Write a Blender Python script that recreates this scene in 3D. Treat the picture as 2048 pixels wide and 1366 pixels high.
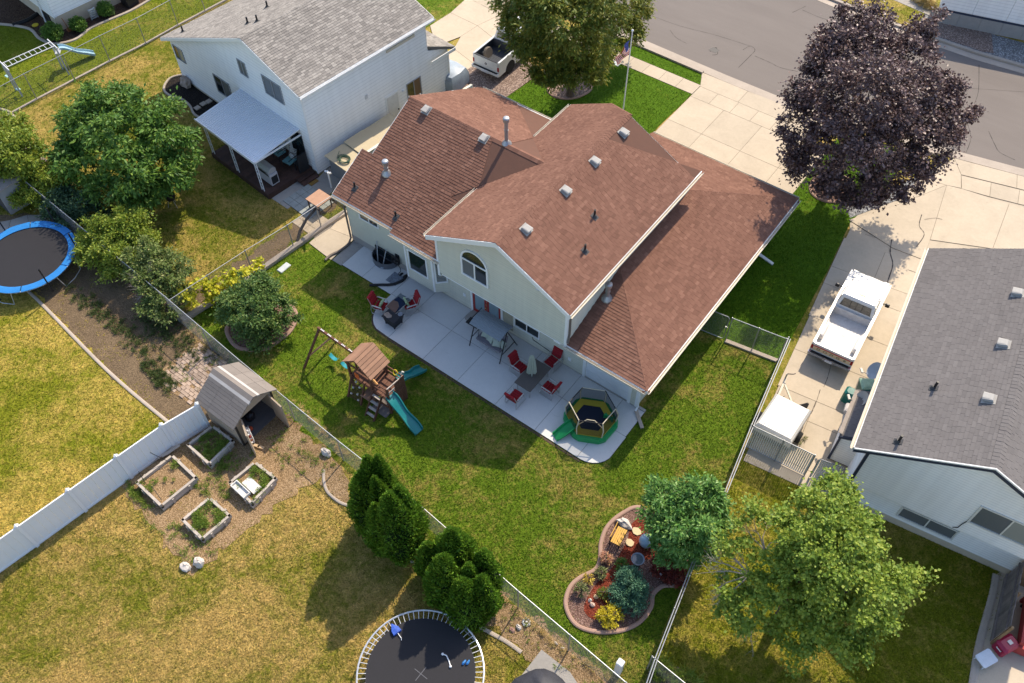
import bpy, math, random
import numpy as np
from mathutils import Vector, Matrix
random.seed(7); RNG = np.random.default_rng(7)
C = bpy.context.scene.collection
for o in list(bpy.data.objects): bpy.data.objects.remove(o)
R_ = math.radians; PI = math.pi

# ---------------------------------------------------------------- camera, sky, sun, exposure
F_PX, PITCH, ROLL, YAW, HCAM = 1727.724, R_(52.931), R_(-0.6164), R_(-37.4425), 33.0
fwd = Vector((math.cos(PITCH)*math.sin(YAW), math.cos(PITCH)*math.cos(YAW), -math.sin(PITCH)))
rgt = Vector((math.cos(YAW), -math.sin(YAW), 0)); upv = rgt.cross(fwd)
r2 = rgt*math.cos(ROLL)+upv*math.sin(ROLL); u2 = -rgt*math.sin(ROLL)+upv*math.cos(ROLL)
rgt, upv = r2, u2
cam = bpy.data.cameras.new('camera'); camo = bpy.data.objects.new('camera', cam); C.objects.link(camo)
camo.matrix_world = Matrix(((rgt.x, upv.x, -fwd.x, 0), (rgt.y, upv.y, -fwd.y, 0), (rgt.z, upv.z, -fwd.z, HCAM), (0, 0, 0, 1)))
cam.sensor_width = 36; cam.lens = F_PX/2048*36; cam.clip_end = 2000; cam.clip_start = .5
bpy.context.scene.camera = camo
SUN_EL, SUN_AZ = R_(46.8), Vector((-0.087, 0.996))           # direction towards the sun
world = bpy.data.worlds.new('World'); bpy.context.scene.world = world; world.use_nodes = True
wn = world.node_tree; sky = wn.nodes.new('ShaderNodeTexSky'); sky.sky_type = 'NISHITA'; sky.sun_disc = False
sky.sun_elevation = SUN_EL; sky.sun_rotation = math.atan2(SUN_AZ.x, SUN_AZ.y); sky.altitude = 1400; sky.dust_density = 4.0; sky.ozone_density = 1.0
wn.links.new(sky.outputs[0], wn.nodes['Background'].inputs[0]); wn.nodes['Background'].inputs[1].default_value = 0.15
sl = bpy.data.lights.new('sun', 'SUN'); slo = bpy.data.objects.new('sun', sl); C.objects.link(slo)
sl.energy = 3.2; sl.angle = R_(0.6); sl.color = (1, .88, .70)
sd = Vector((SUN_AZ.x*math.cos(SUN_EL), SUN_AZ.y*math.cos(SUN_EL), math.sin(SUN_EL)))
slo.rotation_euler = sd.to_track_quat('Z', 'Y').to_euler(); slo.location = (0, 60, 60)
sc = bpy.context.scene; sc.view_settings.view_transform = 'Standard'; sc.view_settings.look = 'None'
sc.view_settings.exposure = 0.9; sc.view_settings.gamma = 1

def P(px, py, z=0.0):
    """point of the place at height z seen at photo position (px, py): a survey of the site from the photograph"""
    d = rgt*((px-1024)/F_PX) - upv*((py-683)/F_PX) + fwd
    t = (z-HCAM)/d.z
    return Vector((d.x*t, d.y*t, z))
def PP(pts, z=0.0): return [P(x, y, z) for x, y in pts]

# ---------------------------------------------------------------- materials
MATS = {}
def _n(nt, kind, **kw):
    n = nt.nodes.new('ShaderNode'+kind)
    for k, v in kw.items():
        if k in n.inputs: n.inputs[k].default_value = v
        else: setattr(n, k, v)
    return n
def ramp(nt, fac, stops):
    r = nt.nodes.new('ShaderNodeValToRGB'); e = r.color_ramp.elements
    while len(e) < len(stops): e.new(.5)
    for el, (p, c) in zip(e, stops): el.position = p; el.color = (*c, 1)
    nt.links.new(fac, r.inputs[0]); return r.outputs[0]
def mixc(nt, fac, a, b, mode='MIX'):
    m = nt.nodes.new('ShaderNodeMix'); m.data_type = 'RGBA'; m.blend_type = mode
    for i, v in ((0, fac), (6, a), (7, b)):
        if hasattr(v, 'links'): nt.links.new(v, m.inputs[i])
        else: m.inputs[i].default_value = v if not isinstance(v, tuple) else (*v, 1)
    return m.outputs[2]
def noise(nt, scale, detail=4, rough=.6, vec=None, dist=0):
    n = _n(nt, 'TexNoise', Scale=scale, Detail=detail, Roughness=rough, Distortion=dist)
    if vec is not None: nt.links.new(vec, n.inputs['Vector'])
    return n.outputs[0]
def coords(nt, scale=None, kind='Object'):
    t = nt.nodes.new('ShaderNodeTexCoord').outputs[kind]
    if scale:
        m = nt.nodes.new('ShaderNodeMapping'); nt.links.new(t, m.inputs[0]); m.inputs['Scale'].default_value = scale; return m.outputs[0]
    return t
def math_(nt, op, a, b=None, clamp=False):
    m = nt.nodes.new('ShaderNodeMath'); m.operation = op; m.use_clamp = clamp
    for i, v in ((0, a), (1, b)):
        if v is None: continue
        if hasattr(v, 'links'): nt.links.new(v, m.inputs[i])
        else: m.inputs[i].default_value = v
    return m.outputs[0]
def newmat(name, rough=.8, metallic=0, spec=.3):
    m = bpy.data.materials.new(name); m.use_nodes = True; nt = m.node_tree; b = nt.nodes['Principled BSDF']
    b.inputs['Roughness'].default_value = rough; b.inputs['Metallic'].default_value = metallic
    b.inputs['Specular IOR Level'].default_value = spec; MATS[name] = m
    return m, nt, b
def bump(nt, b, h, strength=.3, dist=.02):
    n = _n(nt, 'Bump', Strength=strength, Distance=dist); nt.links.new(h, n.inputs['Height']); nt.links.new(n.outputs[0], b.inputs['Normal'])
def M(name, col, rough=.7, var=.12, scale=4, metallic=0, spec=.3, bmp=0, dirt=None, stretch=None, island=0, laps=0):
    """plain paint, wood, stone, fabric: base colour with fine and broad variation"""
    if name in MATS: return MATS[name]
    m, nt, b = newmat(name, rough, metallic, spec)
    v = coords(nt, stretch)
    n1 = noise(nt, scale, 5, .65, v); n2 = noise(nt, scale*9, 3, .6, v)
    c = ramp(nt, n1, [(.3, tuple(x*(1-var) for x in col)), (.7, tuple(min(1, x*(1+var)) for x in col))])
    c = mixc(nt, .35, c, ramp(nt, n2, [(.3, tuple(x*(1-var*1.6) for x in col)), (.7, tuple(min(1, x*(1+var)) for x in col))]))
    if dirt: c = mixc(nt, ramp(nt, noise(nt, scale*.6, 6, .7, v), [(.52, (0, 0, 0)), (.75, (.7, .7, .7))]), c, dirt)
    if island:
        g = nt.nodes.new('ShaderNodeNewGeometry').outputs['Random Per Island']; oi = nt.nodes.new('ShaderNodeObjectInfo').outputs['Random']
        r = math_(nt, 'FRACT', math_(nt, 'ADD', g, oi))
        c = mixc(nt, 1.0, c, ramp(nt, r, [(0, (1-island,)*3), (1, (1+island*.4,)*3)]), 'MULTIPLY')
    if laps:  # dark line at each lap: grime and lap shade painted into the colour
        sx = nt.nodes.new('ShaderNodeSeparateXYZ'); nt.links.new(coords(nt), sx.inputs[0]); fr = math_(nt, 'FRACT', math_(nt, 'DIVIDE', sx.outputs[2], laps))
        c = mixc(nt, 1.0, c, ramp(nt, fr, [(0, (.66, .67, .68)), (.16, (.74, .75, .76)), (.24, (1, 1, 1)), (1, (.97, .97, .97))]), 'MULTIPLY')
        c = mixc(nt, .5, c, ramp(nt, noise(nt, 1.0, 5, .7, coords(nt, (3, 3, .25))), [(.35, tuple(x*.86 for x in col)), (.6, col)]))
    nt.links.new(c, b.inputs['Base Color'])
    if bmp: bump(nt, b, n2, bmp, .01)
    rr = math_(nt, 'MULTIPLY_ADD', n1, .2); rr.node.inputs[2].default_value = rough-.1; nt.links.new(rr, b.inputs['Roughness'])
    return m
def leafmat(name, cols, trans=.25, rough=.5):
    if name in MATS: return MATS[name]
    m, nt, b = newmat(name, rough, 0, .25)
    g = nt.nodes.new('ShaderNodeNewGeometry').outputs['Random Per Island']
    n = noise(nt, 1.5, 3, .6, coords(nt))
    f = math_(nt, 'ADD', math_(nt, 'MULTIPLY', g, .52), math_(nt, 'MULTIPLY', n, .55))
    c = ramp(nt, f, [(i/(len(cols)-1)*.7+.15, cc) for i, cc in enumerate(cols)])
    nt.links.new(c, b.inputs['Base Color'])
    t = nt.nodes.new('ShaderNodeBsdfTranslucent'); nt.links.new(mixc(nt, .5, c, tuple(min(1, x*1.6) for x in cols[-1])), t.inputs[0])
    mx = nt.nodes.new('ShaderNodeMixShader'); mx.inputs[0].default_value = trans
    out = nt.nodes['Material Output']
    nt.links.new(b.outputs[0], mx.inputs[1]); nt.links.new(t.outputs[0], mx.inputs[2]); nt.links.new(mx.outputs[0], out.inputs[0])
    return m

# ---------------------------------------------------------------- mesh builder
class MB:
    def __init__(s): s.v = []; s.f = []
    def add(s, verts, faces):
        o = len(s.v); s.v += [tuple(v) for v in verts]; s.f += [tuple(i+o for i in f) for f in faces]; return s
    def hexa(s, b, t):
        """eight corners: bottom ring b, top ring t"""
        n = len(b)
        return s.add(list(b)+list(t), [tuple(range(n-1, -1, -1)), tuple(range(n, 2*n))]+[(i, (i+1) % n, n+(i+1) % n, n+i) for i in range(n)])
    def box(s, c, d, rz=0, M4=None):
        x, y, z = d[0]/2, d[1]/2, d[2]/2; cr, sr = math.cos(rz), math.sin(rz)
        pts = []
        for zz in (-z, z):
            for a, b in ((-x, -y), (x, -y), (x, y), (-x, y)):
                p = Vector((c[0]+a*cr-b*sr, c[1]+a*sr+b*cr, c[2]+zz)); pts.append(M4 @ p if M4 else p)
        return s.hexa(pts[:4], pts[4:])
    def bb(s, a, b):
        return s.box([(a[i]+b[i])/2 for i in range(3)], [abs(b[i]-a[i]) for i in range(3)])
    def bevbox(s, a, b, r=.03):
        """box with chamfered vertical and top edges"""
        x0, y0, z0 = [min(a[i], b[i]) for i in range(3)]; x1, y1, z1 = [max(a[i], b[i]) for i in range(3)]
        def ring(e, z, k): return [(x0+e+k, y0+e, z), (x1-e-k, y0+e, z), (x1-e, y0+e+k, z), (x1-e, y1-e-k, z), (x1-e-k, y1-e, z), (x0+e+k, y1-e, z), (x0+e, y1-e-k, z), (x0+e, y0+e+k, z)]
        return s.loft([ring(r*.6, z0, r), ring(0, z0+r*.6, r), ring(0, z1-r, r), ring(r, z1, r)])
    def loft(s, rings, cap=True, closed=True):
        n = len(rings[0]); vs = [p for r in rings for p in r]; fs = []
        for k in range(len(rings)-1):
            for i in range(n if closed else n-1):
                j = (i+1) % n; fs.append((k*n+i, k*n+j, (k+1)*n+j, (k+1)*n+i))
        if cap: fs += [tuple(range(n-1, -1, -1)), tuple(range((len(rings)-1)*n, len(rings)*n))]
        return s.add(vs, fs)
    def prism(s, poly, z0, z1):
        poly = [(p[0], p[1]) for p in poly]
        a = sum(poly[i][0]*poly[(i+1) % len(poly)][1]-poly[(i+1) % len(poly)][0]*poly[i][1] for i in range(len(poly)))
        if a < 0: poly = poly[::-1]
        return s.hexa([(x, y, z0) for x, y in poly], [(x, y, z1) for x, y in poly])
    def slab(s, pts, n, t):
        """flat polygon thickened by t along -n"""
        n = Vector(n).normalized()
        return s.hexa([Vector(p)-n*t for p in pts], [Vector(p) for p in pts])
    def bar(s, a, b, w, h=None, up=(0, 0, 1)):
        a, b = Vector(a), Vector(b); d = (b-a).normalized(); u = Vector(up)
        if abs(d.dot(u)) > .99: u = Vector((0, 1, 0))
        x = d.cross(u).normalized(); y = x.cross(d); h = h or w
        r = lambda p: [p-x*w/2-y*h/2, p+x*w/2-y*h/2, p+x*w/2+y*h/2, p-x*w/2+y*h/2]
        return s.hexa(r(a), r(b))
    def tube(s, pts, r, n=8, cap=True, closed=False):
        pts = [Vector(p) for p in pts]; rs = r if hasattr(r, '__len__') else [r]*len(pts); rings = []; x = None
        N = len(pts)
        for i, p in enumerate(pts):
            if closed: d = pts[(i+1) % N]-pts[i-1]
            else: d = pts[min(i+1, N-1)]-pts[max(i-1, 0)]
            d.normalize()
            if x is None:
                x = d.orthogonal().normalized()
            else:
                x = x-d*x.dot(d); x = x.normalized() if x.length > 1e-6 else d.orthogonal().normalized()
            y = d.cross(x)
            rings.append([p+(x*math.cos(2*PI*k/n)+y*math.sin(2*PI*k/n))*rs[i] for k in range(n)])
        if closed: rings.append(rings[0]); cap = False
        return s.loft(rings, cap)
    def lathe(s, prof, c=(0, 0, 0), n=16, sx=1, sy=1):
        rings = [[(c[0]+r*sx*math.cos(2*PI*k/n), c[1]+r*sy*math.sin(2*PI*k/n), c[2]+z) for k in range(n)] for r, z in prof]
        return s.loft(rings)
    def blob(s, c, r, seed=0, n=8, m=6, rough=.15, flat=None):
        rr = random.Random(seed); rings = []
        rx, ry, rz = r if hasattr(r, '__len__') else (r, r, r)
        for j in range(m+1):
            t = PI*(j/m)*.96+.04*PI*.5; ring = []
            for k in range(n):
                q = 1+rr.uniform(-rough, rough); a = 2*PI*k/n+rr.uniform(-.1, .1)
                z = -math.cos(t)*rz*q
                if flat is not None: z = max(z, -flat*rz)
                ring.append((c[0]+rx*q*math.sin(t)*math.cos(a), c[1]+ry*q*math.sin(t)*math.sin(a), c[2]+z))
            rings.append(ring)
        return s.loft(rings)
    def obj(s, name, mat, parent=None, world=True, smooth=False, **props):
        me = bpy.data.meshes.new(name)
        vs = s.v
        if parent is not None and world:
            inv = parent['_m'] if False else PINV[parent.name]
            vs = [tuple(inv @ Vector(v)) for v in vs]
        me.from_pydata(vs, [], s.f); me.materials.append(mat)
        if smooth:
            me.polygons.foreach_set('use_smooth', [True]*len(me.polygons))
            try: me.set_sharp_from_angle(angle=R_(38))
            except Exception: pass
        o = bpy.data.objects.new(name, me); C.objects.link(o)
        if parent is not None: o.parent = parent; PINV[o.name] = PINV[parent.name]
        for k, v in props.items(): o[k] = v
        return o
PINV = {}
def thing(name, label, cat, loc=(0, 0, 0), rz=0, group=None):
    """an empty at the base of a thing; parents its parts"""
    o = bpy.data.objects.new(name, None); C.objects.link(o); o.empty_display_size = .2
    o.location = loc; o.rotation_euler = (0, 0, rz); o['label'] = label; o['category'] = cat
    if group: o['group'] = group
    PINV[o.name] = (Matrix.Translation(Vector(loc)) @ Matrix.Rotation(rz, 4, 'Z')).inverted()
    return o
def tag(o, label, cat, group=None):
    o['label'] = label; o['category'] = cat
    if group: o['group'] = group
    return o
def single(name, mb, mat, label, cat, loc, rz=0, group=None, smooth=False):
    """a thing that is one mesh, built in world coordinates round its base point"""
    inv = (Matrix.Translation(Vector(loc)) @ Matrix.Rotation(rz, 4, 'Z')).inverted()
    mb.v = [tuple(inv @ Vector(v)) for v in mb.v]
    o = mb.obj(name, mat, None, smooth=smooth); o.location = loc; o.rotation_euler = (0, 0, rz)
    PINV[o.name] = inv
    return tag(o, label, cat, group)
def struct(name, mb, mat, parent=None, **k):
    o = mb.obj(name, mat, parent, **k); o['kind'] = 'structure'; PINV.setdefault(o.name, Matrix.Identity(4)); return o
def copy_tree(src, loc, rz=0, label=None, group=None, parent=None):
    c = src.copy(); C.objects.link(c)
    if parent is None: c.location = loc; c.rotation_euler = (0, 0, rz)
    else: c.parent = parent
    if label: c['label'] = label
    if group: c['group'] = group
    for ch in list(src.children): copy_tree(ch, None, parent=c)
    return c
def frame(loc, rz):
    """local -> world"""
    m = Matrix.Translation(Vector(loc)) @ Matrix.Rotation(rz, 4, 'Z')
    return lambda x, y, z=0: m @ Vector((x, y, z))

def clip(poly, a, b, c):
    """keep part of 2d polygon where a*x+b*y<=c"""
    out = []
    for i in range(len(poly)):
        p, q = poly[i], poly[(i+1) % len(poly)]
        dp, dq = a*p[0]+b*p[1]-c, a*q[0]+b*q[1]-c
        if dp <= 0: out.append(p)
        if dp*dq < 0:
            t = dp/(dp-dq); out.append((p[0]+(q[0]-p[0])*t, p[1]+(q[1]-p[1])*t))
    return out
def clip_convex(poly, conv):
    for i in range(len(conv)):
        p, q = conv[i], conv[(i+1) % len(conv)]
        a, b = (q[1]-p[1]), -(q[0]-p[0])
        poly = clip(poly, a, b, a*p[0]+b*p[1])
        if len(poly) < 3: return []
    return poly
def plane_frame(pts):
    """origin, u (along first edge), v, n for a flat polygon wound anticlockwise seen from outside"""
    p = [Vector(q) for q in pts]; u = (p[1]-p[0]).normalized()
    n = Vector((0, 0, 0))
    for i in range(len(p)): n += (p[i]-p[0]).cross(p[(i+1) % len(p)]-p[0])
    n.normalize(); v = n.cross(u)
    return p[0], u, v, n
TAB = {}
def shingles(house, planes, mat, expo=.145, wid=(.2, .3), thick=.016, cap=300, seed=1):
    """real shingles on every roof plane: the ones nearest the camera as parts, the rest joined"""
    rr = random.Random(seed); items = []
    for pts in planes:
        o, u, v, n = plane_frame(pts)
        uv = [((Vector(q)-o).dot(u), (Vector(q)-o).dot(v)) for q in pts]
        u0, u1 = min(q[0] for q in uv), max(q[0] for q in uv); v1 = max(q[1] for q in uv)
        k = 0; y = min(q[1] for q in uv)
        while y < v1:
            x = u0-rr.uniform(0, wid[1])
            while x < u1:
                w = rr.uniform(*wid); g = .004
                cell = clip_convex([(x+g, y), (x+w-g, y), (x+w-g, y+expo*1.02), (x+g, y+expo*1.02)], uv)
                if len(cell) >= 3:
                    ar = sum(cell[i][0]*cell[(i+1) % len(cell)][1]-cell[(i+1) % len(cell)][0]*cell[i][1] for i in range(len(cell)))/2
                    if ar > .002:
                        t0 = thick*rr.uniform(.7, 1.35)
                        top = [o+u*a+v*b+n*(.012+t0*(1-(b-y)/expo)) for a, b in cell]
                        bot = [o+u*a+v*b+n*.002 for a, b in cell]
                        c = sum(top, Vector())/len(top)
                        items.append(((c-Vector((0, 0, HCAM))).length if ar > .02 else 999, top, bot))
                x += w
            y += expo; k += 1
    items.sort(key=lambda t: t[0])
    def put(mb, top, bot):
        m = len(top); mb.add(bot+top, [tuple(range(m, 2*m))]+[(i, (i+1) % m, m+(i+1) % m, m+i) for i in range(m)])
    for d, top, bot in items[:cap]:
        mb = MB(); put(mb, top, bot); mb.obj('shingle', mat, house)
    mb = MB()
    for d, top, bot in items[cap:]: put(mb, top, bot)
    mb.obj('shingles', mat, house, kind='stuff')
def lap(pts, expo=.11, lip=.026):
    """lapped siding boards on a flat convex wall polygon (first edge along the bottom)"""
    o, u, v, n = plane_frame(pts); uv = [((Vector(q)-o).dot(u), (Vector(q)-o).dot(v)) for q in pts]
    mb = MB(); y = min(q[1] for q in uv); v1 = max(q[1] for q in uv)
    mb.slab([Vector(q)-n*.03 for q in pts], n, .1)
    while y < v1:
        c = clip(clip(uv, 0, -1, -y), 0, 1, y+expo)
        if len(c) >= 3:
            top = [o+u*a+v*b+n*(.004+lip*(1-(b-y)/expo)) for a, b in c]; bot = [o+u*a+v*b-n*.035 for a, b in c]; m = len(c)
            mb.add(bot+top, [tuple(range(m, 2*m))]+[(i, (i+1) % m, m+(i+1) % m, m+i) for i in range(m)])
        y += expo
    return mb
def ridge_caps(a, b, house, mat, w=.17, step=.16, seed=3):
    """row of bent cap shingles along a ridge or hip"""
    a, b = Vector(a), Vector(b); d = (b-a); L = d.length; d.normalize(); rr = random.Random(seed)
    s = d.cross(Vector((0, 0, 1))).normalized(); mb = MB(); k = 0; up = s.cross(d)
    if up.z < 0: up = -up
    while k*step < L-.02:
        p, q = a+d*(k*step), a+d*min(L, (k+1)*step+.02); h = rr.uniform(.014, .02)
        ring = lambda c, e: [c+s*w-up*(.085-e), c+up*e, c-s*w-up*(.085-e), c-s*w-up*(.12), c-up*.03, c+s*w-up*.12]
        mb.loft([ring(p, h+.012), ring(q, h)]); k += 1
    return mb.obj('ridge_cap', mat, house)

def window(house, fr, a, b, z0, z1, frame_m, glass_m, depth=.05, mull=1, fw=.07, name='window', axis='x', out=-1, off=0, blind=None):
    """window on a wall of a local frame: spans a..b along axis at wall offset off, facing out"""
    def pt(s, d, z): return fr(s, off+out*d, z) if axis == 'x' else fr(off+out*d, s, z)
    def barr(mb, s0, s1, y0, y1, d0, d1):
        p = [pt(s0, d0, y0), pt(s1, d0, y0), pt(s1, d1, y0), pt(s0, d1, y0)]; q = [Vector((v.x, v.y, v.z+(y1-y0))) for v in p]; mb.hexa(p, q)
    mb = MB()
    barr(mb, a-fw, b+fw, z0-fw, z0, 0, depth+.01); barr(mb, a-fw, b+fw, z1, z1+fw, 0, depth)
    barr(mb, a-fw, a, z0, z1, 0, depth); barr(mb, b, b+fw, z0, z1, 0, depth)
    w = mb.obj(name, frame_m, house)
    for k in range(mull):
        x = a+(b-a)*(k+1)/(mull+1); m2 = MB(); barr(m2, x-.025, x+.025, z0, z1, .01, depth-.005); m2.obj('mullion', frame_m, w)
    for k in range(mull+1):
        s0, s1 = a+(b-a)*k/(mull+1), a+(b-a)*(k+1)/(mull+1); m3 = MB(); barr(m3, s0+.02, s1-.02, z0, z1, .012, .022); m3.obj('pane', glass_m if not (blind and k in blind[1]) else blind[0], w)
    return w
# ---------------------------------------------------------------- materials of the setting
def grassmat(name, green, green2, dry, amount, scale=.35, seed=0.0):
    m, nt, b = newmat(name, .9, 0, .1)
    v = coords(nt); mp = nt.nodes.new('ShaderNodeMapping'); mp.inputs['Location'].default_value = (seed, seed*1.7, 0); nt.links.new(v, mp.inputs[0]); v = mp.outputs[0]
    big = noise(nt, scale, 7, .72, v, .6); mid = noise(nt, 2.2, 6, .75, v, .8); clump = noise(nt, 6.5, 5, .8, v, 1.2); fine = noise(nt, 17, 4, .8, v, .6); vfine = noise(nt, 48, 2, .7, v)
    g = ramp(nt, clump, [(.32, green), (.66, green2)])
    f = math_(nt, 'ADD', math_(nt, 'MULTIPLY', big, .50), math_(nt, 'MULTIPLY', mid, .28))
    f = math_(nt, 'ADD', f, math_(nt, 'MULTIPLY', clump, .22))
    lo = .5+.15*(1-2*amount)
    mask = ramp(nt, f, [(lo-.06, (0, 0, 0)), (lo+.06, (1, 1, 1))])
    d2 = ramp(nt, clump, [(.3, tuple(x*.72 for x in dry)), (.55, dry), (.72, tuple(min(1, x*1.3) for x in dry))])
    c = mixc(nt, mask, g, d2)
    hi = tuple(min(1, x*1.35+.02) for x in dry)
    c = mixc(nt, math_(nt, 'MULTIPLY', ramp(nt, fine, [(.54, (0, 0, 0)), (.72, (1, 1, 1))]), .30), c, hi)
    lowc = tuple(x*.35 for x in green)
    c = mixc(nt, math_(nt, 'MULTIPLY', ramp(nt, fine, [(.30, (1, 1, 1)), (.47, (0, 0, 0))]), .72), c, lowc)
    c = mixc(nt, math_(nt, 'MULTIPLY', ramp(nt, clump, [(.28, (1, 1, 1)), (.44, (0, 0, 0))]), .35), c, lowc)
    c = mixc(nt, math_(nt, 'MULTIPLY', ramp(nt, vfine, [(.34, (1, 1, 1)), (.5, (0, 0, 0))]), .45), c, lowc)
    isl = nt.nodes.new('ShaderNodeNewGeometry').outputs['Random Per Island']; c = mixc(nt, 1.0, c, ramp(nt, isl, [(0, (.62, .66, .6)), (.5, (1, 1, 1)), (1, (1.5, 1.42, 1.3))]), 'MULTIPLY')
    nt.links.new(c, b.inputs['Base Color'])
    h = math_(nt, 'ADD', math_(nt, 'ADD', math_(nt, 'MULTIPLY', fine, .7), math_(nt, 'MULTIPLY', vfine, .3)), clump); bump(nt, b, h, 1.0, .06)
    return m
def soilmat(name, cols, scale=1.2, chip=30, bmp=.8):
    m, nt, b = newmat(name, .95, 0, .1); v = coords(nt)
    big = noise(nt, scale, 6, .7, v, .3); vo = nt.nodes.new('ShaderNodeTexVoronoi'); vo.inputs['Scale'].default_value = chip; nt.links.new(v, vo.inputs['Vector'])
    f = math_(nt, 'ADD', math_(nt, 'MULTIPLY', big, .55), math_(nt, 'MULTIPLY', vo.outputs['Color'], .45))
    c = ramp(nt, f, [(i/(len(cols)-1)*.6+.2, cc) for i, cc in enumerate(cols)])
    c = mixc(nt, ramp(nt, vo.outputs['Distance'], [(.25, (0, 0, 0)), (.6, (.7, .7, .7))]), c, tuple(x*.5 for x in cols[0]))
    nt.links.new(c, b.inputs['Base Color']); bump(nt, b, vo.outputs['Distance'], bmp, .03); return m
def concmat(name, col, dirt=.25, bmp=.15):
    m, nt, b = newmat(name, .88, 0, .2); v = coords(nt)
    n1 = noise(nt, .7, 6, .7, v, .5); n2 = noise(nt, 6, 5, .7, v); n3 = noise(nt, 60, 2, .6, v)
    oi = nt.nodes.new('ShaderNodeObjectInfo').outputs['Random']
    c = ramp(nt, n1, [(.3, tuple(x*(1-dirt) for x in col)), (.62, col), (.8, tuple(min(1, x*1.08) for x in col))])
    c = mixc(nt, .3, c, ramp(nt, n2, [(.3, tuple(x*(1-dirt) for x in col)), (.6, col)]))
    c = mixc(nt, .25, c, ramp(nt, n3, [(.3, tuple(x*.7 for x in col)), (.7, tuple(min(1, x*1.15) for x in col))]))
    c = mixc(nt, 1.0, c, ramp(nt, oi, [(0, (.93, .93, .93)), (1, (1.04, 1.03, 1.02))]), 'MULTIPLY')
    st = noise(nt, 1.1, 7, .78, v, 1.5); c = mixc(nt, math_(nt, 'MULTIPLY', ramp(nt, st, [(.60, (0, 0, 0)), (.72, (1, 1, 1))]), .32), c, tuple(x*.45 for x in col))
    nt.links.new(c, b.inputs['Base Color']); bump(nt, b, n3, bmp, .005); return m
G_BACK = grassmat('grass_back', (.068, .145, .008), (.145, .215, .013), (.40, .285, .085), .34, .30, 3)
G_FRONT = grassmat('grass_front', (.055, .135, .005), (.095, .180, .007), (.2, .19, .025), .06, .3, 9)
G_DRY = grassmat('grass_dry', (.14, .175, .013), (.235, .225, .024), (.54, .37, .12), .53, .26, 17)
G_WEST = grassmat('grass_west', (.15, .195, .010), (.265, .26, .018), (.58, .42, .10), .48, .17, 28)
G_NEIGH = grassmat('grass_neighbour', (.10, .145, .009), (.185, .19, .016), (.48, .33, .10), .42, .22, 41)
G_EAST = grassmat('grass_east', (.135, .18, .008), (.24, .235, .015), (.48, .36, .085), .40, .3, 55)
G_NW = grassmat('grass_northwest', (.10, .16, .006), (.19, .215, .013), (.38, .30, .07), .25, .3, 66)
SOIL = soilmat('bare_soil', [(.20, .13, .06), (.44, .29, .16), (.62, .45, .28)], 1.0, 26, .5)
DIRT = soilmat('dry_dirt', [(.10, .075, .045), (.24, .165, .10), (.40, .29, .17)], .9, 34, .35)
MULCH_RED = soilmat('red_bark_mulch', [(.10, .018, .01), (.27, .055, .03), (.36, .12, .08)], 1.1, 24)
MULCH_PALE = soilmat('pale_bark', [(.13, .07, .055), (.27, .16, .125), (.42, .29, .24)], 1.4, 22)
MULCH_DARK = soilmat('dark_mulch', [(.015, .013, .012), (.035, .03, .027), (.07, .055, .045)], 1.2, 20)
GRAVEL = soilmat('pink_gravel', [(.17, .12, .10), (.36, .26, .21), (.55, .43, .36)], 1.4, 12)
GRAVEL_GREY = soilmat('grey_gravel', [(.16, .16, .16), (.34, .34, .34), (.52, .52, .52)], 1.4, 11)
CONC = concmat('concrete_warm', (.53, .445, .335)); CONC_P = concmat('concrete_patio', (.66, .65, .62), .12); CONC_G = concmat('concrete_grey', (.40, .37, .33), .3)
KERB = concmat('concrete_kerb', (.46, .39, .32), .3); KERB_PINK = concmat('edging_pink', (.40, .26, .20), .25)
JOINT = M('joint_dirt', (.12, .10, .075), .95)
# asphalt with cracks and faint tyre bands
m, nt, b = newmat('asphalt', .9, 0, .2); v = coords(nt)
a1 = noise(nt, .15, 5, .6, v); a2 = noise(nt, 40, 3, .7, v); a3 = noise(nt, .5, 4, .7, coords(nt, (.25, 1.6, 1)))
c = ramp(nt, a1, [(.3, (.155, .133, .118)), (.7, (.20, .175, .155))]); c = mixc(nt, .45, c, ramp(nt, a3, [(.35, (.145, .125, .112)), (.65, (.205, .178, .158))]))
c = mixc(nt, .4, c, ramp(nt, a2, [(.3, (.115, .10, .09)), (.7, (.25, .215, .19))]))
nt.links.new(c, b.inputs['Base Color']); bump(nt, b, a2, .3, .01); ASPH = m

# ---------------------------------------------------------------- ground sheets
def sheet(name, pts, z, mat, th=.03):
    mb = MB(); mb.prism(pts, z-th, z); return struct(name, mb, mat)
LAWNS = []
def lawn(pts, z, mat, dens=1.0): LAWNS.append((pts, z, mat, dens)); return sheet('lawn', pts, z, mat)
def smooth(pts, n=6, closed=True):
    out = []; N = len(pts)
    for i in range(N if closed else N-1):
        p0, p1, p2, p3 = [Vector(pts[k % N] if closed else pts[max(0, min(N-1, k))]) for k in (i-1, i, i+1, i+2)]
        for j in range(n):
            t = j/n; out.append(.5*((2*p1)+(p2-p0)*t+(2*p0-5*p1+4*p2-p3)*t*t+(3*p1-p0-3*p2+p3)*t**3))
    if not closed: out.append(Vector(pts[-1]))
    return out
def ragged(pts, step=.35, amp=.22, seed=1):
    rr_ = random.Random(seed); out = []
    for i in range(len(pts)):
        a, b_ = Vector(pts[i][:2]), Vector(pts[(i+1) % len(pts)][:2]); n = max(1, int((b_-a).length/step)); out += [a.lerp(b_, k/n)+Vector((rr_.uniform(-amp, amp), rr_.uniform(-amp, amp))) for k in range(n)]
    return out
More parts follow.
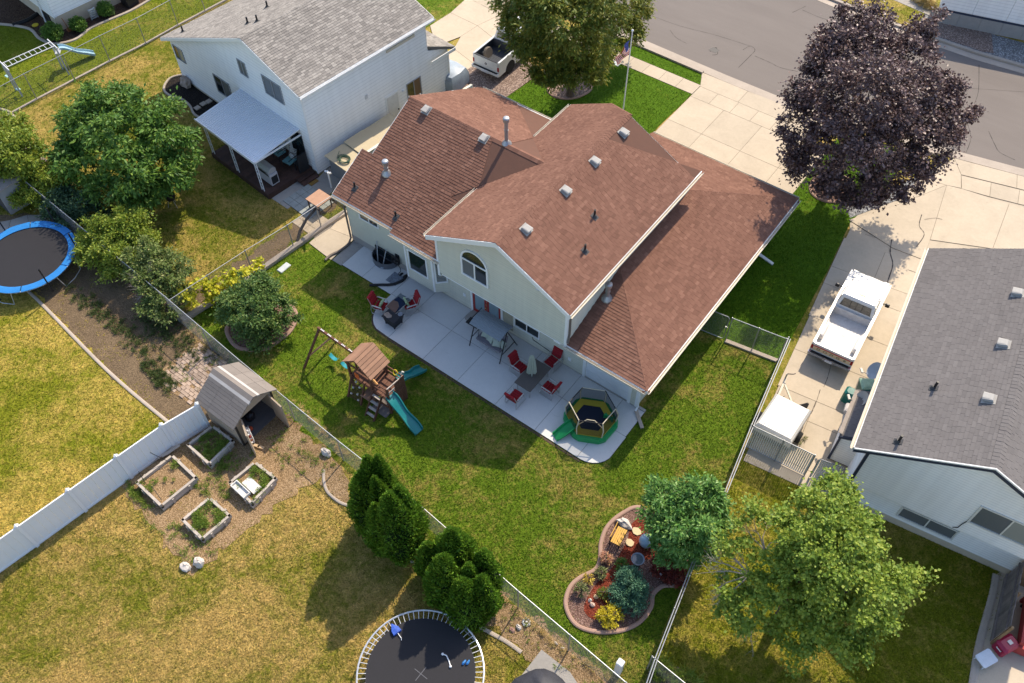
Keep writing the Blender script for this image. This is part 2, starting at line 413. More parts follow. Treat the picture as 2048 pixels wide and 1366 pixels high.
def edging(name, pts, mat, w=.14, h=.1, closed=True, z=0):
    """cast edging running along a curve"""
    pts = [Vector((p[0], p[1], 0)) for p in pts]; N = len(pts); rings = []
    for i in range(N):
        d = (pts[(i+1) % N]-pts[i-1]) if closed else (pts[min(i+1, N-1)]-pts[max(0, i-1)])
        s = Vector((-d.y, d.x, 0)).normalized()*w/2; p = pts[i]
        rings.append([p-s+Vector((0, 0, z-.05)), p+s+Vector((0, 0, z-.05)), p+s*.95+Vector((0, 0, z+h*.7)), p+s*.45+Vector((0, 0, z+h)), p-s*.45+Vector((0, 0, z+h)), p-s*.95+Vector((0, 0, z+h*.7))])
    if closed: rings.append(rings[0])
    mb = MB(); mb.loft(rings, not closed); return struct(name, mb, mat)
def inset(poly, g):
    n = len(poly); a = sum(poly[i][0]*poly[(i+1) % n][1]-poly[(i+1) % n][0]*poly[i][1] for i in range(n))
    if a < 0: poly = poly[::-1]
    out = []
    for i in range(n):
        p, q, r = Vector(poly[i-1][:2]), Vector(poly[i][:2]), Vector(poly[(i+1) % n][:2])
        d1, d2 = (q-p).normalized(), (r-q).normalized(); n1, n2 = Vector((-d1.y, d1.x)), Vector((-d2.y, d2.x))
        bis = n1+n2; k = g/max(.35, bis.length_squared/2) if bis.length > .01 else 0
        out.append(q+bis*.5*2*k*.5)
    return out
def slabs(name, polys, z, mat, gap=.03, base=True, piece='slab'):
    """paved surface: a joint bed with every slab a piece of its own"""
    mb = MB()
    for p in polys: mb.prism(p, z-.12, z-.012)
    root = struct(name, mb, JOINT)
    for p in polys:
        q = inset(p, gap/2); k = MB(); k.loft([[(a.x, a.y, z-.06) for a in q], [(a.x, a.y, z-.006) for a in q], [(a.x, a.y, z) for a in inset(q, .008)]]); k.obj(piece, mat, root)
    return root
def grid(xs, ys): return [[(xs[i], ys[j]), (xs[i+1], ys[j]), (xs[i+1], ys[j+1]), (xs[i], ys[j+1])] for i in range(len(xs)-1) for j in range(len(ys)-1)]

mb = MB(); mb.add([(-400, -300, -.03), (400, -300, -.03), (400, 500, -.03), (-400, 500, -.03)], [(0, 1, 2, 3)]); struct('ground', mb, G_DRY)
FA, FB = P(335, 598, 0), P(1290, 1400, 0)      # line of the rear fence (top rail seen a little higher)
# lawns
FY = lambda x: 10.55-(x+29.4)*.068             # rear fence line y at x
lawn([(-45, -16), (12, -16), (2, 8.1), (-1, 9.2), (-30, 11.3), (-45, 12)], -.012, G_DRY)
lawn([(-60, -14), (-25.9, -14), (-24.7, -2.3), (-23.84, 4.2), (-23.05, 7.8), (-29.2, 8.6), (-36, 9), (-60, 9)], -.008, G_WEST)
lawn([(-42, 9.4), (-29.4, 10.4), (-28.1, 18), (-27.4, 22.5), (-29, 24), (-31, 26), (-44, 28), (-49.0, 28), (-49.9, 13)], -.004, G_NEIGH)
lawn([(-80, 5), (-49.9, 12), (-49.2, 22), (-48.8, 28), (-47, 48), (-80, 48)], -.001, G_NW)
lawn([(-29.2, 10.9), (-1.2, 8.9), (-2.2, 12), (-3.6, 21.2), (-4.4, 26.4), (-8.3, 25.8), (-8.2, 20.3), (-27.6, 20.3), (-28.3, 16)], .003, G_BACK)
lawn([(-27, 30.5), (-26.3, 37.8), (-25.5, 41.4), (-17.72, 41.4), (-17.9, 30.5)], .012, G_FRONT)
lawn([(-26, 42.55), (-25.5, 44), (-18.35, 43.85), (-17.72, 42.55)], .012, G_FRONT)
lawn([(-8.6, 25.7), (-4.4, 26.3), (-5.0, 33), (-5.5, 37), (-5.0, 40), (-5, 44), (-8.8, 44), (-9.2, 38.5)], .006, G_FRONT)
lawn([(-3.4, 21.2), (.4, 21.6), (2.5, 21.6), (8.2, 22.3), (7.6, 11), (2, 2), (-1, 8.3), (-1.9, 10.6), (-2.6, 14.5)], .006, G_EAST)
lawn([(-40.5, 36), (-35.4, 37), (-34, 44), (-42, 44)], .0, G_BACK)
EB = frame((-3.2, 20.6, 0), R_(7.5)); sheet('driveway_bed', [tuple(EB(x, y)[:2]) for x, y in ((0, .1), (4.4, .1), (4.4, 16), (0, 16))], .004, CONC); sheet('driveway_bed', PP([(1700, 425), (1870, 340), (1910, 316), (2150, 385), (2150, 560), (1850, 540), (1700, 500)]), -.001, CONC)
# street and kerbs
near = [(-60, 44.5), (-30, 44.5), (-23.3, 44.5), (-17, 44.35), (-13.7, 44.35), (-9, 44.7), (-2.9, 45.85), (.6, 46.6), (12, 49.5), (40, 58)]
far = [(60, 69), (20, 60.5), (6, 57.4), (-2.2, 55.45), (-5.2, 55.1), (-10.6, 55.0), (-15.8, 55.4), (-22, 56), (-60, 57)]
sheet('street', near+far, .0, ASPH)
def offset_line(pts, d):
    out = []
    for i, p in enumerate(pts):
        a = Vector(pts[min(i+1, len(pts)-1)])-Vector(pts[max(i-1, 0)]); n = Vector((-a.y, a.x)).normalized(); out.append((p[0]+n.x*d, p[1]+n.y*d))
    return out
def strip(name, line, d0, d1, z, mat, th=.12, seg=None):
    a, b_ = offset_line(line, d0), offset_line(line, d1); mb = MB()
    for i in range(len(line)-1):
        mb.hexa([(*a[i], z-th), (*a[i+1], z-th), (*b_[i+1], z-th), (*b_[i], z-th)], [(*a[i], z), (*a[i+1], z), (*b_[i+1], z), (*b_[i], z)])
    return struct(name, mb, mat)
def dense(pts, step):
    out = []
    for i in range(len(pts)-1):
        a, b_ = Vector(pts[i]), Vector(pts[i+1]); n = max(1, int((b_-a).length/step)); out += [tuple(a.lerp(b_, k/n)) for k in range(n)]
    return out+[pts[-1]]
strip('gutter', near, -.62, .02, .012, KERB)
strip('kerb', [p for p in near if p[0] <= -18.2]+[(-18.2, 44.4)], -.85, -.62, .13, KERB); strip('kerb', [(-7.6, 44.95), (-6.2, 45.2), (-5, 45.42), (-3.9, 45.65)], -.85, -.62, .10, KERB)
strip('gutter', far, -.55, .02, .012, KERB); strip('kerb', far, -.8, -.55, .14, KERB)
strip('kerb_bed', far, -3.2, -.8, .10, GRAVEL_GREY)
lawn([(-30, 57.6), (-30, 56.6), (-15.8, 56.3), (-10.6, 55.9), (-9.3, 55.9), (-9.6, 58.6), (-20, 59.2)], .125, G_DRY)
sheet('gravel_bed', [(-9.2, 55.95), (-5, 56.05), (-4.4, 56.3), (-5.2, 58.3), (-9.4, 57.5)], .125, GRAVEL)
# asphalt cracks: thin sunken tar lines
mb = MB(); rr = random.Random(5)
def crack(pts, w=.03, z=0):
    pts = smooth([P(x, y)+Vector((0, 0, z)) for x, y in pts], 5, False)
    for i in range(len(pts)-1):
        a, b_ = pts[i], pts[i+1]; n = Vector((-(b_-a).y, (b_-a).x, 0)).normalized()*w*rr.uniform(.3, .8)
        mb.add([a-n+Vector((0, 0, .004)), b_-n+Vector((0, 0, .004)), b_+n+Vector((0, 0, .004)), a+n+Vector((0, 0, .004))], [(0, 1, 2, 3)])
crack([(1477, 135), (1500, 112), (1510, 100), (1500, 92), (1486, 100)]); crack([(1510, 112), (1540, 125), (1560, 135), (1595, 143)]); crack([(1420, 103), (1432, 95), (1435, 108), (1425, 110)], .05)
crack([(1300, 30), (1360, 52), (1430, 70), (1500, 92)], .018); crack([(1620, 60), (1680, 90), (1720, 120)], .018); crack([(1340, 60), (1352, 75), (1375, 88)], .02); crack([(1950, 205), (1935, 240), (1942, 275), (1930, 310)], .025); crack([(1605, 20), (1640, 35), (1665, 42)]); crack([(1977, 262), (1990, 290), (2000, 305), (2030, 320)]); crack([(1958, 130), (1957, 180), (1950, 205)]); crack([(1585, 25), (1600, 18), (1612, 12)]); crack([(1900, 175), (1960, 178), (2048, 184)], .02)
struct('street_cracks', mb, M('crack_tar', (.07, .06, .055), .9))
mb = MB(); mb.prism([P(1428, 100)+Vector((a, b_, 0)) for a, b_ in ((-.3, -.2), (.25, -.25), (.3, .2), (-.2, .25))], 0, .006); struct('street_patch', mb, M('tar_patch', (.11, .1, .09)))
# pavement, driveways, patio
slabs('sidewalk', grid([-45+1.18*k for k in range(24)][0:0]+[-34.5+1.2*k for k in range(15)], [41.42, 42.5]), .035, CONC)
dx = [-17.68, -15.4, -12.9, -10.5, -8.9]
slabs('driveway', grid([-17.68, -15.4, -12.9, -10.5, -8.9], [30.4, 33.2, 35.9, 38.5, 41.2])+grid([-17.68, -16.43, -15.03, -13.7, -12.4, -11.1, -9.8], [41.2, 42.38])+[[(-17.68, 42.38), (-15.1, 42.38), (-15.1, 43.7), (-18.3, 43.7)], [(-15.1, 42.38), (-12.4, 42.38), (-12.4, 43.8), (-15.1, 43.7)], [(-12.4, 42.38), (-9.8, 42.38), (-9, 44.05), (-12.4, 43.8)]], .03, CONC)
pts = PP([(1700, 430), (1830, 378), (1897, 338), (1920, 318), (2048, 352), (2200, 400), (2200, 560), (1870, 520), (1850, 560), (1790, 900), (1690, 960), (1480, 905)])
R = lambda *a: [tuple(P(*q)[:2]) for q in a]
drv = [R((1710, 440), (1760, 415), (1860, 366), (1790, 530), (1777, 527), (1676, 492)), R((1860, 366), (1920, 378), (1893, 432), (1850, 560), (1790, 530)), R((1676, 492), (1777, 527), (1762, 559), (1660, 527)), R((1660, 527), (1762, 559), (1745, 592), (1640, 590)), R((1777, 527), (1838, 546), (1810, 600), (1757, 572)), R((1640, 590), (1745, 592), (1810, 600), (1790, 640), (1705, 615), (1624, 589)),
       R((1624, 589), (1705, 615), (1800, 650), (1770, 750), (1690, 712), (1587, 668)), R((1587, 668), (1690, 712), (1770, 750), (1745, 790), (1660, 750), (1569, 709)), R((1569, 709), (1745, 790), (1735, 830), (1690, 796), (1558, 751)), R((1558, 751), (1690, 796), (1640, 778), (1610, 850), (1520, 830)),
       R((1640, 778), (1735, 815), (1725, 900), (1690, 890), (1612, 866)), R((1520, 830), (1612, 866), (1690, 892), (1660, 930), (1490, 880))]
# the east driveway as straight rows of slabs in the neighbour's own direction
E = frame((-3.2, 20.6, 0), R_(7.5)); EE = lambda x, y: tuple(E(x, y)[:2])
er = []
for y0, y1 in ((0, .9), (.9, 3.3), (3.3, 4.5), (4.5, 6.9), (6.9, 9.2), (9.2, 11.6), (11.6, 12.9), (12.9, 15.2)):
    if y0 in (.9, 3.3): er += [[EE(0, y0), EE(1.75, y0), EE(1.75, y1), EE(0, y1)], [EE(1.75, y0), EE(4.1, y0), EE(4.1, y1), EE(1.75, y1)]]
    elif y0 >= 9.2: er += [[EE(-.1, y0), EE(2.05, y0), EE(2.05, y1), EE(-.1, y1)], [EE(2.05, y0), EE(4.1, y0), EE(4.1, y1), EE(2.05, y1)]]
    else: er += [[EE(-.05, y0), EE(4.1, y0), EE(4.1, y1), EE(-.05, y1)]]
er += [[tuple(q) for q in p_] for p_ in (
    R((1697, 440), (1790, 412), (1893, 371), (1860, 480), (1846, 520), (1786, 497)), R((1893, 371), (1923, 378), (2018, 408), (1985, 498), (1860, 480)), R((2018, 408), (2190, 450), (2190, 530), (1985, 498)),
    R((1840, 353), (1862, 362), (1893, 371), (1790, 412)), R((1922, 351), (1982, 366), (1979, 394), (1923, 378)), R((1982, 366), (2039, 381), (2035, 408), (1979, 394)), R((2039, 381), (2190, 420), (2190, 445), (2035, 408)),
    R((1908, 317), (2034, 350), (2033, 377), (1922, 350)), R((2034, 350), (2190, 392), (2190, 416), (2033, 377)), R((1875, 338), (1908, 317), (1922, 350), (1922, 377), (1893, 371), (1862, 362)))]
slabs('driveway', er, .03, CONC)
sheet('gravel_bed', R((1700, 436), (1690, 412), (1770, 385), (1860, 340), (1905, 316), (1870, 338), (1855, 362), (1790, 402)), .02, GRAVEL_GREY)
px = [-21.75, -20.05, -17.88, -15.8, -13.6, -11.37, -9.1, -7.95]
polys = [q for q in grid(px, [18.55, 20.15]) if True]+grid(px[1:-1], [16.42, 18.55])
arc1 = [(-20.05, 16.42)]+[(-20.55+1.2*math.cos(t)*.98, 17.62+1.2*math.sin(t)) for t in [R_(-92-14*k) for k in range(1, 7)]]+[(-21.75, 17.7), (-21.75, 18.55), (-20.05, 18.55)]
arc2 = [(-9.1, 18.55), (-9.1, 16.42)]+[(-8.95+1.05*math.cos(t), 17.45+1.03*math.sin(t)) for t in [R_(-88+15*k) for k in range(0, 6)]]+[(-7.92, 18.55)]
slabs('patio', polys+[arc1, arc2]+[[(-25.1, 18.5), (-23.7, 18.5), (-23.7, 20.15), (-25.1, 20.15)], [(-23.7, 18.5), (-21.75, 18.5), (-21.75, 20.15), (-23.7, 20.15)]], .06, CONC_P)
slabs('path', [R((618, 487), (662, 521), (710, 478), (652, 455)), R((652, 455), (710, 478), (709, 440), (697, 428)), R((697, 428), (709, 440), (715, 400), (705, 395))], .04, CONC)
sheet('path', [(-25.75, 18.45), (-25.12, 18.45), (-25.12, 20.14), (-25.8, 20.14)], .035, CONC_G)
edging('patio_edge', arc1[:-2]+[], M('edge_soil', (.09, .06, .045), .95), .16, .03, False)
edging('patio_edge', [(-20.05, 16.36), (-8.9, 16.34)], M('edge_soil', (.09, .06, .045), .95), .12, .02, False)
slabs('driveway', [R((860, 52), (901, 26), (955, 52), (921, 74), (872, 93)), R((901, 26), (935, -5), (1000, 30), (955, 52)), R((955, 52), (1000, 30), (1060, 70), (1010, 95)), R((921, 74), (955, 52), (1010, 95), (950, 130), (908, 98)), R((880, 115), (908, 98), (950, 130), (905, 160)), R((935, -5), (985, -40), (1060, 0), (1000, 30)), R((1000, 30), (1060, 0), (1120, 40), (1060, 70))], .03, CONC)
sheet('gravel_bed', R((905, 160), (950, 122), (1030, 105), (1085, 143), (1005, 200), (960, 220), (915, 190)), .018, GRAVEL)

# grass: short blades standing all over the lawns, thickest where the lawns are in view
def inside(poly, x, y):
    r = np.zeros(len(x), bool); n = len(poly)
    for i in range(n):
        (xa, ya), (xb, yb) = poly[i][:2], poly[i-1][:2]; k = ((ya > y) != (yb > y)); r ^= k & (x < (xb-xa)*(y-ya)/((yb-ya) if yb != ya else 1e-9)+xa)
    return r
def grass_blades(n):
    d = rgt; rng = np.random.default_rng(77); px, py = rng.uniform(-160, 2208, n), rng.uniform(-60, 1520, n)
    A = np.array([list(rgt), list(-upv), list(fwd)]); D = np.stack([(px-1024)/F_PX, (py-683)/F_PX, np.ones(n)], 1) @ A; t = -HCAM/D[:, 2]; X, Y = D[:, 0]*t, D[:, 1]*t
    top = np.full(n, -1); JX, JY = rng.normal(0, .13, n), rng.normal(0, .13, n)
    for k, (poly, z, mat, de) in enumerate(LAWNS): top[inside(poly, X, Y)] = k
    q = np.sin(X*1.9+.8*np.sin(Y*1.3))*np.sin(Y*2.3+.9*np.sin(X*1.1))+.7*np.sin(X*4.7+Y*1.3)*np.sin(Y*5.1-X*.7); soft = (q < .05) | (rng.random(n) < .72)
    for poly, s_ in HARD: m_ = inside(poly, X+JX, Y+JY); top[m_ & soft if s_ else m_] = -1
    for k, (poly, z, mat, de) in enumerate(LAWNS):
        m = top == k; x, y = X[m], Y[m]; N = len(x)
        if N < 10: continue
        a = rng.uniform(0, 6.28, N); h = .035+.05*rng.random(N); w = .012+.014*rng.random(N); lean = .04+.09*rng.random(N); b = a+rng.normal(1.57, .5, N)
        v = np.empty((N, 3, 3), np.float32); v[:, 0] = np.stack([x-np.cos(a)*w, y-np.sin(a)*w, np.full(N, z-.005)], 1); v[:, 1] = np.stack([x+np.cos(a)*w, y+np.sin(a)*w, np.full(N, z-.005)], 1); v[:, 2] = np.stack([x+np.cos(b)*lean, y+np.sin(b)*lean, z+h], 1)
        me = bpy.data.meshes.new('grass'); me.vertices.add(3*N); me.vertices.foreach_set('co', v.ravel()); me.loops.add(3*N); me.loops.foreach_set('vertex_index', np.arange(3*N, dtype=np.int32)); me.polygons.add(N); me.polygons.foreach_set('loop_start', np.arange(0, 3*N, 3, dtype=np.int32)); me.polygons.foreach_set('loop_total', np.full(N, 3, dtype=np.int32)); me.update(); me.materials.append(mat)
        o = bpy.data.objects.new('grass', me); C.objects.link(o); o['kind'] = 'stuff'; o['label'] = 'short lawn grass in the '+GRASS_AT[k]; o['category'] = 'grass'
GRASS_AT = ['south yard by the big trampoline', 'west yard above the vinyl fence', 'yard beside the white house', 'far northwest yard', 'back lawn round the play set', 'front lawn by the flagpole', 'verge strip by the street', 'side lawn between garage and driveway', 'east yard below the ivory house', 'lawn by the far driveway', 'verge across the street']
HARD = []
# ---------------------------------------------------------------- building materials
def shinglemat(name, cols):
    m, nt, b = newmat(name, .92, 0, .15)
    g = nt.nodes.new('ShaderNodeNewGeometry').outputs['Random Per Island']; oi = nt.nodes.new('ShaderNodeObjectInfo').outputs['Random']
    r = math_(nt, 'FRACT', math_(nt, 'ADD', g, oi)); n = noise(nt, 55, 3, .7, coords(nt)); n2 = noise(nt, .6, 4, .6, coords(nt))
    c = ramp(nt, r, [(i/(len(cols)-1), cc) for i, cc in enumerate(cols)])
    c = mixc(nt, .25, c, ramp(nt, n, [(.25, tuple(x*.45 for x in cols[1])), (.75, tuple(min(1, x*1.7) for x in cols[-1]))]))
    c = mixc(nt, .2, c, ramp(nt, n2, [(.35, tuple(x*.8 for x in cols[1])), (.65, cols[-1])]))
    nt.links.new(c, b.inputs['Base Color']); bump(nt, b, n, .25, .006); return m
ROOF_R = shinglemat('shingle_brown', [(.118, .057, .040), (.165, .081, .057), (.196, .10, .070), (.138, .067, .047), (.25, .131, .092)])
ROOF_G = shinglemat('shingle_grey', [(.13, .12, .11), (.23, .21, .19), (.37, .34, .305), (.18, .165, .15), (.30, .275, .245)])
ROOF_D = shinglemat('shingle_charcoal', [(.125, .115, .112), (.15, .138, .134), (.165, .152, .147), (.138, .126, .122), (.18, .166, .16)])
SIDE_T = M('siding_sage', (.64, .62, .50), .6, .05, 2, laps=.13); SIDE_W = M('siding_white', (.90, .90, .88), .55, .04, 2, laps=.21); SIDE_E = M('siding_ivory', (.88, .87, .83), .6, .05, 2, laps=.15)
TRIM = M('trim_white', (.82, .82, .80), .5, .04, 3); TRIM_D = M('trim_navy', (.03, .04, .07), .5, .1); FOUND = M('foundation_grey', (.36, .34, .31), .9, .12, 3, bmp=.3); FOUND_T = M('foundation_tan', (.52, .44, .33), .9, .12, 3, bmp=.3)
GUT = M('gutter_cream', (.62, .56, .46), .5, .15, 5); METAL = M('galvanised', (.40, .41, .42), .45, .12, 6, metallic=.75, spec=.5); VENT = M('vent_grey', (.36, .345, .32), .7, .12, 8); BLACK = M('black_plastic', (.018, .018, .02), .45, .2)
m, nt, b = newmat('window_glass', .06, 0, .8); b.inputs['Base Color'].default_value = (.012, .02, .024, 1); GLASS = m
m, nt, b = newmat('window_blind', .25, 0, .6); b.inputs['Base Color'].default_value = (.13, .14, .145, 1); BLIND = m
m, nt, b = newmat('window_pale', .25, 0, .6); b.inputs['Base Color'].default_value = (.28, .29, .26, 1); PALE = m

def plane_z(x, y, p, nrm): return p[2]-((x-p[0])*nrm[0]+(y-p[1])*nrm[1])/nrm[2]
def roof_deck(house, planes, mat, th=.16):
    for pts in planes:
        o, u, v, n = plane_frame(pts); mb = MB(); mb.slab([Vector(p) for p in pts], (0, 0, 1), th); mb.obj('roof', mat, house)
def fascia(house, a, b, mat, h=.2, w=.035, name='fascia', drop=.0):
    a, b = Vector(a), Vector(b); d = (b-a); s = Vector((d.y, -d.x, 0)).normalized()*w
    mb = MB(); z = Vector((0, 0, 1)); mb.hexa([a-z*h, b-z*h, b-z*h+s, a-z*h+s], [a-z*drop, b-z*drop, b-z*drop+s, a-z*drop+s]); return mb.obj(name, mat, house)
def gutter(house, a, b, mat, r=.06):
    """open half-round eaves gutter"""
    a, b = Vector(a), Vector(b); d = (b-a).normalized(); s = Vector((d.y, -d.x, 0)); z = Vector((0, 0, 1)); mb = MB()
    prof = [(0, 0), (0, -.11), (.03, -.13), (.10, -.12), (.125, -.05), (.125, .0), (.112, 0), (.112, -.05), (.09, -.105), (.035, -.115), (.015, -.1), (.015, 0)]
    mb.loft([[p+s*q[0]+z*(q[1]-.02) for q in prof] for p in (a, b)]); return mb.obj('gutter', mat, house)
def roof_vent(p, nrm, label, face, rz=None):
    """slant-backed box vent sitting on a roof slope; open side downhill"""
    n = Vector(nrm).normalized(); d = Vector((n.x, n.y, 0)).normalized(); s = d.cross(n).normalized(); dn = n.cross(s)*-1
    if dn.z > 0: dn = -dn
    t = thing('roof_vent', label, 'roof vent', tuple(p), 0, 'roof vents'); p = Vector(p)
    f = lambda a, b_, c: p+s*a*.88+dn*b_*.88+n*c*.9
    mb = MB(); mb.hexa([f(-.26, -.28, .03), f(.26, -.28, .03), f(.26, .26, .03), f(-.26, .26, .03)], [f(-.26, -.28, .04), f(.26, -.28, .04), f(.26, .26, .04), f(-.26, .26, .04)]); mb.obj('flange', VENT, t)
    mb = MB(); mb.loft([[f(-.19, -.2, .04), f(.19, -.2, .04), f(.19, .14, .04), f(-.19, .14, .04)], [f(-.21, -.22, .10), f(.21, -.22, .10), f(.21, .2, .17), f(-.21, .2, .17)], [f(-.17, -.18, .17), f(.17, -.18, .17), f(.2, .2, .24), f(-.2, .2, .24)], [f(-.12, -.1, .2), f(.12, -.1, .2), f(.14, .19, .27), f(-.14, .19, .27)]]); mb.obj('hood', VENT, t)
    mb = MB(); mb.hexa([f(-.17, .146, .05), f(.17, .146, .05), f(.17, .16, .05), f(-.17, .16, .05)], [f(-.17, .146, .15), f(.17, .146, .15), f(.17, .16, .15), f(-.17, .16, .15)]); mb.obj('louvre', BLACK, t)
    return t
def plumbing_vent(p, nrm, label, h=.42, group='plumbing vent pipes'):
    t = thing('vent_pipe', label, 'vent pipe', tuple(p), 0, group); n = Vector(nrm).normalized(); p = Vector(p)
    mb = MB(); q = p+n*.03; d = Vector((n.x, n.y, 0)).normalized(); s = d.cross(n); e = n.cross(s)
    mb.hexa([q+s*a*.17+e*b_*.2-n*.02 for a, b_ in ((-1, -1), (1, -1), (1, 1), (-1, 1))], [q+s*a*.14+e*b_*.17+n*.015 for a, b_ in ((-1, -1), (1, -1), (1, 1), (-1, 1))]); mb.tube([q, q+Vector((0, 0, .1))], [.12, .065], 10); mb.obj('flashing', M('flashing', (.06, .06, .062), .5), t)
    mb = MB(); mb.tube([p, p+Vector((0, 0, h))], .05, 10); mb.obj('pipe', BLACK, t); return t
def flue(p, label, h, r=.09, shoe=True):
    t = thing('flue', label, 'flue', tuple(p), 0, 'metal flues'); x, y, z = p
    mb = MB(); mb.lathe([(r+.17, -.06), (r+.15, .03), (r+.02, .16), (r+.01, .2)], p, 14); mb.obj('flashing', METAL, t, smooth=True)
    mb = MB(); mb.tube([(x, y, z), (x, y, z+h)], r, 14); mb.tube([(x, y, z+h*.6), (x, y, z+h*.6+.05)], r+.012, 14); mb.obj('pipe', METAL, t, smooth=True)
    mb = MB(); mb.lathe([(r+.02, h), (r+.06, h+.02), (r+.07, h+.2), (r+.03, h+.25), (.02, h+.27)], p, 14); mb.obj('cap', METAL, t, smooth=True)
    return t
def downpipe(house, pts, r=.045, mat=None):
    mb = MB(); mb.tube(pts, r, 6); return mb.obj('downspout', mat or GUT, house)

# ================================================================ the brown-roofed house
H1 = thing('house', 'sage sided house with a brown shingle roof and an arched gable window over the patio', 'house', (-15.4, 25, 0), 0)
I = lambda x, y, z=0: Vector((x, y, z))
ZR, XR = 7.25, -15.42; zm = lambda x: ZR-.5*abs(x-XR)                  # main roof
zl = lambda y: 6.36-.5*abs(y-25.05)                                    # left wing roof
XE0, XE1 = -19.38, -11.6; SE = 19.08
zg = lambda d: 2.75+.335*d
main_r = [I(XE1, SE, zm(XE1)), I(XE1, 29.95, zm(XE1)), I(-12.5, 29.3, zm(-12.5)), I(XR, 29.3, ZR), I(XR, SE, ZR)]
main_l = [I(XE0, 30.45, zm(XE0)), I(XE0, 27.15, zm(XE0)), I(XE0, SE, zm(XE0)), I(XR, SE, ZR), I(XR, 29.3, ZR), I(-17.1, 30.4, zm(-17.1))]
XV = -17.2                                                             # ridge of the wing meets the main slope
wb = [I(-26.0, 19.6, zl(19.6)), I(-22.05, 19.6, zl(19.6)), I(-22.05, 22.0, zl(22)), I(-26.0, 22.0, zl(22.0))]
wb2 = [I(-22.05, 19.38, zl(19.38)), I(-19.02, 19.38, zl(19.38)), I(-19.02, 22.0, zl(22)), I(-22.05, 22.0, zl(22.0))]
wb3 = [I(-25.32, 22.0, zl(22)), I(-19.02, 22.0, zl(22)), I(XE0, 22.93, zl(22.93)), I(XV, 25.05, 6.36), I(-25.32, 25.05, 6.36)]
wf = [I(-20.7, 30.62, zl(30.62)), I(-25.4, 30.62, zl(30.62)), I(-25.4, 25.05, 6.36), I(XV, 25.05, 6.36), I(XE0, 27.17, zl(27.17)), I(XE0, 30.62, zl(30.62))]
gr = [I(-7.78, 19.42, zg(0)), I(-7.78, 33.85, zg(0)), I(-11.95, 29.68, zg(4.17)), I(-11.95, 23.59, zg(4.17))]
gb = [I(-11.95, 19.42, zg(0)), I(-7.78, 19.42, zg(0)), I(-11.95, 23.59, zg(4.17))]
gf = [I(-7.78, 33.85, zg(0)), I(-16.3, 33.85, zg(0)), I(-16.3, 29.68, zg(4.17)), I(-11.95, 29.68, zg(4.17))]
planes1 = [main_r, main_l, wb, wb2, wb3, wf, gr, gb, gf]
roof_deck(H1, planes1, M('roof_deck', (.13, .065, .045), .9))
shingles(H1, planes1, ROOF_R, seed=11)
ridge_caps((XR, SE-.02, ZR), (XR, 29.3, ZR), H1, ROOF_R); ridge_caps((-25.35, 25.05, 6.36), (XV, 25.05, 6.36), H1, ROOF_R)
ridge_caps((-7.78, 19.42, zg(0)), (-11.95, 23.59, zg(4.17)), H1, ROOF_R); ridge_caps((-7.78, 33.85, zg(0)), (-11.95, 29.68, zg(4.17)), H1, ROOF_R); ridge_caps((-17.1, 30.4, zm(-17.1)), (XR, 29.3, ZR), H1, ROOF_R)
# rakes, fascias, gutters
for a, b_ in ((I(XE0, SE, zm(XE0)), I(XR, SE, ZR)), (I(XR, SE, ZR), I(XE1, SE, zm(XE1))), (I(XR, 29.3, ZR), I(-12.5, 29.3, zm(-12.5)))):
    fascia(H1, a, b_, TRIM, .26)
for a, b_ in ((I(XE1, SE, zm(XE1)), I(XE1, 29.95, zm(XE1))), (I(XE0, 30.45, zm(XE0)), I(XE0, 27.4, zm(XE0))), (I(XE0, 22.8, zm(XE0)), I(XE0, SE, zm(XE0)))):
    fascia(H1, a, b_, TRIM, .2); gutter(H1, a+I(.03 if a.x > -15 else -.03, 0, 0), b_+I(.03 if a.x > -15 else -.03, 0, 0), GUT)
for a, b_ in ((I(-26, 19.6, zl(19.6)), I(-22.05, 19.6, zl(19.6))), (I(-22.05, 19.38, zl(19.38)), I(-19.02, 19.38, zl(19.38))), (I(-11.95, 19.42, zg(0)), I(-7.78, 19.42, zg(0))), (I(-7.78, 19.42, zg(0)), I(-7.78, 33.85, zg(0))), (I(-7.78, 33.85, zg(0)), I(-16.3, 33.85, zg(0))), (I(-20.7, 30.62, zl(30.62)), I(-25.4, 30.62, zl(30.62)))):
    d = (b_-a).normalized(); s = Vector((d.y, -d.x, 0))*.037; fascia(H1, a, b_, TRIM, .2); gutter(H1, a+s, b_+s, GUT)
fascia(H1, I(-26, 22, zl(22)), I(-26, 19.6, zl(19.6)), TRIM, .2); fascia(H1, I(-25.32, 25.05, 6.36), I(-25.32, 22, zl(22)), TRIM, .2); fascia(H1, I(-25.4, 30.62, zl(30.62)), I(-25.4, 25.05, 6.36), TRIM, .2)
fascia(H1, I(-19.02, 19.38, zl(19.38)), I(-19.02, 20.2, zl(20.2)), TRIM, .2)
# walls
W1 = 20.15
def wall(house, pts, mat, expo=.11, name='wall'): return lap(pts, expo).obj(name, mat, house)
zb = .5
wall(H1, [I(-25.85, W1, zb), I(-18.9, W1, zb), I(-18.9, W1, zl(W1)-.1), I(-25.85, W1, zl(W1)-.1)], M('siding_sage_plain', (.60, .59, .48), .7, .05, 3, bmp=.2), .6)
mb = MB(); mb.bb((-25.87, W1-.03, -.1), (-19.9, W1+.2, zb)); mb.obj('foundation', FOUND, H1)
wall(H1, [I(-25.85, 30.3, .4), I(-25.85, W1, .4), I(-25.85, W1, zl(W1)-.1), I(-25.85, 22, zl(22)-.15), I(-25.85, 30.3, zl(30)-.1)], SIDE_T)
wall(H1, [I(-25.3, 28, 3.4), I(-25.3, 22.2, 3.4), I(-25.3, 22.2, zl(22.2)-.12), I(-25.3, 25.05, 6.2), I(-25.3, 28, zl(28)-.12)], SIDE_T)
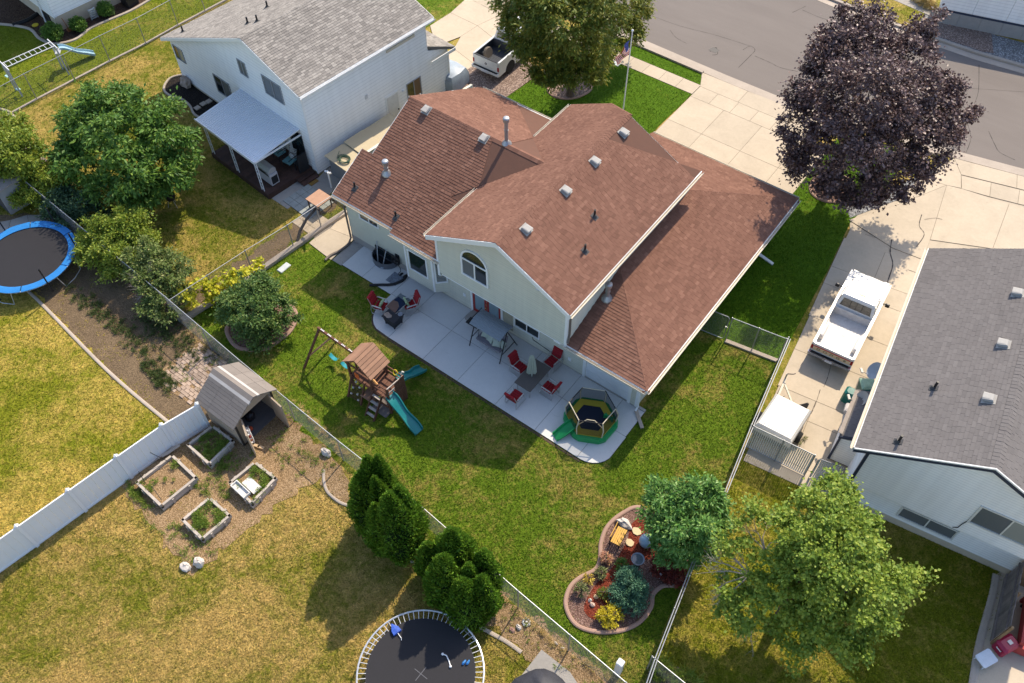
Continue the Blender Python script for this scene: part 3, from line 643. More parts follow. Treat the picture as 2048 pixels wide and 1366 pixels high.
wall(H1, [I(-19.3, 30.2, 0), I(-25.85, 30.2, 0), I(-25.85, 30.2, 3.5), I(-19.3, 30.2, 3.5)], SIDE_T)
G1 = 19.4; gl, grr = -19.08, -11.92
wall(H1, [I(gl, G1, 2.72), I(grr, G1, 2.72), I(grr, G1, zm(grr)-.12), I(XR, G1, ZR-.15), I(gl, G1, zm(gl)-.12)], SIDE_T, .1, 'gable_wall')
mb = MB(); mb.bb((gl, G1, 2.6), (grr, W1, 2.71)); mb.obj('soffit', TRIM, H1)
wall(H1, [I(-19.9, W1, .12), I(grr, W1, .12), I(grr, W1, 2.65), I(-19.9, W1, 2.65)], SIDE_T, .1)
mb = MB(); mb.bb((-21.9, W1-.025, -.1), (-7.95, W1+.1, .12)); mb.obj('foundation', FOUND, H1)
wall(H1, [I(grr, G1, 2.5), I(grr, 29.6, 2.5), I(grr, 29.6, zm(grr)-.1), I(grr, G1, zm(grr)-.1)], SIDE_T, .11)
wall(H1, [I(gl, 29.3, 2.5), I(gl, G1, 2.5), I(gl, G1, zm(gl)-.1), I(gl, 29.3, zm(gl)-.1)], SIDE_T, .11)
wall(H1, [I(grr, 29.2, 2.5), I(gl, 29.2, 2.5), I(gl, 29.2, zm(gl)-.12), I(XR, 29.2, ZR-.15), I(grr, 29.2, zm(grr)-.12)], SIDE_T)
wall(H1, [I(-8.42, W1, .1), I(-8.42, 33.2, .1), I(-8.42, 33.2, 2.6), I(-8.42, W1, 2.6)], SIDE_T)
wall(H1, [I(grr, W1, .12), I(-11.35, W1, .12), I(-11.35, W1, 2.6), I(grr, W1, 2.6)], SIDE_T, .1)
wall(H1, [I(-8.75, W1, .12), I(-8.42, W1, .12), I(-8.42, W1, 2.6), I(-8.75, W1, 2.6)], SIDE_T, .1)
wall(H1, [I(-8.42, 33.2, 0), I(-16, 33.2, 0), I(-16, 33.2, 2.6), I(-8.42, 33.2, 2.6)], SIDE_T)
mb = MB(); mb.bb((-11.35, W1, 2.28), (-8.75, W1+.12, 2.6)); mb.obj('lintel', TRIM, H1)
mb = MB(); mb.bb((-7.75, 19.45, 2.55), (-12, 20.2, 2.6)); mb.obj('soffit', TRIM, H1)
mb = MB(); mb.bb((-7.8, 19.45, 2.55), (-8.42, 33.8, 2.6)); mb.obj('soffit', TRIM, H1)
# corner boards
for x, y, z0, z1 in ((grr, G1, 2.5, zm(grr)-.1), (gl, G1, 2.5, zm(gl)-.1)):
    mb = MB(); mb.bb((x-.07, y-.035, z0), (x+.05, y+.1, z1)); mb.obj('corner_board', TRIM, H1)
mb = MB(); mb.bb((-8.5, W1-.04, 0.1), (-8.36, W1+.06, 2.55)); mb.obj('corner_board', TRIM, H1)
# arched window in the gable
def arch_window():
    cx, w, z0, zs = -16.87, .68, 3.74, 4.75
    cz = lambda a, r: (cx+r*math.cos(a), zs+r*math.sin(a))
    outer = [(cx+w+.09, z0-.09), (cx+w+.09, zs)]+[cz(PI*k/14, w+.09) for k in range(1, 14)]+[(cx-w-.09, zs), (cx-w-.09, z0-.09)]
    inner = [(cx+w, z0), (cx+w, zs)]+[cz(PI*k/14, w) for k in range(1, 14)]+[(cx-w, zs), (cx-w, z0)]
    mb = MB(); n = len(outer); f0, f1 = G1-.085, G1
    V = [I(x, f0, z) for x, z in outer]+[I(x, f0, z) for x, z in inner]+[I(x, f1, z) for x, z in outer]+[I(x, f1, z) for x, z in inner]
    F = []
    for i in range(n):
        j = (i+1) % n
        F += [(j, i, n+i, n+j), (i, j, 2*n+j, 2*n+i), (n+j, n+i, 3*n+i, 3*n+j)]
    mb.add(V, F); w_ = mb.obj('arched_window', TRIM, H1)
    mb = MB(); mb.bb((cx-w, G1-.07, zs-.05), (cx+w, G1-.01, zs+.03)); mb.bb((cx-.035, G1-.07, z0), (cx+.035, G1-.01, zs-.05)); mb.obj('mullion', TRIM, w_)
    for a, b_, mt in ((cx-w, cx-.035, BLIND), (cx+.035, cx+w, GLASS)):
        mb = MB(); mb.bb((a, G1-.04, z0), (b_, G1-.03, zs-.05)); mb.obj('pane', mt, w_)
    mb = MB(); pts = [(cx+w, zs+.03)]+[cz(PI*k/14, w) for k in range(1, 14)]+[(cx-w, zs+.03)]
    mb.hexa([I(x, G1-.03, z) for x, z in pts], [I(x, G1-.04, z) for x, z in pts]); mb.obj('pane', GLASS, w_)
arch_window()
FW = frame((0, 0, 0), 0)
window(H1, FW, -24.87, -23.68, 2.3, 2.62, TRIM, GLASS, off=W1-.02, name='window')          # small high window
window(H1, FW, -15.2, -13.84, .95, 1.47, TRIM, GLASS, off=W1-.02, name='window')        # under the gable
window(H1, FW, -24.05, -22.95, .25, .75, M('frame_dark', (.05, .05, .055), .5), GLASS, off=W1-.05, name='basement_window')
# french door
mb = MB(); x0, x1 = -17.75, -16.05
for a, b_ in (((x0-.12, W1-.06, .05), (x0, W1, 2.35)), ((x1, W1-.06, .05), (x1+.12, W1, 2.35)), ((x0, W1-.06, 2.2), (x1, W1, 2.35))): mb.bb(a, b_)
D = mb.obj('door', TRIM, H1); RED = M('door_red', (.33, .035, .03), .5, .1)
for a in (x0, (x0+x1)/2+.01):
    mb = MB(); c = a+.84; mb.bb((a+.01, W1-.05, .15), (a+.13, W1-.01, 2.2)); mb.bb((c-.12, W1-.05, .15), (c-.01, W1-.01, 2.2)); mb.bb((a+.13, W1-.05, .15), (c-.12, W1-.01, .4)); mb.bb((a+.13, W1-.05, 2.08), (c-.12, W1-.01, 2.2)); mb.obj('door_leaf', RED, D)
    mb = MB(); mb.bb((a+.13, W1-.035, .4), (c-.12, W1-.02, 2.08)); mb.obj('pane', M('door_glass', (.22, .30, .34), .12, .05, 3, spec=.7), D)
mb = MB(); mb.tube([(-16.88, W1-.06, 1.0), (-16.88, W1-.12, 1.0), (-16.94, W1-.12, 1.0)], .02, 6); mb.tube([(-16.88, W1-.06, 1.25), (-16.88, W1-.1, 1.25)], .03, 8); mb.obj('handle', M('brass', (.6, .45, .2), .35, metallic=.9), D)
mb = MB(); mb.bevbox((-17.8, 19.45, .06), (-17.0, W1, .2)); mb.obj('doorstep', CONC_G, H1)
mb = MB(); mb.bb((-15.9, W1-.03, .3), (-15.35, W1, 2.3)); mb.obj('panel', M('panel_tan', (.42, .38, .28), .8), H1)
# back garage door
mb = MB()
for k in range(4): mb.bb((-11.2, W1+.02, .06+k*.555), (-8.9, W1+.07, .60+k*.555))
mb.obj('garage_door', M('garage_white', (.78, .79, .80), .5, .03), H1)
mb = MB(); mb.bb((-11.35, W1-.03, .06), (-11.2, W1+.1, 2.4)); mb.bb((-8.9, W1-.03, .06), (-8.75, W1+.1, 2.4)); mb.bb((-11.2, W1-.03, 2.28), (-8.9, W1+.1, 2.4)); mb.obj('door_trim', TRIM, H1)
# bay window
bx = [(-21.75, W1), (-21.45, 19.62), (-19.75, 19.62), (-19.2, W1)]
mb = MB(); bz0, bz1 = .62, 3.15
for i in range(3):
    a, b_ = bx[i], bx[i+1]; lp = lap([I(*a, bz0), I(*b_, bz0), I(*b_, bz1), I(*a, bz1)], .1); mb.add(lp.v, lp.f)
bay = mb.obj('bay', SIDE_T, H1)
mb = MB(); mb.prism(bx, bz0-.05, bz0+.02); mb.obj('bay_floor', TRIM, bay)
for (a, b_), m_ in ((((-21.2), (-20.12)), 0),): window(bay, FW, a, b_, 1.45, 2.7, TRIM, GLASS, off=19.61, mull=0)
d = Vector((bx[3][0]-bx[2][0], bx[3][1]-bx[2][1], 0)); FB_ = frame((bx[2][0], bx[2][1], 0), math.atan2(d.y, d.x)); window(bay, FB_, .14, .62, 1.35, 2.85, TRIM, BLIND, off=-.005, mull=0, depth=.06)
for p_ in bx[1:3]: mb = MB(); mb.bb((p_[0]-.05, p_[1]-.03, bz0), (p_[0]+.05, p_[1]+.05, bz1)); mb.obj('corner_board', TRIM, bay)
# gable vent, flood light, dryer vent, sockets, spouts
mb = MB(); mb.hexa([I(-15.0, G1-.05, 6.35), I(-14.2, G1-.05, 6.35), I(-14.2, G1, 6.35), I(-15.0, G1, 6.35)], [I(-15.0, G1-.05, 6.92), I(-14.2, G1-.05, 6.5), I(-14.2, G1, 6.5), I(-15.0, G1, 6.92)]); mb.obj('gable_vent', TRIM, H1)
mb = MB(); mb.bb((-13.42, G1-.1, 5.62), (-13.28, G1, 5.74)); mb.tube([(-13.35, G1-.1, 5.68), (-13.35, G1-.2, 5.6)], [.05, .08], 8); mb.obj('flood_light', TRIM, H1)
mb = MB(); mb.tube([(-18.75, W1, 1.75), (-18.75, W1-.12, 1.7)], [.1, .12], 10); mb.obj('dryer_vent', VENT, H1)
mb = MB(); mb.bb((-18.35, W1-.05, .85), (-18.2, W1, 1.05)); mb.obj('outdoor_socket', TRIM, H1)
mb = MB(); mb.bb((-12.15, W1-.05, .65), (-11.98, W1, .85)); mb.obj('outdoor_socket', TRIM, H1)
mb = MB(); mb.bb((-12.5, G1-.06, 2.62), (-12.15, G1, 2.72)); mb.obj('tube_light', TRIM, H1)
SP = M('spout_brown', (.16, .13, .11), .5)
downpipe(H1, [I(-25.9, 19.65, 3.5), I(-25.9, 20.05, 3.2), I(-25.9, 20.05, .25), I(-25.85, 19.85, .12)], .05, SP)
downpipe(H1, [I(-21.95, 19.5, 3.2), I(-21.95, 20.08, 2.95), I(-21.95, 20.08, .2), I(-21.9, 19.9, .12)], .05, SP)
downpipe(H1, [I(-11.7, 19.2, 5.05), I(-11.85, 19.55, 4.8), I(-11.83, 19.55, 3.4), I(-11.8, 19.4, 2.95)], .055, SP)
downpipe(H1, [I(-8.0, 19.4, 2.55), I(-8.3, 20.05, 2.3), I(-8.3, 20.05, .3), I(-8.3, 19.9, .15)], .05, TRIM)
downpipe(H1, [I(-19.2, 19.3, 5.1), I(-19.15, 19.5, 4.6), I(-19.15, 19.5, 3.3)], .05, TRIM)
downpipe(H1, [I(-7.75, 31.8, 2.6), I(-8.33, 31.8, 2.3), I(-8.33, 31.8, .2)], .05, TRIM)
mb = MB(); mb.tube([I(-14.2, W1-.03, .75), I(-14.15, W1-.04, .6), I(-13, W1-.03, .42), I(-12.4, W1-.03, .4)], .015, 5); mb.obj('cable', BLACK, H1)
# roof furniture
nr, nl, nb_, ngb = (.447, 0, .894), (-.447, 0, .894), (0, -.447, .894), (0, -.32, .95)
for px_, py_, lb in ((1246, 272, 'grey box vent at the street end of the tall brown roof ridge'), (1189, 329, 'grey box vent second from the street on the tall brown roof'), (1131, 387, 'grey box vent third from the street on the tall brown roof'), (1052, 464, 'grey box vent nearest the arched gable on the tall brown roof')):
    q = P(px_, py_, 6.9); roof_vent((q.x, q.y, zm(q.x)), nr, lb, 0)
for px_, py_, lb in ((855, 239, 'grey box vent at the outer end of the lower brown ridge'), (969, 296, 'grey box vent beside the tall flue on the lower brown roof')):
    q = P(px_, py_, 5.7); roof_vent((q.x, q.y, zl(q.y)), nb_, lb, 0)
for px_, py_, z_, s_, lb in ((1189, 433, 6.2, 0, 'black vent pipe midway along the tall brown roof'), (1170, 501, 5.8, 0, 'black vent pipe near the patio end of the tall brown roof'), (711, 381, 4.2, 1, 'black vent pipe near the outer corner of the lower brown roof'), (792, 436, 3.9, 1, 'black vent pipe above the eaves step of the lower brown roof')):
    q = P(px_, py_, z_); q = P(px_, py_, zl(q.y) if s_ else zm(q.x)); plumbing_vent((q.x, q.y, (zl(q.y) if s_ else zm(q.x))), nb_ if s_ else nr, lb)
q = P(1013, 287, 6.3); flue((q.x, q.y, zl(q.y)), 'tall slim metal flue on the ridge of the lower brown roof', 1.25)
q = P(774, 348, 4.7); q = P(774, 348, zl(q.y)); flue((q.x, q.y, zl(q.y)), 'short metal flue with white cap on the lower brown roof', .55, .1)
q = P(1214, 597, 3.6); flue((q.x, q.y, zg(min(q.y-19.42, -7.78-q.x))), 'metal flue rising beside the wall from the low garage roof', .75, .1)

# ================================================================ white house with the grey roof
WA = R_(-5.5); WF = frame((-30.92, 22.70, 0), WA)
H2 = thing('house', 'white sided house with a grey shingle roof and a covered deck', 'house', (-30.92, 22.70, 0), WA)
xr, zr = -3.9, 7.1; rs, ls = .34, .44
zR = lambda x: zr-rs*(x-xr) if x > xr else zr-ls*(xr-x)
p2r = [WF(.42, -.3, zR(.42)), WF(.42, 9.2, zR(.42)), WF(xr, 9.2, zr), WF(xr, -.3, zr)]
p2l = [WF(-13.5, 9.2, zR(-13.5)), WF(-13.5, -.3, zR(-13.5)), WF(xr, -.3, zr), WF(xr, 9.2, zr)]
p2g = [WF(.35, 10.75, 2.95), WF(-7, 10.75, 2.95), WF(-7, 8.8, 3.75), WF(-.05, 8.8, 3.75)]
p2h = [WF(.35, 8.75, 2.95), WF(.35, 10.75, 2.95), WF(-.05, 8.8, 3.75)]
planes2 = [p2r, p2l, p2g]
roof_deck(H2, planes2, M('roof_deck_grey', (.16, .15, .14), .9)); shingles(H2, planes2, ROOF_G, .15, (.2, .32), .018, seed=21)
ridge_caps(WF(xr, -.32, zr), WF(xr, 9.2, zr), H2, ROOF_G, .2, .17)
for a, b_ in ((WF(-13.5, -.3, zR(-13.5)), WF(xr, -.3, zr)), (WF(xr, -.3, zr), WF(.42, -.3, zR(.42))), (WF(.42, -.3, zR(.42)), WF(.42, 9.2, zR(.42))), (WF(.42, 9.2, zR(.42)), WF(xr, 9.2, zr)), (WF(.37, 8.8, 2.95), WF(.37, 10.75, 2.95)), (WF(.35, 10.75, 2.95), WF(-7, 10.75, 2.95))): fascia(H2, a, b_, TRIM, .2)
gutter(H2, WF(.46, -.3, zR(.42)), WF(.46, 9.2, zR(.42)), TRIM)
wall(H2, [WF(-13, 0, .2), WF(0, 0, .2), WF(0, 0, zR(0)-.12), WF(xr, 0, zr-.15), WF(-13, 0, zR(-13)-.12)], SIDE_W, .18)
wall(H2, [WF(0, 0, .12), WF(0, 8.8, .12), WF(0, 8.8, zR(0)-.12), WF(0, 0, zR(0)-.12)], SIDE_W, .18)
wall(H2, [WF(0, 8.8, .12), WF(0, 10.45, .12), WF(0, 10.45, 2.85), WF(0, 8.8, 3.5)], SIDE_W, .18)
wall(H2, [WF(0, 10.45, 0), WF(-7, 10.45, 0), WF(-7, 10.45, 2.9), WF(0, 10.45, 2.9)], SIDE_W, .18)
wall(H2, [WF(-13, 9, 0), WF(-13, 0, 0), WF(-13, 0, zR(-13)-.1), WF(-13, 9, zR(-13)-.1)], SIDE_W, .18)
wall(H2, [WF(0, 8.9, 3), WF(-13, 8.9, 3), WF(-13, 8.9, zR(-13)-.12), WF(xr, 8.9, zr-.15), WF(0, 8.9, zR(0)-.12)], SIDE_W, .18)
mb = MB(); mb.hexa([WF(-13, -.0, -.1), WF(-.05, -.0, -.1), WF(-.05, .12, -.1), WF(-13, .12, -.1)], [WF(-13, -.0, .2), WF(-.05, -.0, .2), WF(-.05, .12, .2), WF(-13, .12, .2)]); mb.obj('foundation', FOUND_T, H2)
mb = MB(); mb.hexa([WF(-.15, 0, -.1), WF(.0, 0, -.1), WF(.0, 10.4, -.1), WF(-.15, 10.4, -.1)], [WF(-.15, 0, .12), WF(.0, 0, .12), WF(.0, 10.4, .12), WF(-.15, 10.4, .12)]); mb.obj('foundation', FOUND, H2)
mb = MB(); mb.hexa([WF(-.06, -.035, .1), WF(.035, -.035, .1), WF(.035, .06, .1), WF(-.06, .06, .1)], [WF(-.06, -.035, 5.45), WF(.035, -.035, 5.45), WF(.035, .06, 5.45), WF(-.06, .06, 5.45)]); mb.obj('corner_board', TRIM, H2)
FRD = M('frame_grey', (.30, .31, .33), .5)
window(H2, WF, -12.75, -11.85, 1.75, 2.6, FRD, GLASS, off=-.01, fw=.04, blind=(PALE, (1,))); window(H2, WF, -8.75, -7.3, 1.3, 2.45, FRD, GLASS, off=-.01, fw=.05, blind=(BLIND, (1,)))
window(H2, WF, -5.36, -4.74, 4.2, 5.05, FRD, BLIND, off=-.01, fw=.05); window(H2, WF, -3.2, -1.68, 3.98, 5.08, FRD, BLIND, off=-.01, fw=.05)
window(H2, WF, 7.05, 8.1, 1.0, 2.15, FRD, GLASS, off=.01, axis='y', out=1, fw=.04, blind=(M('curtain_brown', (.16, .1, .06), .6), (1,)))
mb = MB(); mb.hexa([WF(0, 5.35, .1), WF(.06, 5.35, .1), WF(.06, 6.38, .1), WF(0, 6.38, .1)], [WF(0, 5.35, 2.2), WF(.06, 5.35, 2.2), WF(.06, 6.38, 2.2), WF(0, 6.38, 2.2)]); D2 = mb.obj('door', TRIM, H2)
mb = MB(); mb.hexa([WF(.06, 5.45, .12), WF(.075, 5.45, .12), WF(.075, 6.28, .12), WF(.06, 6.28, .12)], [WF(.06, 5.45, 2.1), WF(.075, 5.45, 2.1), WF(.075, 6.28, 2.1), WF(.06, 6.28, 2.1)]); mb.obj('door_leaf', M('door_offwhite', (.66, .66, .64), .5), D2)
mb = MB(); mb.blob(WF(.11, 6.18, 1.0), .045, 1); mb.obj('handle', BLACK, D2)
mb = MB(); mb.tube([WF(0, 6.7, 1.95), WF(.16, 6.7, 1.95)], [.06, .1], 8); mb.obj('wall_lamp', TRIM, H2)
mb = MB(); mb.bb((0, 0, 0), (0, 0, 0)); mb = MB(); mb.hexa([WF(.0, 4.0, 2.85), WF(.05, 4.0, 2.85), WF(.05, 4.2, 2.85), WF(0, 4.2, 2.85)], [WF(.0, 4.0, 3.1), WF(.05, 4.0, 3.1), WF(.05, 4.2, 3.1), WF(0, 4.2, 3.1)]); mb.obj('wall_vent', M('vent_white', (.6, .6, .6)), H2)
mb = MB(); mb.hexa([WF(.02, 5.9, 4.86), WF(.09, 5.9, 4.86), WF(.09, 8.0, 4.86), WF(.02, 8.0, 4.86)], [WF(.02, 5.9, 5.02), WF(.09, 5.9, 5.02), WF(.09, 8.0, 5.02), WF(.02, 8.0, 5.02)]); mb.obj('wall_bracket', GUT, H2)
mb = MB(); mb.tube([WF(.05, .25, 5.3), WF(.2, .25, 5.2)], .05, 8); mb.tube([WF(.05, .45, 5.3), WF(.2, .5, 5.25)], .05, 8); mb.obj('camera', TRIM, H2)
downpipe(H2, [WF(.1, 10.3, 2.85), WF(.07, 10.42, 2.5), WF(.07, 10.42, .1)], .05, TRIM)
n2l = Matrix.Rotation(WA, 3, 'Z') @ Vector((-ls, 0, 1))
for (px_, py_), lb in zip(((535, 15), (496, 48), (515, 44), (366, 63)), ('black vent pipe highest on the far slope of the grey roof', 'black vent pipe left of its twin on the grey roof', 'black vent pipe right of its twin on the grey roof', 'black vent pipe low at the outer edge of the grey roof')):
    z_ = 6
    for _ in range(8):
        q = P(px_, py_, z_); lx = (q-Vector((-30.92, 22.7, 0))).dot(Vector((math.cos(WA), math.sin(WA), 0))); z_ = zR(lx)
    plumbing_vent((q.x, q.y, z_), n2l, lb, .4)

# ================================================================ charcoal-roofed house on the right
EA = R_(7.5); EF = frame((.32, 21.0, 0), EA)
H3 = thing('house', 'ivory sided house with a charcoal shingle roof and navy trim', 'house', (.32, 21.0, 0), EA)
ex, ez = 4.1, 6.93; es = .51
eR = lambda x: ez-es*abs(x-ex)
p3l = [EF(-.08, 11.2, eR(-.08)), EF(-.08, -.4, eR(-.08)), EF(ex, -.4, ez), EF(ex, 11.2, ez)]
p3r = [EF(8.3, -.4, eR(8.3)), EF(8.3, 11.2, eR(8.3)), EF(ex, 11.2, ez), EF(ex, -.4, ez)]
roof_deck(H3, [p3l, p3r], M('roof_deck_charcoal', (.10, .09, .088), .9)); shingles(H3, [p3l, p3r], ROOF_D, .15, (.24, .36), .015, seed=31)
ridge_caps(EF(ex, -.42, ez), EF(ex, 11.2, ez), H3, ROOF_D, .2, .17)
for a, b_ in ((EF(-.08, -.4, eR(-.08)), EF(ex, -.4, ez)), (EF(ex, -.4, ez), EF(8.3, -.4, eR(8.3)))): fascia(H3, a, b_, TRIM_D, .24, .04, drop=.03)
for a, b_ in ((EF(-.08, -.4, eR(-.08)), EF(ex, -.4, ez)), (EF(ex, -.4, ez), EF(8.3, -.4, eR(8.3)))): fascia(H3, a+I(0, -.03, .05), b_+I(0, -.03, .05), M('drip_edge', (.75, .75, .73), .4), .07, .05, 'drip_edge')
fascia(H3, EF(-.08, 11.2, eR(-.08)), EF(-.08, -.4, eR(-.08)), TRIM, .2); gutter(H3, EF(-.12, 11.2, eR(-.08)), EF(-.12, -.4, eR(-.08)), GUT)
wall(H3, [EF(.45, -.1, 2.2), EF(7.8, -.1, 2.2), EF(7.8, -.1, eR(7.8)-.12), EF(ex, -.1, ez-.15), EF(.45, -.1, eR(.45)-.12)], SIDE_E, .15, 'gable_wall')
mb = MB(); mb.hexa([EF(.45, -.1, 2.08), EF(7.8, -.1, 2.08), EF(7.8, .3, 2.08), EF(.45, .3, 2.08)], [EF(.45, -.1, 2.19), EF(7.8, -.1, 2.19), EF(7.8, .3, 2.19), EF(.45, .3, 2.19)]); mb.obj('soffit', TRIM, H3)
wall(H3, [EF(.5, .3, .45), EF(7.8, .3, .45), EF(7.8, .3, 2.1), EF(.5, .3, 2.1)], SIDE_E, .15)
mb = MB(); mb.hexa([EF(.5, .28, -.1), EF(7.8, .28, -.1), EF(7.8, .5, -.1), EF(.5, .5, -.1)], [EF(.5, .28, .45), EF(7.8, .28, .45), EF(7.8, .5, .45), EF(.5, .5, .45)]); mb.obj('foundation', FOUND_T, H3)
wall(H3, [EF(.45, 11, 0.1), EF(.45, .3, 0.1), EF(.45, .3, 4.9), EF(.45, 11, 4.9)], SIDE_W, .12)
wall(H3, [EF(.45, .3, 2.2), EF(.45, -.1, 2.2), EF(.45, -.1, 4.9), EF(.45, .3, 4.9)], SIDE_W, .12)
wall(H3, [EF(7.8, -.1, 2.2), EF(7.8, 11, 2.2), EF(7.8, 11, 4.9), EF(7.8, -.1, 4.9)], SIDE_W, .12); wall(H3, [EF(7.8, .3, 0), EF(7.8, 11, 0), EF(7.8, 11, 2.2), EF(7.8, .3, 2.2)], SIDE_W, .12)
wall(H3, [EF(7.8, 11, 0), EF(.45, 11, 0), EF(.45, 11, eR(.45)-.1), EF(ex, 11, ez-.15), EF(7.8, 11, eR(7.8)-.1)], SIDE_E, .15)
for x, y, z0, z1 in ((.45, -.1, 2.2, 4.75), (.47, .3, .4, 2.1)):
    mb = MB(); mb.hexa([EF(x-.03, y-.04, z0), EF(x+.08, y-.04, z0), EF(x+.08, y+.09, z0), EF(x-.03, y+.09, z0)], [EF(x-.03, y-.04, z1), EF(x+.08, y-.04, z1), EF(x+.08, y+.09, z1), EF(x-.03, y+.09, z1)]); mb.obj('corner_board', TRIM_D, H3)
FRN = M('frame_ivory', (.66, .65, .6), .5)
window(H3, EF, 2.75, 4.85, .78, 1.42, FRN, BLIND, off=.29, fw=.06); window(H3, EF, 4.75, 6.95, 3.0, 4.15, FRN, BLIND, off=-.11, fw=.07, blind=(PALE, (1,)))
mb = MB(); mb.hexa([EF(3.35, -.17, 6.05), EF(4.85, -.17, 6.05), EF(4.85, -.1, 6.05), EF(3.35, -.1, 6.05)], [EF(3.35, -.17, 6.3), EF(4.85, -.17, 6.3), EF(4.85, -.1, 6.3), EF(3.35, -.1, 6.3)]); mb.obj('gable_vent', TRIM, H3)
mb = MB(); mb.tube([EF(4.7, -.14, 2.98), EF(4.62, -.14, 2.6), EF(4.6, -.14, 2.3), EF(4.45, -.14, 2.18)], .018, 5); mb.obj('cable', BLACK, H3)
# lean-to bump-out beside the driveway
lt = [EF(-.5, 4.5, 2.0), EF(-.5, 1.9, 2.0), EF(.44, 1.9, 2.35), EF(.44, 4.5, 2.35)]
roof_deck(H3, [lt], M('roof_deck_charcoal', (.1, .09, .088)), .1); shingles(H3, [lt], ROOF_D, .15, (.24, .36), .015, 0, 33)
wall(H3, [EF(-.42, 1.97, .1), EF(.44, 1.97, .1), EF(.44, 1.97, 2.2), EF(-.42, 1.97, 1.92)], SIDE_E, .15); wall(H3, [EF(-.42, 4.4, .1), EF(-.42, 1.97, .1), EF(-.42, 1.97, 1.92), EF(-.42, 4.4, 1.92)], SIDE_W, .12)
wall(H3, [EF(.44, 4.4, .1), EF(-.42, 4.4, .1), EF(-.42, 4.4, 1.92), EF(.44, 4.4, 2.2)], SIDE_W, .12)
fascia(H3, EF(-.5, 1.88, 2.0), EF(.44, 1.88, 2.35), TRIM_D, .16); mb = MB(); mb.bar(EF(-.42, 1.95, .1), EF(-.42, 1.95, 1.9), .1); mb.obj('corner_board', TRIM_D, H3)
n3 = Matrix.Rotation(EA, 3, 'Z') @ Vector((-es, 0, 1))
def on_e(px_, py_):
    z_ = 6
    for _ in range(10):
        q = P(px_, py_, z_); lx = (q-Vector((.32, 21.0, 0))).dot(Vector((math.cos(EA), math.sin(EA), 0))); z_ = eR(lx)
    return (q.x, q.y, z_)
for q, lb in (((2036, 588), 'pale box vent farthest from the back gable on the charcoal roof'), ((2007, 690), 'pale box vent in the middle of the three on the charcoal roof'), ((1978, 799), 'pale box vent nearest the back gable on the charcoal roof')): roof_vent(on_e(*q), n3, lb, 0)
for q, lb in (((1867, 777), 'black vent pipe midway up the charcoal roof'), ((1796, 884), 'black vent pipe near the back eaves corner of the charcoal roof')): plumbing_vent(on_e(*q), n3, lb, .45)
# ================================================================ foliage
def leaves_mesh(name, c, ax, nr, L, W, mat, parent=None, fold=.18, extra=None):
    """every leaf a folded diamond of its own"""
    N = len(c); ax = ax/np.maximum(1e-6, np.linalg.norm(ax, axis=1, keepdims=True)); s = np.cross(ax, nr); s /= np.maximum(1e-6, np.linalg.norm(s, axis=1, keepdims=True)); n = np.cross(s, ax)
    L = np.asarray(L).reshape(-1, 1); W = np.asarray(W).reshape(-1, 1)
    v = np.empty((N, 4, 3), np.float32); v[:, 0] = c-ax*L*.5; v[:, 2] = c+ax*L*.5; v[:, 1] = c+s*W*.5+n*W*fold; v[:, 3] = c-s*W*.5+n*W*fold
    if parent is not None:
        m = np.array(PINV[parent.name]); v = v@m[:3, :3].T+m[:3, 3]
    f = np.arange(N)[:, None]*4+np.array([[0, 1, 2, 0, 2, 3]]); vv = v.reshape(-1, 3); ff = f.reshape(-1)
    if extra:
        ev, ef = extra
    me = bpy.data.meshes.new(name); me.vertices.add(len(vv)); me.vertices.foreach_set('co', vv.ravel().astype(np.float32)); me.loops.add(len(ff)); me.loops.foreach_set('vertex_index', ff.astype(np.int32))
    me.polygons.add(N*2); me.polygons.foreach_set('loop_start', np.arange(0, N*6, 3, dtype=np.int32)); me.polygons.foreach_set('loop_total', np.full(N*2, 3, dtype=np.int32)); me.update(); me.validate()
    me.materials.append(mat); o = bpy.data.objects.new(name, me); C.objects.link(o)
    if parent is not None: o.parent = parent; PINV[o.name] = PINV[parent.name]
    return o
def unit(a): return a/np.maximum(1e-6, np.linalg.norm(a, axis=1, keepdims=True))
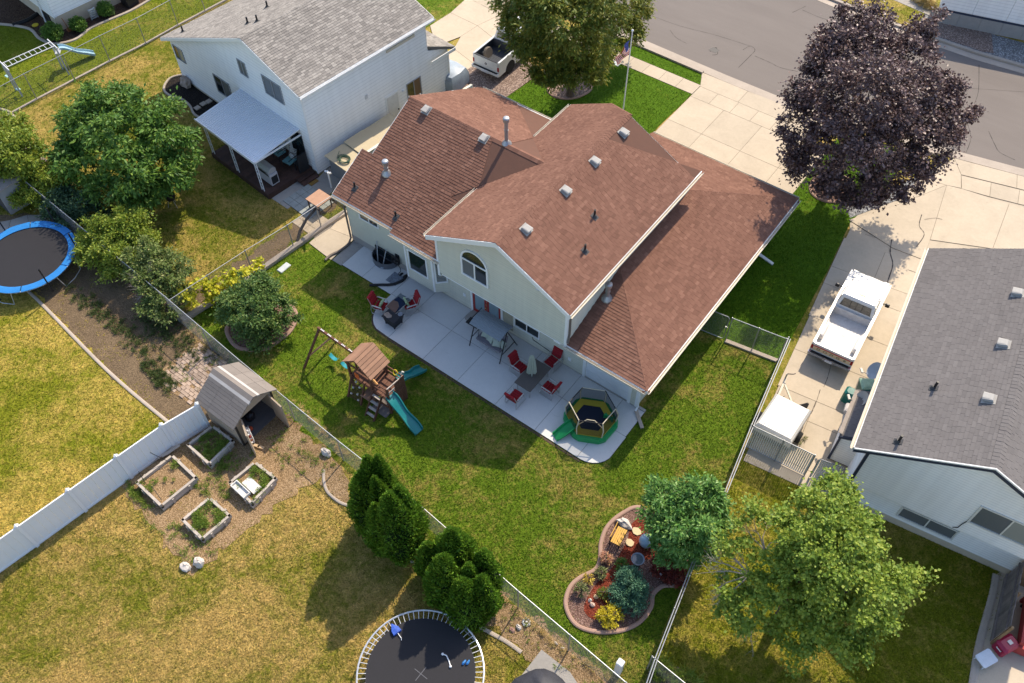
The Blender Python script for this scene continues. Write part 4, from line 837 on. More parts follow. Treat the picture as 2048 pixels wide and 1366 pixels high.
def foliage(name, lobes, mat, parent, per=9, npc=60, cr=.38, L=.18, W=.1, droop=.2, seed=1, up=.6, low=-.6, dens=2.3, sat=7, wave=0, cut=-.45):
    """leaves gathered in clumps over the lobes of a crown, as many as it takes to close it"""
    rng = np.random.default_rng(seed); cs, outs = [], []; frac = (1-low)/2; lobes = [(a, b_, c_, d_*(.88 if sat and d_ > .6 else 1)) for a, b_, c_, d_ in lobes]
    for (x, y, z, r) in [l for l in lobes if l[3] > .6 and sat]:
        for d in unit(rng.normal(size=(sat, 3))+np.array([0, 0, .25])): q = r*(.22+.2*rng.random()); e = r*rng.uniform(.9, 1.2); lobes.append((x+d[0]*e, y+d[1]*e, max(q*.8, z+d[2]*e*.95), q))
    for (x, y, z, r) in lobes:
        k = max(3, int(dens*12.57*r*r*frac/(npc*L*W*.5))) if dens else max(3, int(per*r*r))
        d = rng.normal(size=(int(k/frac*1.2)+4, 3)); d = unit(d); d = d[d[:, 2] > low][:k]; rad = r*(.5+.52*rng.random((len(d), 1))**.55)
        cs.append(np.array([x, y, z])+d*rad*np.array([1, 1, .92])); outs.append(d)
    cl, out = np.concatenate(cs), np.concatenate(outs)
    if sat:
        wl = wave or max(.5, min(1.15, 2.2*cr)); q = cl*(6.283/wl); ph = rng.random(6)*6.28
        v_ = np.sin(q[:, 0]+ph[0]+.7*np.sin(q[:, 1]*.6+ph[3]))*np.sin(q[:, 1]+ph[1]+.7*np.sin(q[:, 2]*.6+ph[4]))+np.sin(q[:, 2]*1.1+ph[2]+.8*np.sin(q[:, 0]*.5+ph[5])); keep = v_ > cut
        cl, out = cl[keep], out[keep]
    K = len(cl)
    sz = cr*(.55+.8*rng.random(K)); tone = rng.random(K); idx = np.repeat(np.arange(K), npc); N = len(idx)
    off = rng.normal(size=(N, 3))*.5; off[:, 2] *= .7
    c = cl[idx]+off*sz[idx][:, None]
    nrm = unit(out[idx]*.5+np.array([0, 0, up])+rng.normal(size=(N, 3))*.5)
    ax = unit(unit(off+.001)*.6+out[idx]*.5+rng.normal(size=(N, 3))*.4+np.array([0, 0, -droop]))
    c[:, 2] = np.maximum(c[:, 2], .06); k = .5+.95*rng.random(N)
    return leaves_mesh(name, c, ax, nrm, L*k, W*k, mat, parent)
BARK = M('bark', (.13, .10, .075), .95, .3, 6, stretch=(3, 3, .8), bmp=.5); TWIG = M('dead_twig', (.36, .30, .26), .9, .2, 6); BARK_D = M('bark_dark', (.06, .05, .045), .95, .3, 6)
def limbs(name, base, ends, r0, mat, parent, seed=1, fork=.35):
    rr = random.Random(seed); mb = MB(); b = Vector(base); zm_ = min(e[2] for e in ends)
    top = Vector((b.x, b.y, b.z))+(Vector(ends[0])-b)*fork; top = Vector((b.x+(top.x-b.x)*.4, b.y+(top.y-b.y)*.4, max(.5, top.z)))
    mb.tube([b+Vector((0, 0, -.1)), b+Vector((0, 0, .12)), b.lerp(top, .5)+Vector((rr.uniform(-.05, .05), rr.uniform(-.05, .05), 0)), top], [r0*1.5, r0*1.1, r0*.9, r0*.75], 9)
    for e in ends:
        e = Vector(e); mid = top.lerp(e, .5)+Vector((rr.uniform(-.2, .2), rr.uniform(-.2, .2), rr.uniform(0, .25)))
        mb.tube([top-Vector((0, 0, .1)), mid, e], [r0*.5, r0*.3, r0*.1], 6)
        for k in range(3):
            q = mid.lerp(e, rr.random()); t = q+Vector((rr.uniform(-1, 1), rr.uniform(-1, 1), rr.uniform(-.2, .8)))*.5; mb.tube([q, t], [r0*.13, r0*.04], 4)
    return mb.obj(name, mat, parent)
def lob(l): return [(*P(x, y, z)[:2], z, r) for x, y, z, r in l]
def tree(label, base, lobes, mat, bark=None, r0=.2, cat='tree', name='tree', group=None, **k):
    t = thing(name, label, cat, (base[0], base[1], 0), 0, group); L_ = lob(lobes)
    limbs('trunk', (base[0], base[1], 0), [(a, b_, c) for a, b_, c, d in L_[:9]], r0, bark or BARK, t, k.get('seed', 1)); foliage('crown', L_, mat, t, **k); return t
def bush(label, base, lobes, mat, r0=.06, cat='bush', name='bush', group=None, **k):
    k.setdefault('low', -.2); return tree(label, base, lobes, mat, BARK, r0, cat, name, group, **k)
LF = {}
LM1 = leafmat('leaf_deep_green', [(0.026, 0.072, 0.014), (0.058, 0.138, 0.023), (0.109, 0.217, 0.032), (0.189, 0.275, 0.043)], .22)
LM2 = leafmat('leaf_olive', [(0.043, 0.080, 0.017), (0.087, 0.145, 0.022), (0.174, 0.210, 0.029), (0.275, 0.239, 0.043)], .25)
LM3 = leafmat('leaf_purple', [(.034, .018, .019), (.075, .043, .043), (.14, .088, .084), (.29, .20, .185)], .08, .42); MATS['leaf_purple'].node_tree.nodes['Principled BSDF'].inputs['Specular IOR Level'].default_value = .35
LM4 = leafmat('leaf_maple', [(0.072, 0.131, 0.020), (0.145, 0.239, 0.032), (0.246, 0.341, 0.051), (0.392, 0.435, 0.072)], .3)
LM5 = leafmat('leaf_glossy', [(0.043, 0.123, 0.029), (0.087, 0.217, 0.043), (0.160, 0.304, 0.065), (0.290, 0.435, 0.131)], .22, .38)
LM6 = leafmat('leaf_cedar', [(.028, .085, .010), (.07, .175, .016), (.13, .255, .022), (.21, .33, .035)], .18)
LM7 = leafmat('leaf_yellow', [(0.319, 0.290, 0.029), (0.609, 0.522, 0.043), (0.841, 0.696, 0.072), (0.850, 0.850, 0.145)], .3)
LM8 = leafmat('leaf_juniper', [(0.032, 0.087, 0.043), (0.058, 0.145, 0.080), (0.087, 0.196, 0.109), (0.131, 0.261, 0.145)], .1)
LM9 = leafmat('leaf_hedge', [(.06, .115, .016), (.135, .215, .024), (.23, .30, .035), (.36, .37, .055)], .25)
LM10 = leafmat('leaf_vine', [(0.116, 0.189, 0.014), (0.319, 0.362, 0.022), (0.609, 0.551, 0.043), (0.850, 0.754, 0.087)], .35)
LM11 = leafmat('leaf_crimson', [(0.043, 0.009, 0.009), (0.109, 0.017, 0.014), (0.189, 0.032, 0.022), (0.290, 0.072, 0.029)], .15)
LM12 = leafmat('leaf_dull', [(.06, .085, .035), (.12, .16, .05), (.20, .22, .08), (.34, .30, .13)], .2)
LM13 = leafmat('leaf_weed', [(0.058, 0.131, 0.017), (0.116, 0.225, 0.026), (0.203, 0.290, 0.043), (0.348, 0.348, 0.087)], .25)
LM14 = leafmat('leaf_straw', [(0.290, 0.203, 0.072), (0.493, 0.348, 0.131), (0.667, 0.493, 0.203), (0.797, 0.609, 0.290)], .2)
tree('big bushy deep green tree on the dry lawn beside the covered deck', P(296, 394), [(225, 205, 4.0, 1.19), (290, 225, 4.2, 1.33), (175, 270, 3.1, 1.42), (240, 275, 4.2, 1.61), (330, 275, 3.7, 1.42), (368, 300, 2.8, 1.14), (180, 335, 2.2, 1.42), (262, 342, 3.1, 1.47), (340, 350, 2.3, 1.04), (215, 385, 1.5, 1.23), (280, 388, 1.9, 1.14), (318, 385, 1.5, 0.76), (150, 250, 3.4, 0.95), (196, 180, 4.0, 0.57), (140, 300, 2.3, 0.85), (240, 192, 4.2, 0.76), (200, 230, 3.9, 1.14)], LM1, r0=.2, per=8, npc=78, cr=.42, L=.24, W=.10, droop=.5, seed=3, dens=2.5, cut=-.05, wave=1.0)
tree('tall olive green shade tree on the front lawn hiding the white pickup', P(1140, 190), [(1140, 40, 6.0, 2.2), (1060, 30, 5.2, 1.7), (1215, 40, 3.6, 1.5), (1058, 85, 3.8, 1.0), (1090, 100, 3.6, 1.5), (1160, 110, 3.4, 1.6), (1222, 100, 2.0, 1.0), (1258, 60, 2.3, .9), (1030, 20, 5.5, 1.0), (1110, -20, 7, 1.8), (1200, -10, 7, 1.8), (1130, 150, 2.2, .9), (1185, 140, 2.4, .9), (1090, 145, 2.4, .8), (1268, 20, 3.2, 1.1), (1070, -30, 7, 1.5)], LM2, r0=.22, per=7.5, npc=80, cr=.45, L=.22, W=.085, droop=.35, seed=5, dens=2.1, cut=-.25)
tree('large dark purple leaved maple on the lawn between the driveways', P(1664, 380), [(1720, 110, 7.2, 2.0), (1800, 130, 7.0, 1.9), (1660, 170, 6.0, 1.9), (1740, 180, 7.6, 2.2), (1830, 210, 6.0, 2.0), (1620, 250, 4.6, 1.7), (1700, 260, 5.8, 2.2), (1790, 280, 5.0, 2.1), (1870, 240, 5.2, 1.4), (1640, 330, 2.9, 1.4), (1720, 345, 3.3, 1.5), (1790, 350, 3.2, 1.5), (1850, 310, 4.0, 1.4), (1600, 285, 3.6, .9), (1598, 190, 5.4, .85), (1690, 75, 7.3, 1.1), (1750, 50, 7.8, .9), (1847, 55, 7.6, .9), (1845, 85, 7.4, 1.0), (1920, 250, 5.0, .7), (1945, 235, 5.0, .5), (1968, 218, 5.0, .35), (1735, 385, 2.6, 1.0), (1670, 380, 2.2, .9), (1606, 345, 2.4, .6), (1880, 175, 6.2, 1.1), (1640, 110, 6.8, 1.0), (1765, 95, 7.5, 1.1)], LM3, BARK_D, r0=.24, per=7.2, npc=74, cr=.40, L=.14, W=.11, droop=.25, seed=7, dens=2.1, cut=.08, wave=1.15)
tree('big light green maple in the east yard with dead twigs on one side', P(1545, 1258), [(1655, 995, 5.6, .9), (1625, 1040, 5.6, 1.1), (1690, 1040, 5.4, 1.1), (1600, 1080, 5.2, .9), (1660, 1100, 5.6, 1.3), (1715, 1100, 4.6, 1.0), (1620, 1160, 4.6, 1.2), (1690, 1175, 4.6, 1.3), (1760, 1165, 4.2, .9), (1810, 1165, 4.0, .65), (1840, 1160, 4.0, .4), (1560, 1190, 3.6, 1.0), (1500, 1220, 2.8, .8), (1540, 1130, 3.8, .8), (1660, 1240, 3.2, 1.2), (1740, 1220, 3.2, .9), (1590, 1260, 2.2, .9), (1590, 1310, 1.5, .5), (1710, 1260, 2.8, .8), (1485, 1060, 4.2, .5), (1512, 1030, 4.4, .45), (1460, 1180, 2.6, .6), (1640, 1290, 2.2, .6), (1690, 1290, 2.2, .5), (1455, 1230, 1.8, .45), (1450, 1085, 3.8, .45), (1770, 1245, 2.6, .5)], LM4, r0=.2, per=15, npc=62, cr=.30, L=.115, W=.095, droop=.25, seed=9, dens=2.3, cut=.08, wave=.95, up=.9)
# dead branches of the maple
def twiggy(name, root, tips, r, mat, parent, seed, n=5):
    rr = random.Random(seed); mb = MB()
    for t in tips:
        a, b_ = Vector(root), Vector(t); mid = a.lerp(b_, .5)+Vector((rr.uniform(-.15, .15), rr.uniform(-.15, .15), .1)); mb.tube([a, mid, b_], [r, r*.6, r*.2], 5)
        for k in range(n):
            q = mid.lerp(b_, rr.random()*.9); d = (b_-a).normalized(); e = q+d*rr.uniform(.15, .5)+Vector((rr.uniform(-.35, .35), rr.uniform(-.35, .35), rr.uniform(-.2, .25))); mb.tube([q, e], [r*.35, r*.1], 4)
            for j in range(2): g_ = q.lerp(e, rr.uniform(.3, .9)); mb.tube([g_, g_+d*.2+Vector((rr.uniform(-.2, .2), rr.uniform(-.2, .2), rr.uniform(-.1, .1)))], [r*.2, r*.07], 3)
    return mb.obj(name, mat, parent)
t4 = [o for o in bpy.data.objects if o.get('label', '').startswith('big light green maple')][0]
twiggy('dead_branch', P(1500, 1150, 3.2), [P(1418, 1120, 3.2), P(1412, 1145, 3.0), P(1420, 1185, 2.6), P(1437, 1190, 2.6), P(1450, 1100, 3.4), P(1432, 1092, 3.4), P(1470, 1120, 3.2)], .035, TWIG, t4, 3, 8)
twiggy('dead_branch', P(1530, 1100, 3.8), [P(1490, 1050, 4.2), P(1510, 1060, 4.2), P(1535, 1050, 4.2), P(1550, 1085, 4.0)], .03, TWIG, t4, 4, 5)
twiggy('dead_branch', P(1510, 1250, 1.8), [P(1490, 1275, 1.6), P(1500, 1285, 1.5)], .02, TWIG, t4, 5, 4)
tree('glossy green tree growing in the curved flower bed by the side fence', P(1352, 1128), [(1335, 1000, 2.4, .75), (1380, 1010, 2.8, .9), (1330, 1050, 2.2, .8), (1380, 1060, 2.7, .95), (1350, 1090, 1.7, .75), (1400, 1090, 1.9, .75), (1310, 1030, 2.0, .55), (1420, 1035, 2.5, .7), (1400, 970, 3.0, .5), (1415, 985, 3.0, .6), (1440, 1000, 2.7, .4), (1320, 990, 2.4, .5), (1310, 1085, 1.3, .3), (1370, 1110, 1.5, .5), (1435, 1050, 2.2, .45)], LM5, r0=.09, per=22, npc=58, cr=.25, L=.17, W=.065, droop=.2, seed=11)
bush('rounded olive hedge bush beside the blue rimmed trampoline', P(232, 530), [(215, 480, 1.4, 1.0), (255, 470, 1.5, 1.0), (200, 510, 1.0, .9), (245, 515, 1.2, 1.0), (275, 495, 1.0, .8), (225, 540, .7, .8), (185, 480, 1.0, .7), (205, 458, 1.7, .8), (250, 452, 1.9, .9), (285, 482, 1.3, .8), (288, 512, .9, .7), (180, 510, .8, .7)], LM9, per=20, npc=60, cr=.26, L=.13, W=.07, seed=13)
b = bush('shaggy bush with grey dead twigs between two fence corners', P(318, 610), [(300, 520, 1.7, .9), (340, 530, 1.6, .9), (290, 560, 1.3, .8), (350, 565, 1.3, .8), (320, 590, 1.0, .8), (335, 625, .7, .6), (300, 620, .6, .6), (365, 590, .8, .5), (270, 540, 1.0, .6), (355, 600, .8, .5), (318, 515, 1.8, .7)], leafmat('leaf_mixed', [(.055, .10, .022), (.11, .17, .037), (.18, .24, .06), (.28, .28, .11)], .22), per=16, npc=52, cr=.26, L=.15, W=.06, seed=15)
twiggy('dead_branch', P(305, 585, 1.2), [P(270, 560, 1.6), P(280, 575, 1.4), P(300, 545, 1.9), P(275, 600, 1), P(318, 560, 1.8)], .02, TWIG, b, 8, 7)
bush('dark green bush inside the pink kidney shaped edging', P(515, 660), [(490, 590, 1.8, .9), (535, 595, 1.7, .9), (470, 630, 1.1, .8), (510, 630, 1.7, 1.0), (555, 625, 1.2, .8), (500, 665, .9, .8), (545, 655, .9, .75), (515, 570, 1.8, .7), (475, 600, 1.3, .7), (530, 680, .5, .5), (566, 605, 1.1, .5)], leafmat('leaf_bush', [(0.032, 0.080, 0.020), (0.065, 0.138, 0.032), (0.116, 0.196, 0.043), (0.210, 0.261, 0.072)], .2), per=19, npc=58, cr=.26, L=.14, W=.07, seed=17)
bush('low dark shrub in the shade along the west end of the rear fence', P(160, 440), [(130, 400, 1.2, .8), (160, 410, 1.2, .9), (185, 425, .8, .7), (110, 400, .8, .7), (140, 435, .7, .7), (105, 430, .6, .6)], leafmat('leaf_shade', [(0.017, 0.043, 0.026), (0.036, 0.080, 0.043), (0.065, 0.123, 0.058), (0.102, 0.174, 0.072)], .15), per=18, npc=50, cr=.26, L=.13, W=.07, seed=19)
bush('loose yellow green tree at the left edge above the dark shed', P(30, 385), [(10, 290, 3.2, 1.2), (45, 310, 2.8, 1.2), (10, 330, 2.2, 1.1), (60, 345, 1.8, .9), (-20, 300, 3, 1.2), (30, 265, 3.2, .9), (-10, 350, 1.6, 1.0)], LM9, per=13, npc=56, cr=.34, L=.16, W=.08, seed=21, cat='tree', name='tree', r0=.1)
bush('yellow green bush behind the fence near the dark shed', P(100, 405), [(75, 355, 1.6, .8), (110, 365, 1.6, .9), (95, 395, 1.0, .8), (125, 385, 1.0, .6), (60, 385, 1.0, .7), (45, 400, .8, .6)], LM9, per=16, npc=54, cr=.3, L=.14, W=.07, seed=22)
def clothmat(name, col):
    m, nt, b = newmat(name, .8, 0, .1); b.inputs['Base Color'].default_value = (*col, 1); t = nt.nodes.new('ShaderNodeBsdfTranslucent'); t.inputs[0].default_value = (*col, 1); x = nt.nodes.new('ShaderNodeMixShader'); x.inputs[0].default_value = .5; nt.links.new(b.outputs[0], x.inputs[1]); nt.links.new(t.outputs[0], x.inputs[2]); nt.links.new(x.outputs[0], nt.nodes['Material Output'].inputs[0]); return m
# six-foot cedars behind the rear fence: columns of upright sprays
def cedar(label, b, h, r, seed, group='columnar cedars along the rear fence'):
    base = P(*b); t = thing('cedar', label, 'cedar', tuple(base), 0, group); rng = np.random.default_rng(seed)
    ph = rng.random(8)*6.28
    def rad(z, a):
        u = z/h; p = np.minimum(1, (1-u)**.62*1.35)*np.minimum(1, .62+u*2.2)
        return r*p*(1+.10*np.sin(a*3+ph[0]+z*1.1)+.08*np.sin(a*5+ph[1]-z*2.3)+.07*np.sin(z*5+ph[2]+a*2))
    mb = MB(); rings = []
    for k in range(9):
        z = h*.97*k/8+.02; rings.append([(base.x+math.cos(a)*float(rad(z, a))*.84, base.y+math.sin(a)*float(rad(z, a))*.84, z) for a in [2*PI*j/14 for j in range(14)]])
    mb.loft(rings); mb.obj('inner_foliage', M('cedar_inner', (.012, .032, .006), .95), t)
    N = int(3000*r*h/1.2); z = h*rng.random(N)**1.15; a = rng.random(N)*2*PI; rr_ = rad(z, a)*(.80+.22*rng.random(N)+.16*rng.random(N)**4)
    c = np.stack([base.x+np.cos(a)*rr_, base.y+np.sin(a)*rr_, z+.03], 1); o = np.stack([np.cos(a), np.sin(a), np.zeros(N)], 1)
    ax = unit(np.array([0, 0, 1.0])+o*.55+rng.normal(size=(N, 3))*.35); tw = unit(rng.normal(size=(N, 3))*.8+np.cross(o, [0, 0, 1.0])*.2+o*.7); k = .7+.7*rng.random(N)
    leaves_mesh('sprays', c, ax, tw, .17*k, .055*k, LM6, t, .1)
    mb = MB(); mb.tube([base, base+Vector((0, 0, .4))], [.09, .07], 7); mb.obj('trunk', BARK, t); return t
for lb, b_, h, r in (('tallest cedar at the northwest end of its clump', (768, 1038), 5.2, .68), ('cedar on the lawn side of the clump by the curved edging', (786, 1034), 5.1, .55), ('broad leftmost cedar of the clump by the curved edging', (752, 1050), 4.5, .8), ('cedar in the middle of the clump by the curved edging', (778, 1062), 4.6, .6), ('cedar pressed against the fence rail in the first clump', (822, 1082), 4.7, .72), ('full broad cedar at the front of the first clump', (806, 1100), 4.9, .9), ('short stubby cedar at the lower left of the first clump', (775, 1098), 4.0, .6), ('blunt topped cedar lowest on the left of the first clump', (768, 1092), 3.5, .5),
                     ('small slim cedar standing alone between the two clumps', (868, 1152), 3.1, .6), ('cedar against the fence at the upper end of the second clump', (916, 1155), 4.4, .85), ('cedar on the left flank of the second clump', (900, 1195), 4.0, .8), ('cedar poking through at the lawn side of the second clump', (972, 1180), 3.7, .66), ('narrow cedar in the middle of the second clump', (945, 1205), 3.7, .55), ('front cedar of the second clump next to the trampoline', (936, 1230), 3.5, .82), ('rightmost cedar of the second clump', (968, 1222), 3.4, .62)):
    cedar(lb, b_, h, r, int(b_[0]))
# grape vine on the mow-strip fence
v = thing('grape_vine', 'yellow green grape vine sprawling along the chain link fence', 'vine', tuple(P(437, 600)), 0)
foliage('leaves', lob([(370, 590, 1.2, .35), (400, 575, 1.3, .4), (425, 580, 1.0, .4), (445, 565, 1.2, .4), (465, 560, 1.3, .45), (480, 550, 1.4, .4), (500, 545, 1.3, .3), (385, 600, .8, .35), (440, 590, .7, .35), (460, 580, .6, .4), (520, 525, 1.3, .25), (415, 595, .7, .3)]), LM10, v, per=40, npc=36, cr=.22, L=.15, W=.13, seed=25)
mb = MB(); rr = random.Random(4)
for a, b_ in (((437, 600, 0), (470, 560, 1.2)), ((437, 600, 0), (400, 580, 1.2)), ((512, 550, 0), (520, 528, 1.1)), ((512, 550, 0), (480, 552, 1.3))): q = [P(*a), P(*a).lerp(P(*b_), .5)+Vector((.1, .1, .1)), P(*b_)]; mb.tube(q, [.05, .035, .015], 6)
mb.obj('stem', BARK, v)
mb = MB(); mb.tube([P(593, 492), P(600, 462, .5), P(612, 440, .9), P(625, 425, 1.3), P(633, 415, 1.6), P(637, 420, 1.7)], [.09, .08, .075, .07, .06, .05], 8)
for q in ((608, 445, .8), (622, 428, 1.2), (630, 417, 1.5)): mb.tube([P(*q), P(q[0]+rr.uniform(-6, 8), q[1]+rr.uniform(-10, 2), q[2]+.1)], [.03, .015], 5)
single('vine_stump', mb, BARK_D, 'gnarled leafless vine trunk leaning over the mow strip fence', 'vine trunk', tuple(P(593, 492)))
# flower bed shrubs
bush('round blue green juniper in the curved flower bed', P(1262, 1205), [(1258, 1180, .55, .72), (1240, 1190, .4, .5), (1275, 1185, .4, .5), (1260, 1160, .5, .5), (1265, 1205, .35, .5)], LM8, per=60, npc=46, cr=.14, L=.085, W=.03, seed=31, cat='shrub', name='shrub')
bush('golden yellow shrub at the tip of the curved flower bed', P(1218, 1243), [(1215, 1225, .35, .32), (1228, 1228, .3, .3), (1208, 1235, .3, .26), (1222, 1243, .25, .28), (1232, 1240, .22, .2)], leafmat('leaf_gold', [(0.174, 0.189, 0.014), (0.478, 0.392, 0.022), (0.725, 0.580, 0.043), (0.850, 0.725, 0.087)], .3), per=110, npc=26, cr=.12, L=.075, W=.05, seed=32, cat='shrub', name='shrub')
for i, (lb, b_, l_, m_, sd_) in enumerate((('small pinkish flowering shrub along the outer edge of the flower bed', (1212, 1124), [(1211, 1116, .25, .2), (1216, 1120, .2, .16)], leafmat('leaf_pink', [(0.131, 0.072, 0.043), (0.362, 0.160, 0.116), (0.580, 0.290, 0.203), (0.652, 0.507, 0.145)], .2), 41), ('dark ragged shrub between two small flowering shrubs in the bed', (1203, 1152), [(1202, 1146, .2, .22)], LM12, 42), ('small amber shrub at the outer edge of the flower bed', (1179, 1164), [(1178, 1158, .22, .2)], leafmat('leaf_amber', [(0.232, 0.174, 0.029), (0.435, 0.319, 0.043), (0.580, 0.435, 0.072), (0.725, 0.551, 0.116)], .2), 43), ('brownish wilted shrub at the western bulge of the flower bed', (1163, 1186), [(1162, 1178, .28, .26), (1155, 1186, .2, .2), (1170, 1182, .2, .18)], LM12, 44), ('small green shrub beside the round juniper', (1208, 1192), [(1207, 1187, .2, .2)], LM2, 45), ('leafy green plant next to the bird bath', (1243, 1138), [(1242, 1130, .35, .25), (1248, 1135, .3, .2)], LM1, 46))):
    bush(lb, P(*b_), l_, m_, r0=.03, per=130, npc=24, cr=.1, L=.08, W=.035, seed=sd_, cat='shrub', name='shrub')
bush('deep crimson barberry under the glossy tree in the flower bed', P(1345, 1150), [(1325, 1130, .35, .4), (1350, 1140, .4, .45), (1335, 1150, .3, .35), (1360, 1130, .3, .35), (1352, 1158, .2, .3), (1318, 1140, .25, .25)], LM11, r0=.03, per=50, npc=34, cr=.15, L=.07, W=.05, seed=51, cat='shrub', name='shrub')
for lb, b_, r in (('clipped round shrub at the corner of the far house', (112, 78), .62), ('clipped round shrub second along the far house wall', (160, 60), .5), ('clipped round shrub nearest the air conditioner', (214, 30), .5)):
    q = P(*b_); bush(lb, q, [], LM1, cat='shrub', name='shrub') if 0 else None
    t = thing('shrub', lb, 'shrub', tuple(q), 0, 'clipped shrubs by the far house'); foliage('crown', [(q.x, q.y, r*.9, r), (q.x+.15, q.y, r*.8, r*.9)], LM1, t, npc=40, cr=.12, L=.08, W=.045, sat=0, dens=3, seed=int(b_[0])); limbs('trunk', (q.x, q.y, 0), [(q.x, q.y, r*.8), (q.x+.1, q.y+.1, r*.7)], .04, BARK, t)
b = P(1365, 1355); t = thing('shrub', 'straw tipped ornamental grass clump beyond the side fence', 'shrub', tuple(P(1320, 1335)), 0)
foliage('blades', lob([(1320, 1330, .35, .3), (1335, 1340, .3, .3), (1310, 1345, .2, .25), (1365, 1358, .25, .35), (1390, 1366, .2, .3)]), LM13, t, per=45, npc=40, cr=.2, L=.28, W=.02, droop=-.8, seed=61)
mb = MB(); mb.blob(P(1345, 1366), (1.0, .6, .1), 3); mb.obj('litter', DIRT, t)
# ================================================================ fences
GALV = M('galvanised_pipe', (.36, .37, .38), .5, .15, 8, metallic=.6, spec=.5); WIRE = M('fence_wire', (.20, .205, .205), .6, .1, metallic=.5)
def wires(mb, a, b_, z0, z1, sp=.065, r=.0024):
    a, b_ = Vector(a), Vector(b_); d = (b_-a); L = d.length; d.normalize(); H = z1-z0; n = Vector((-d.y, d.x, 0))
    for fam in (1, -1):
        s = -H+.01 if fam == 1 else 0.01; e = L if fam == 1 else L+H
        while s < e:
            t0, t1 = max(0, -s) if fam == 1 else max(0, s-L), min(H, L-s) if fam == 1 else min(H, s)
            if t1-t0 > .02:
                p = a+d*(s+fam*t0)+Vector((0, 0, z0+t0)); q = a+d*(s+fam*t1)+Vector((0, 0, z0+t1)); off = n*(.004*fam); x = (q-p).normalized().cross(n)*r
                mb.add([p+off+x, p+off-x*.5+n*r*.8, p+off-x*.5-n*r*.8, q+off+x, q+off-x*.5+n*r*.8, q+off-x*.5-n*r*.8], [(0, 1, 4, 3), (1, 2, 5, 4), (2, 0, 3, 5)])
            s += sp
def chain_fence(label, pts, h=1.75, step=2.6, group=None, rail=True, z0=.06, posts=None, ends=True, sp=.075, pr=.03):
    pts = [Vector((p[0], p[1], 0)) for p in pts]; t = thing('chain_link_fence', label, 'fence', tuple(pts[0]), 0, group)
    mw = MB()
    for i in range(len(pts)-1):
        a, b_ = pts[i], pts[i+1]; L = (b_-a).length; n = max(1, round(L/step))
        for k in range(n+(1 if (i == len(pts)-2 and ends) else 0)):
            p = a.lerp(b_, k/n); mb = MB(); mb.tube([p-Vector((0, 0, .05)), p+Vector((0, 0, h+.02))], pr, 8); mb.tube([p+Vector((0, 0, h)), p+Vector((0, 0, h+.05))], [pr*1.3, pr*.6], 8); mb.obj('post', GALV, t)
        if rail: mb = MB(); mb.tube([a+Vector((0, 0, h)), b_+Vector((0, 0, h))], .02, 6); mb.obj('top_rail', GALV, t)
        wires(mw, a, b_, z0, h-.01, sp)
    mw.obj('chain_link', WIRE, t, kind='stuff'); return t
rear = [(-41.5, 11.85), (-29.15, 11.06), (-23.45, 10.62), (-17.12, 10.25), (-12.35, 10.05), (-7.18, 9.58), (-2.2, 9.2), (-1.0, 9.05)]
chain_fence('long chain link fence running behind the back lawn past the cedars', rear, 1.75, 2.6)
side = [(-4.41, 26.4), (-3.6, 21.25), (-2.97, 17.65), (-2.55, 14.45), (-1.82, 10.53), (-.9, 6.5)]
t = chain_fence('chain link side fence between the back lawn and the east driveway', side, 1.77, 2.5)
mb = MB()
for i in range(len(side)-1): mb.tube([Vector((side[i][0]+.09, side[i][1], 1.74)), Vector((side[i+1][0]+.09, side[i+1][1], 1.74))], .022, 6)
mb.obj('pipe_rail', GALV, t)
chain_fence('chain link fence draped with a yellow vine on a concrete mow strip', [(-27.6, 21.6), (-28.0, 17.9), (-28.4, 15.4), (-28.65, 13.2), (-28.9, 11.05)], 1.65, 2.3)
mb = MB()
ms = [(-27.45, 22.2), (-27.75, 20.0), (-27.95, 17.9), (-28.2, 15.4), (-28.5, 13.2), (-28.8, 11.2)]
a, b_ = offset_line(ms, -.12), offset_line(ms, .16)
for i in range(len(ms)-1): mb.hexa([(*a[i], -.1), (*a[i+1], -.1), (*b_[i+1], -.1), (*b_[i], -.1)], [(*a[i], .2), (*a[i+1], .2), (*b_[i+1], .2), (*b_[i], .2)])
single('mow_strip', mb, KERB, 'raised concrete mow strip under the vine covered fence', 'low wall', (-27.45, 22.2, 0))
chain_fence('chain link fence between the two far lawns at upper left', [(-49.75, 13.5), (-49.6, 17.3), (-49.36, 19.85), (-49.18, 22.4), (-48.88, 25), (-48.8, 27.6), (-48.5, 32), (-48, 38)], 1.8, 2.6)
strip('mow_edge', [(-49.8, 13.0), (-49.6, 17.3), (-49.18, 22.4), (-48.88, 25), (-48.8, 27.6), (-48.5, 32)], -.08, .08, .04, KERB, .1)
f = chain_fence('short chain link fence panel beside the garage walk gate', [(-7.0, 25.9), (-4.45, 26.3)], 1.75, 1.3, sp=.07)
single('garden_kerb', MB().prism([(-7.0, 25.78), (-4.5, 26.18), (-4.48, 26.36), (-7.0, 25.98)], -.05, .12) or MB(), KERB, 'concrete strip under the short fence panel by the garage', 'kerb', (-7, 25.85, 0)) if 0 else None
mb = MB(); mb.prism([(-7.0, 25.78), (-4.5, 26.18), (-4.48, 26.38), (-7.0, 25.98)], -.05, .1); single('mow_strip', mb, KERB, 'straight concrete strip under the short fence panel by the garage', 'low wall', (-7, 25.85, 0))
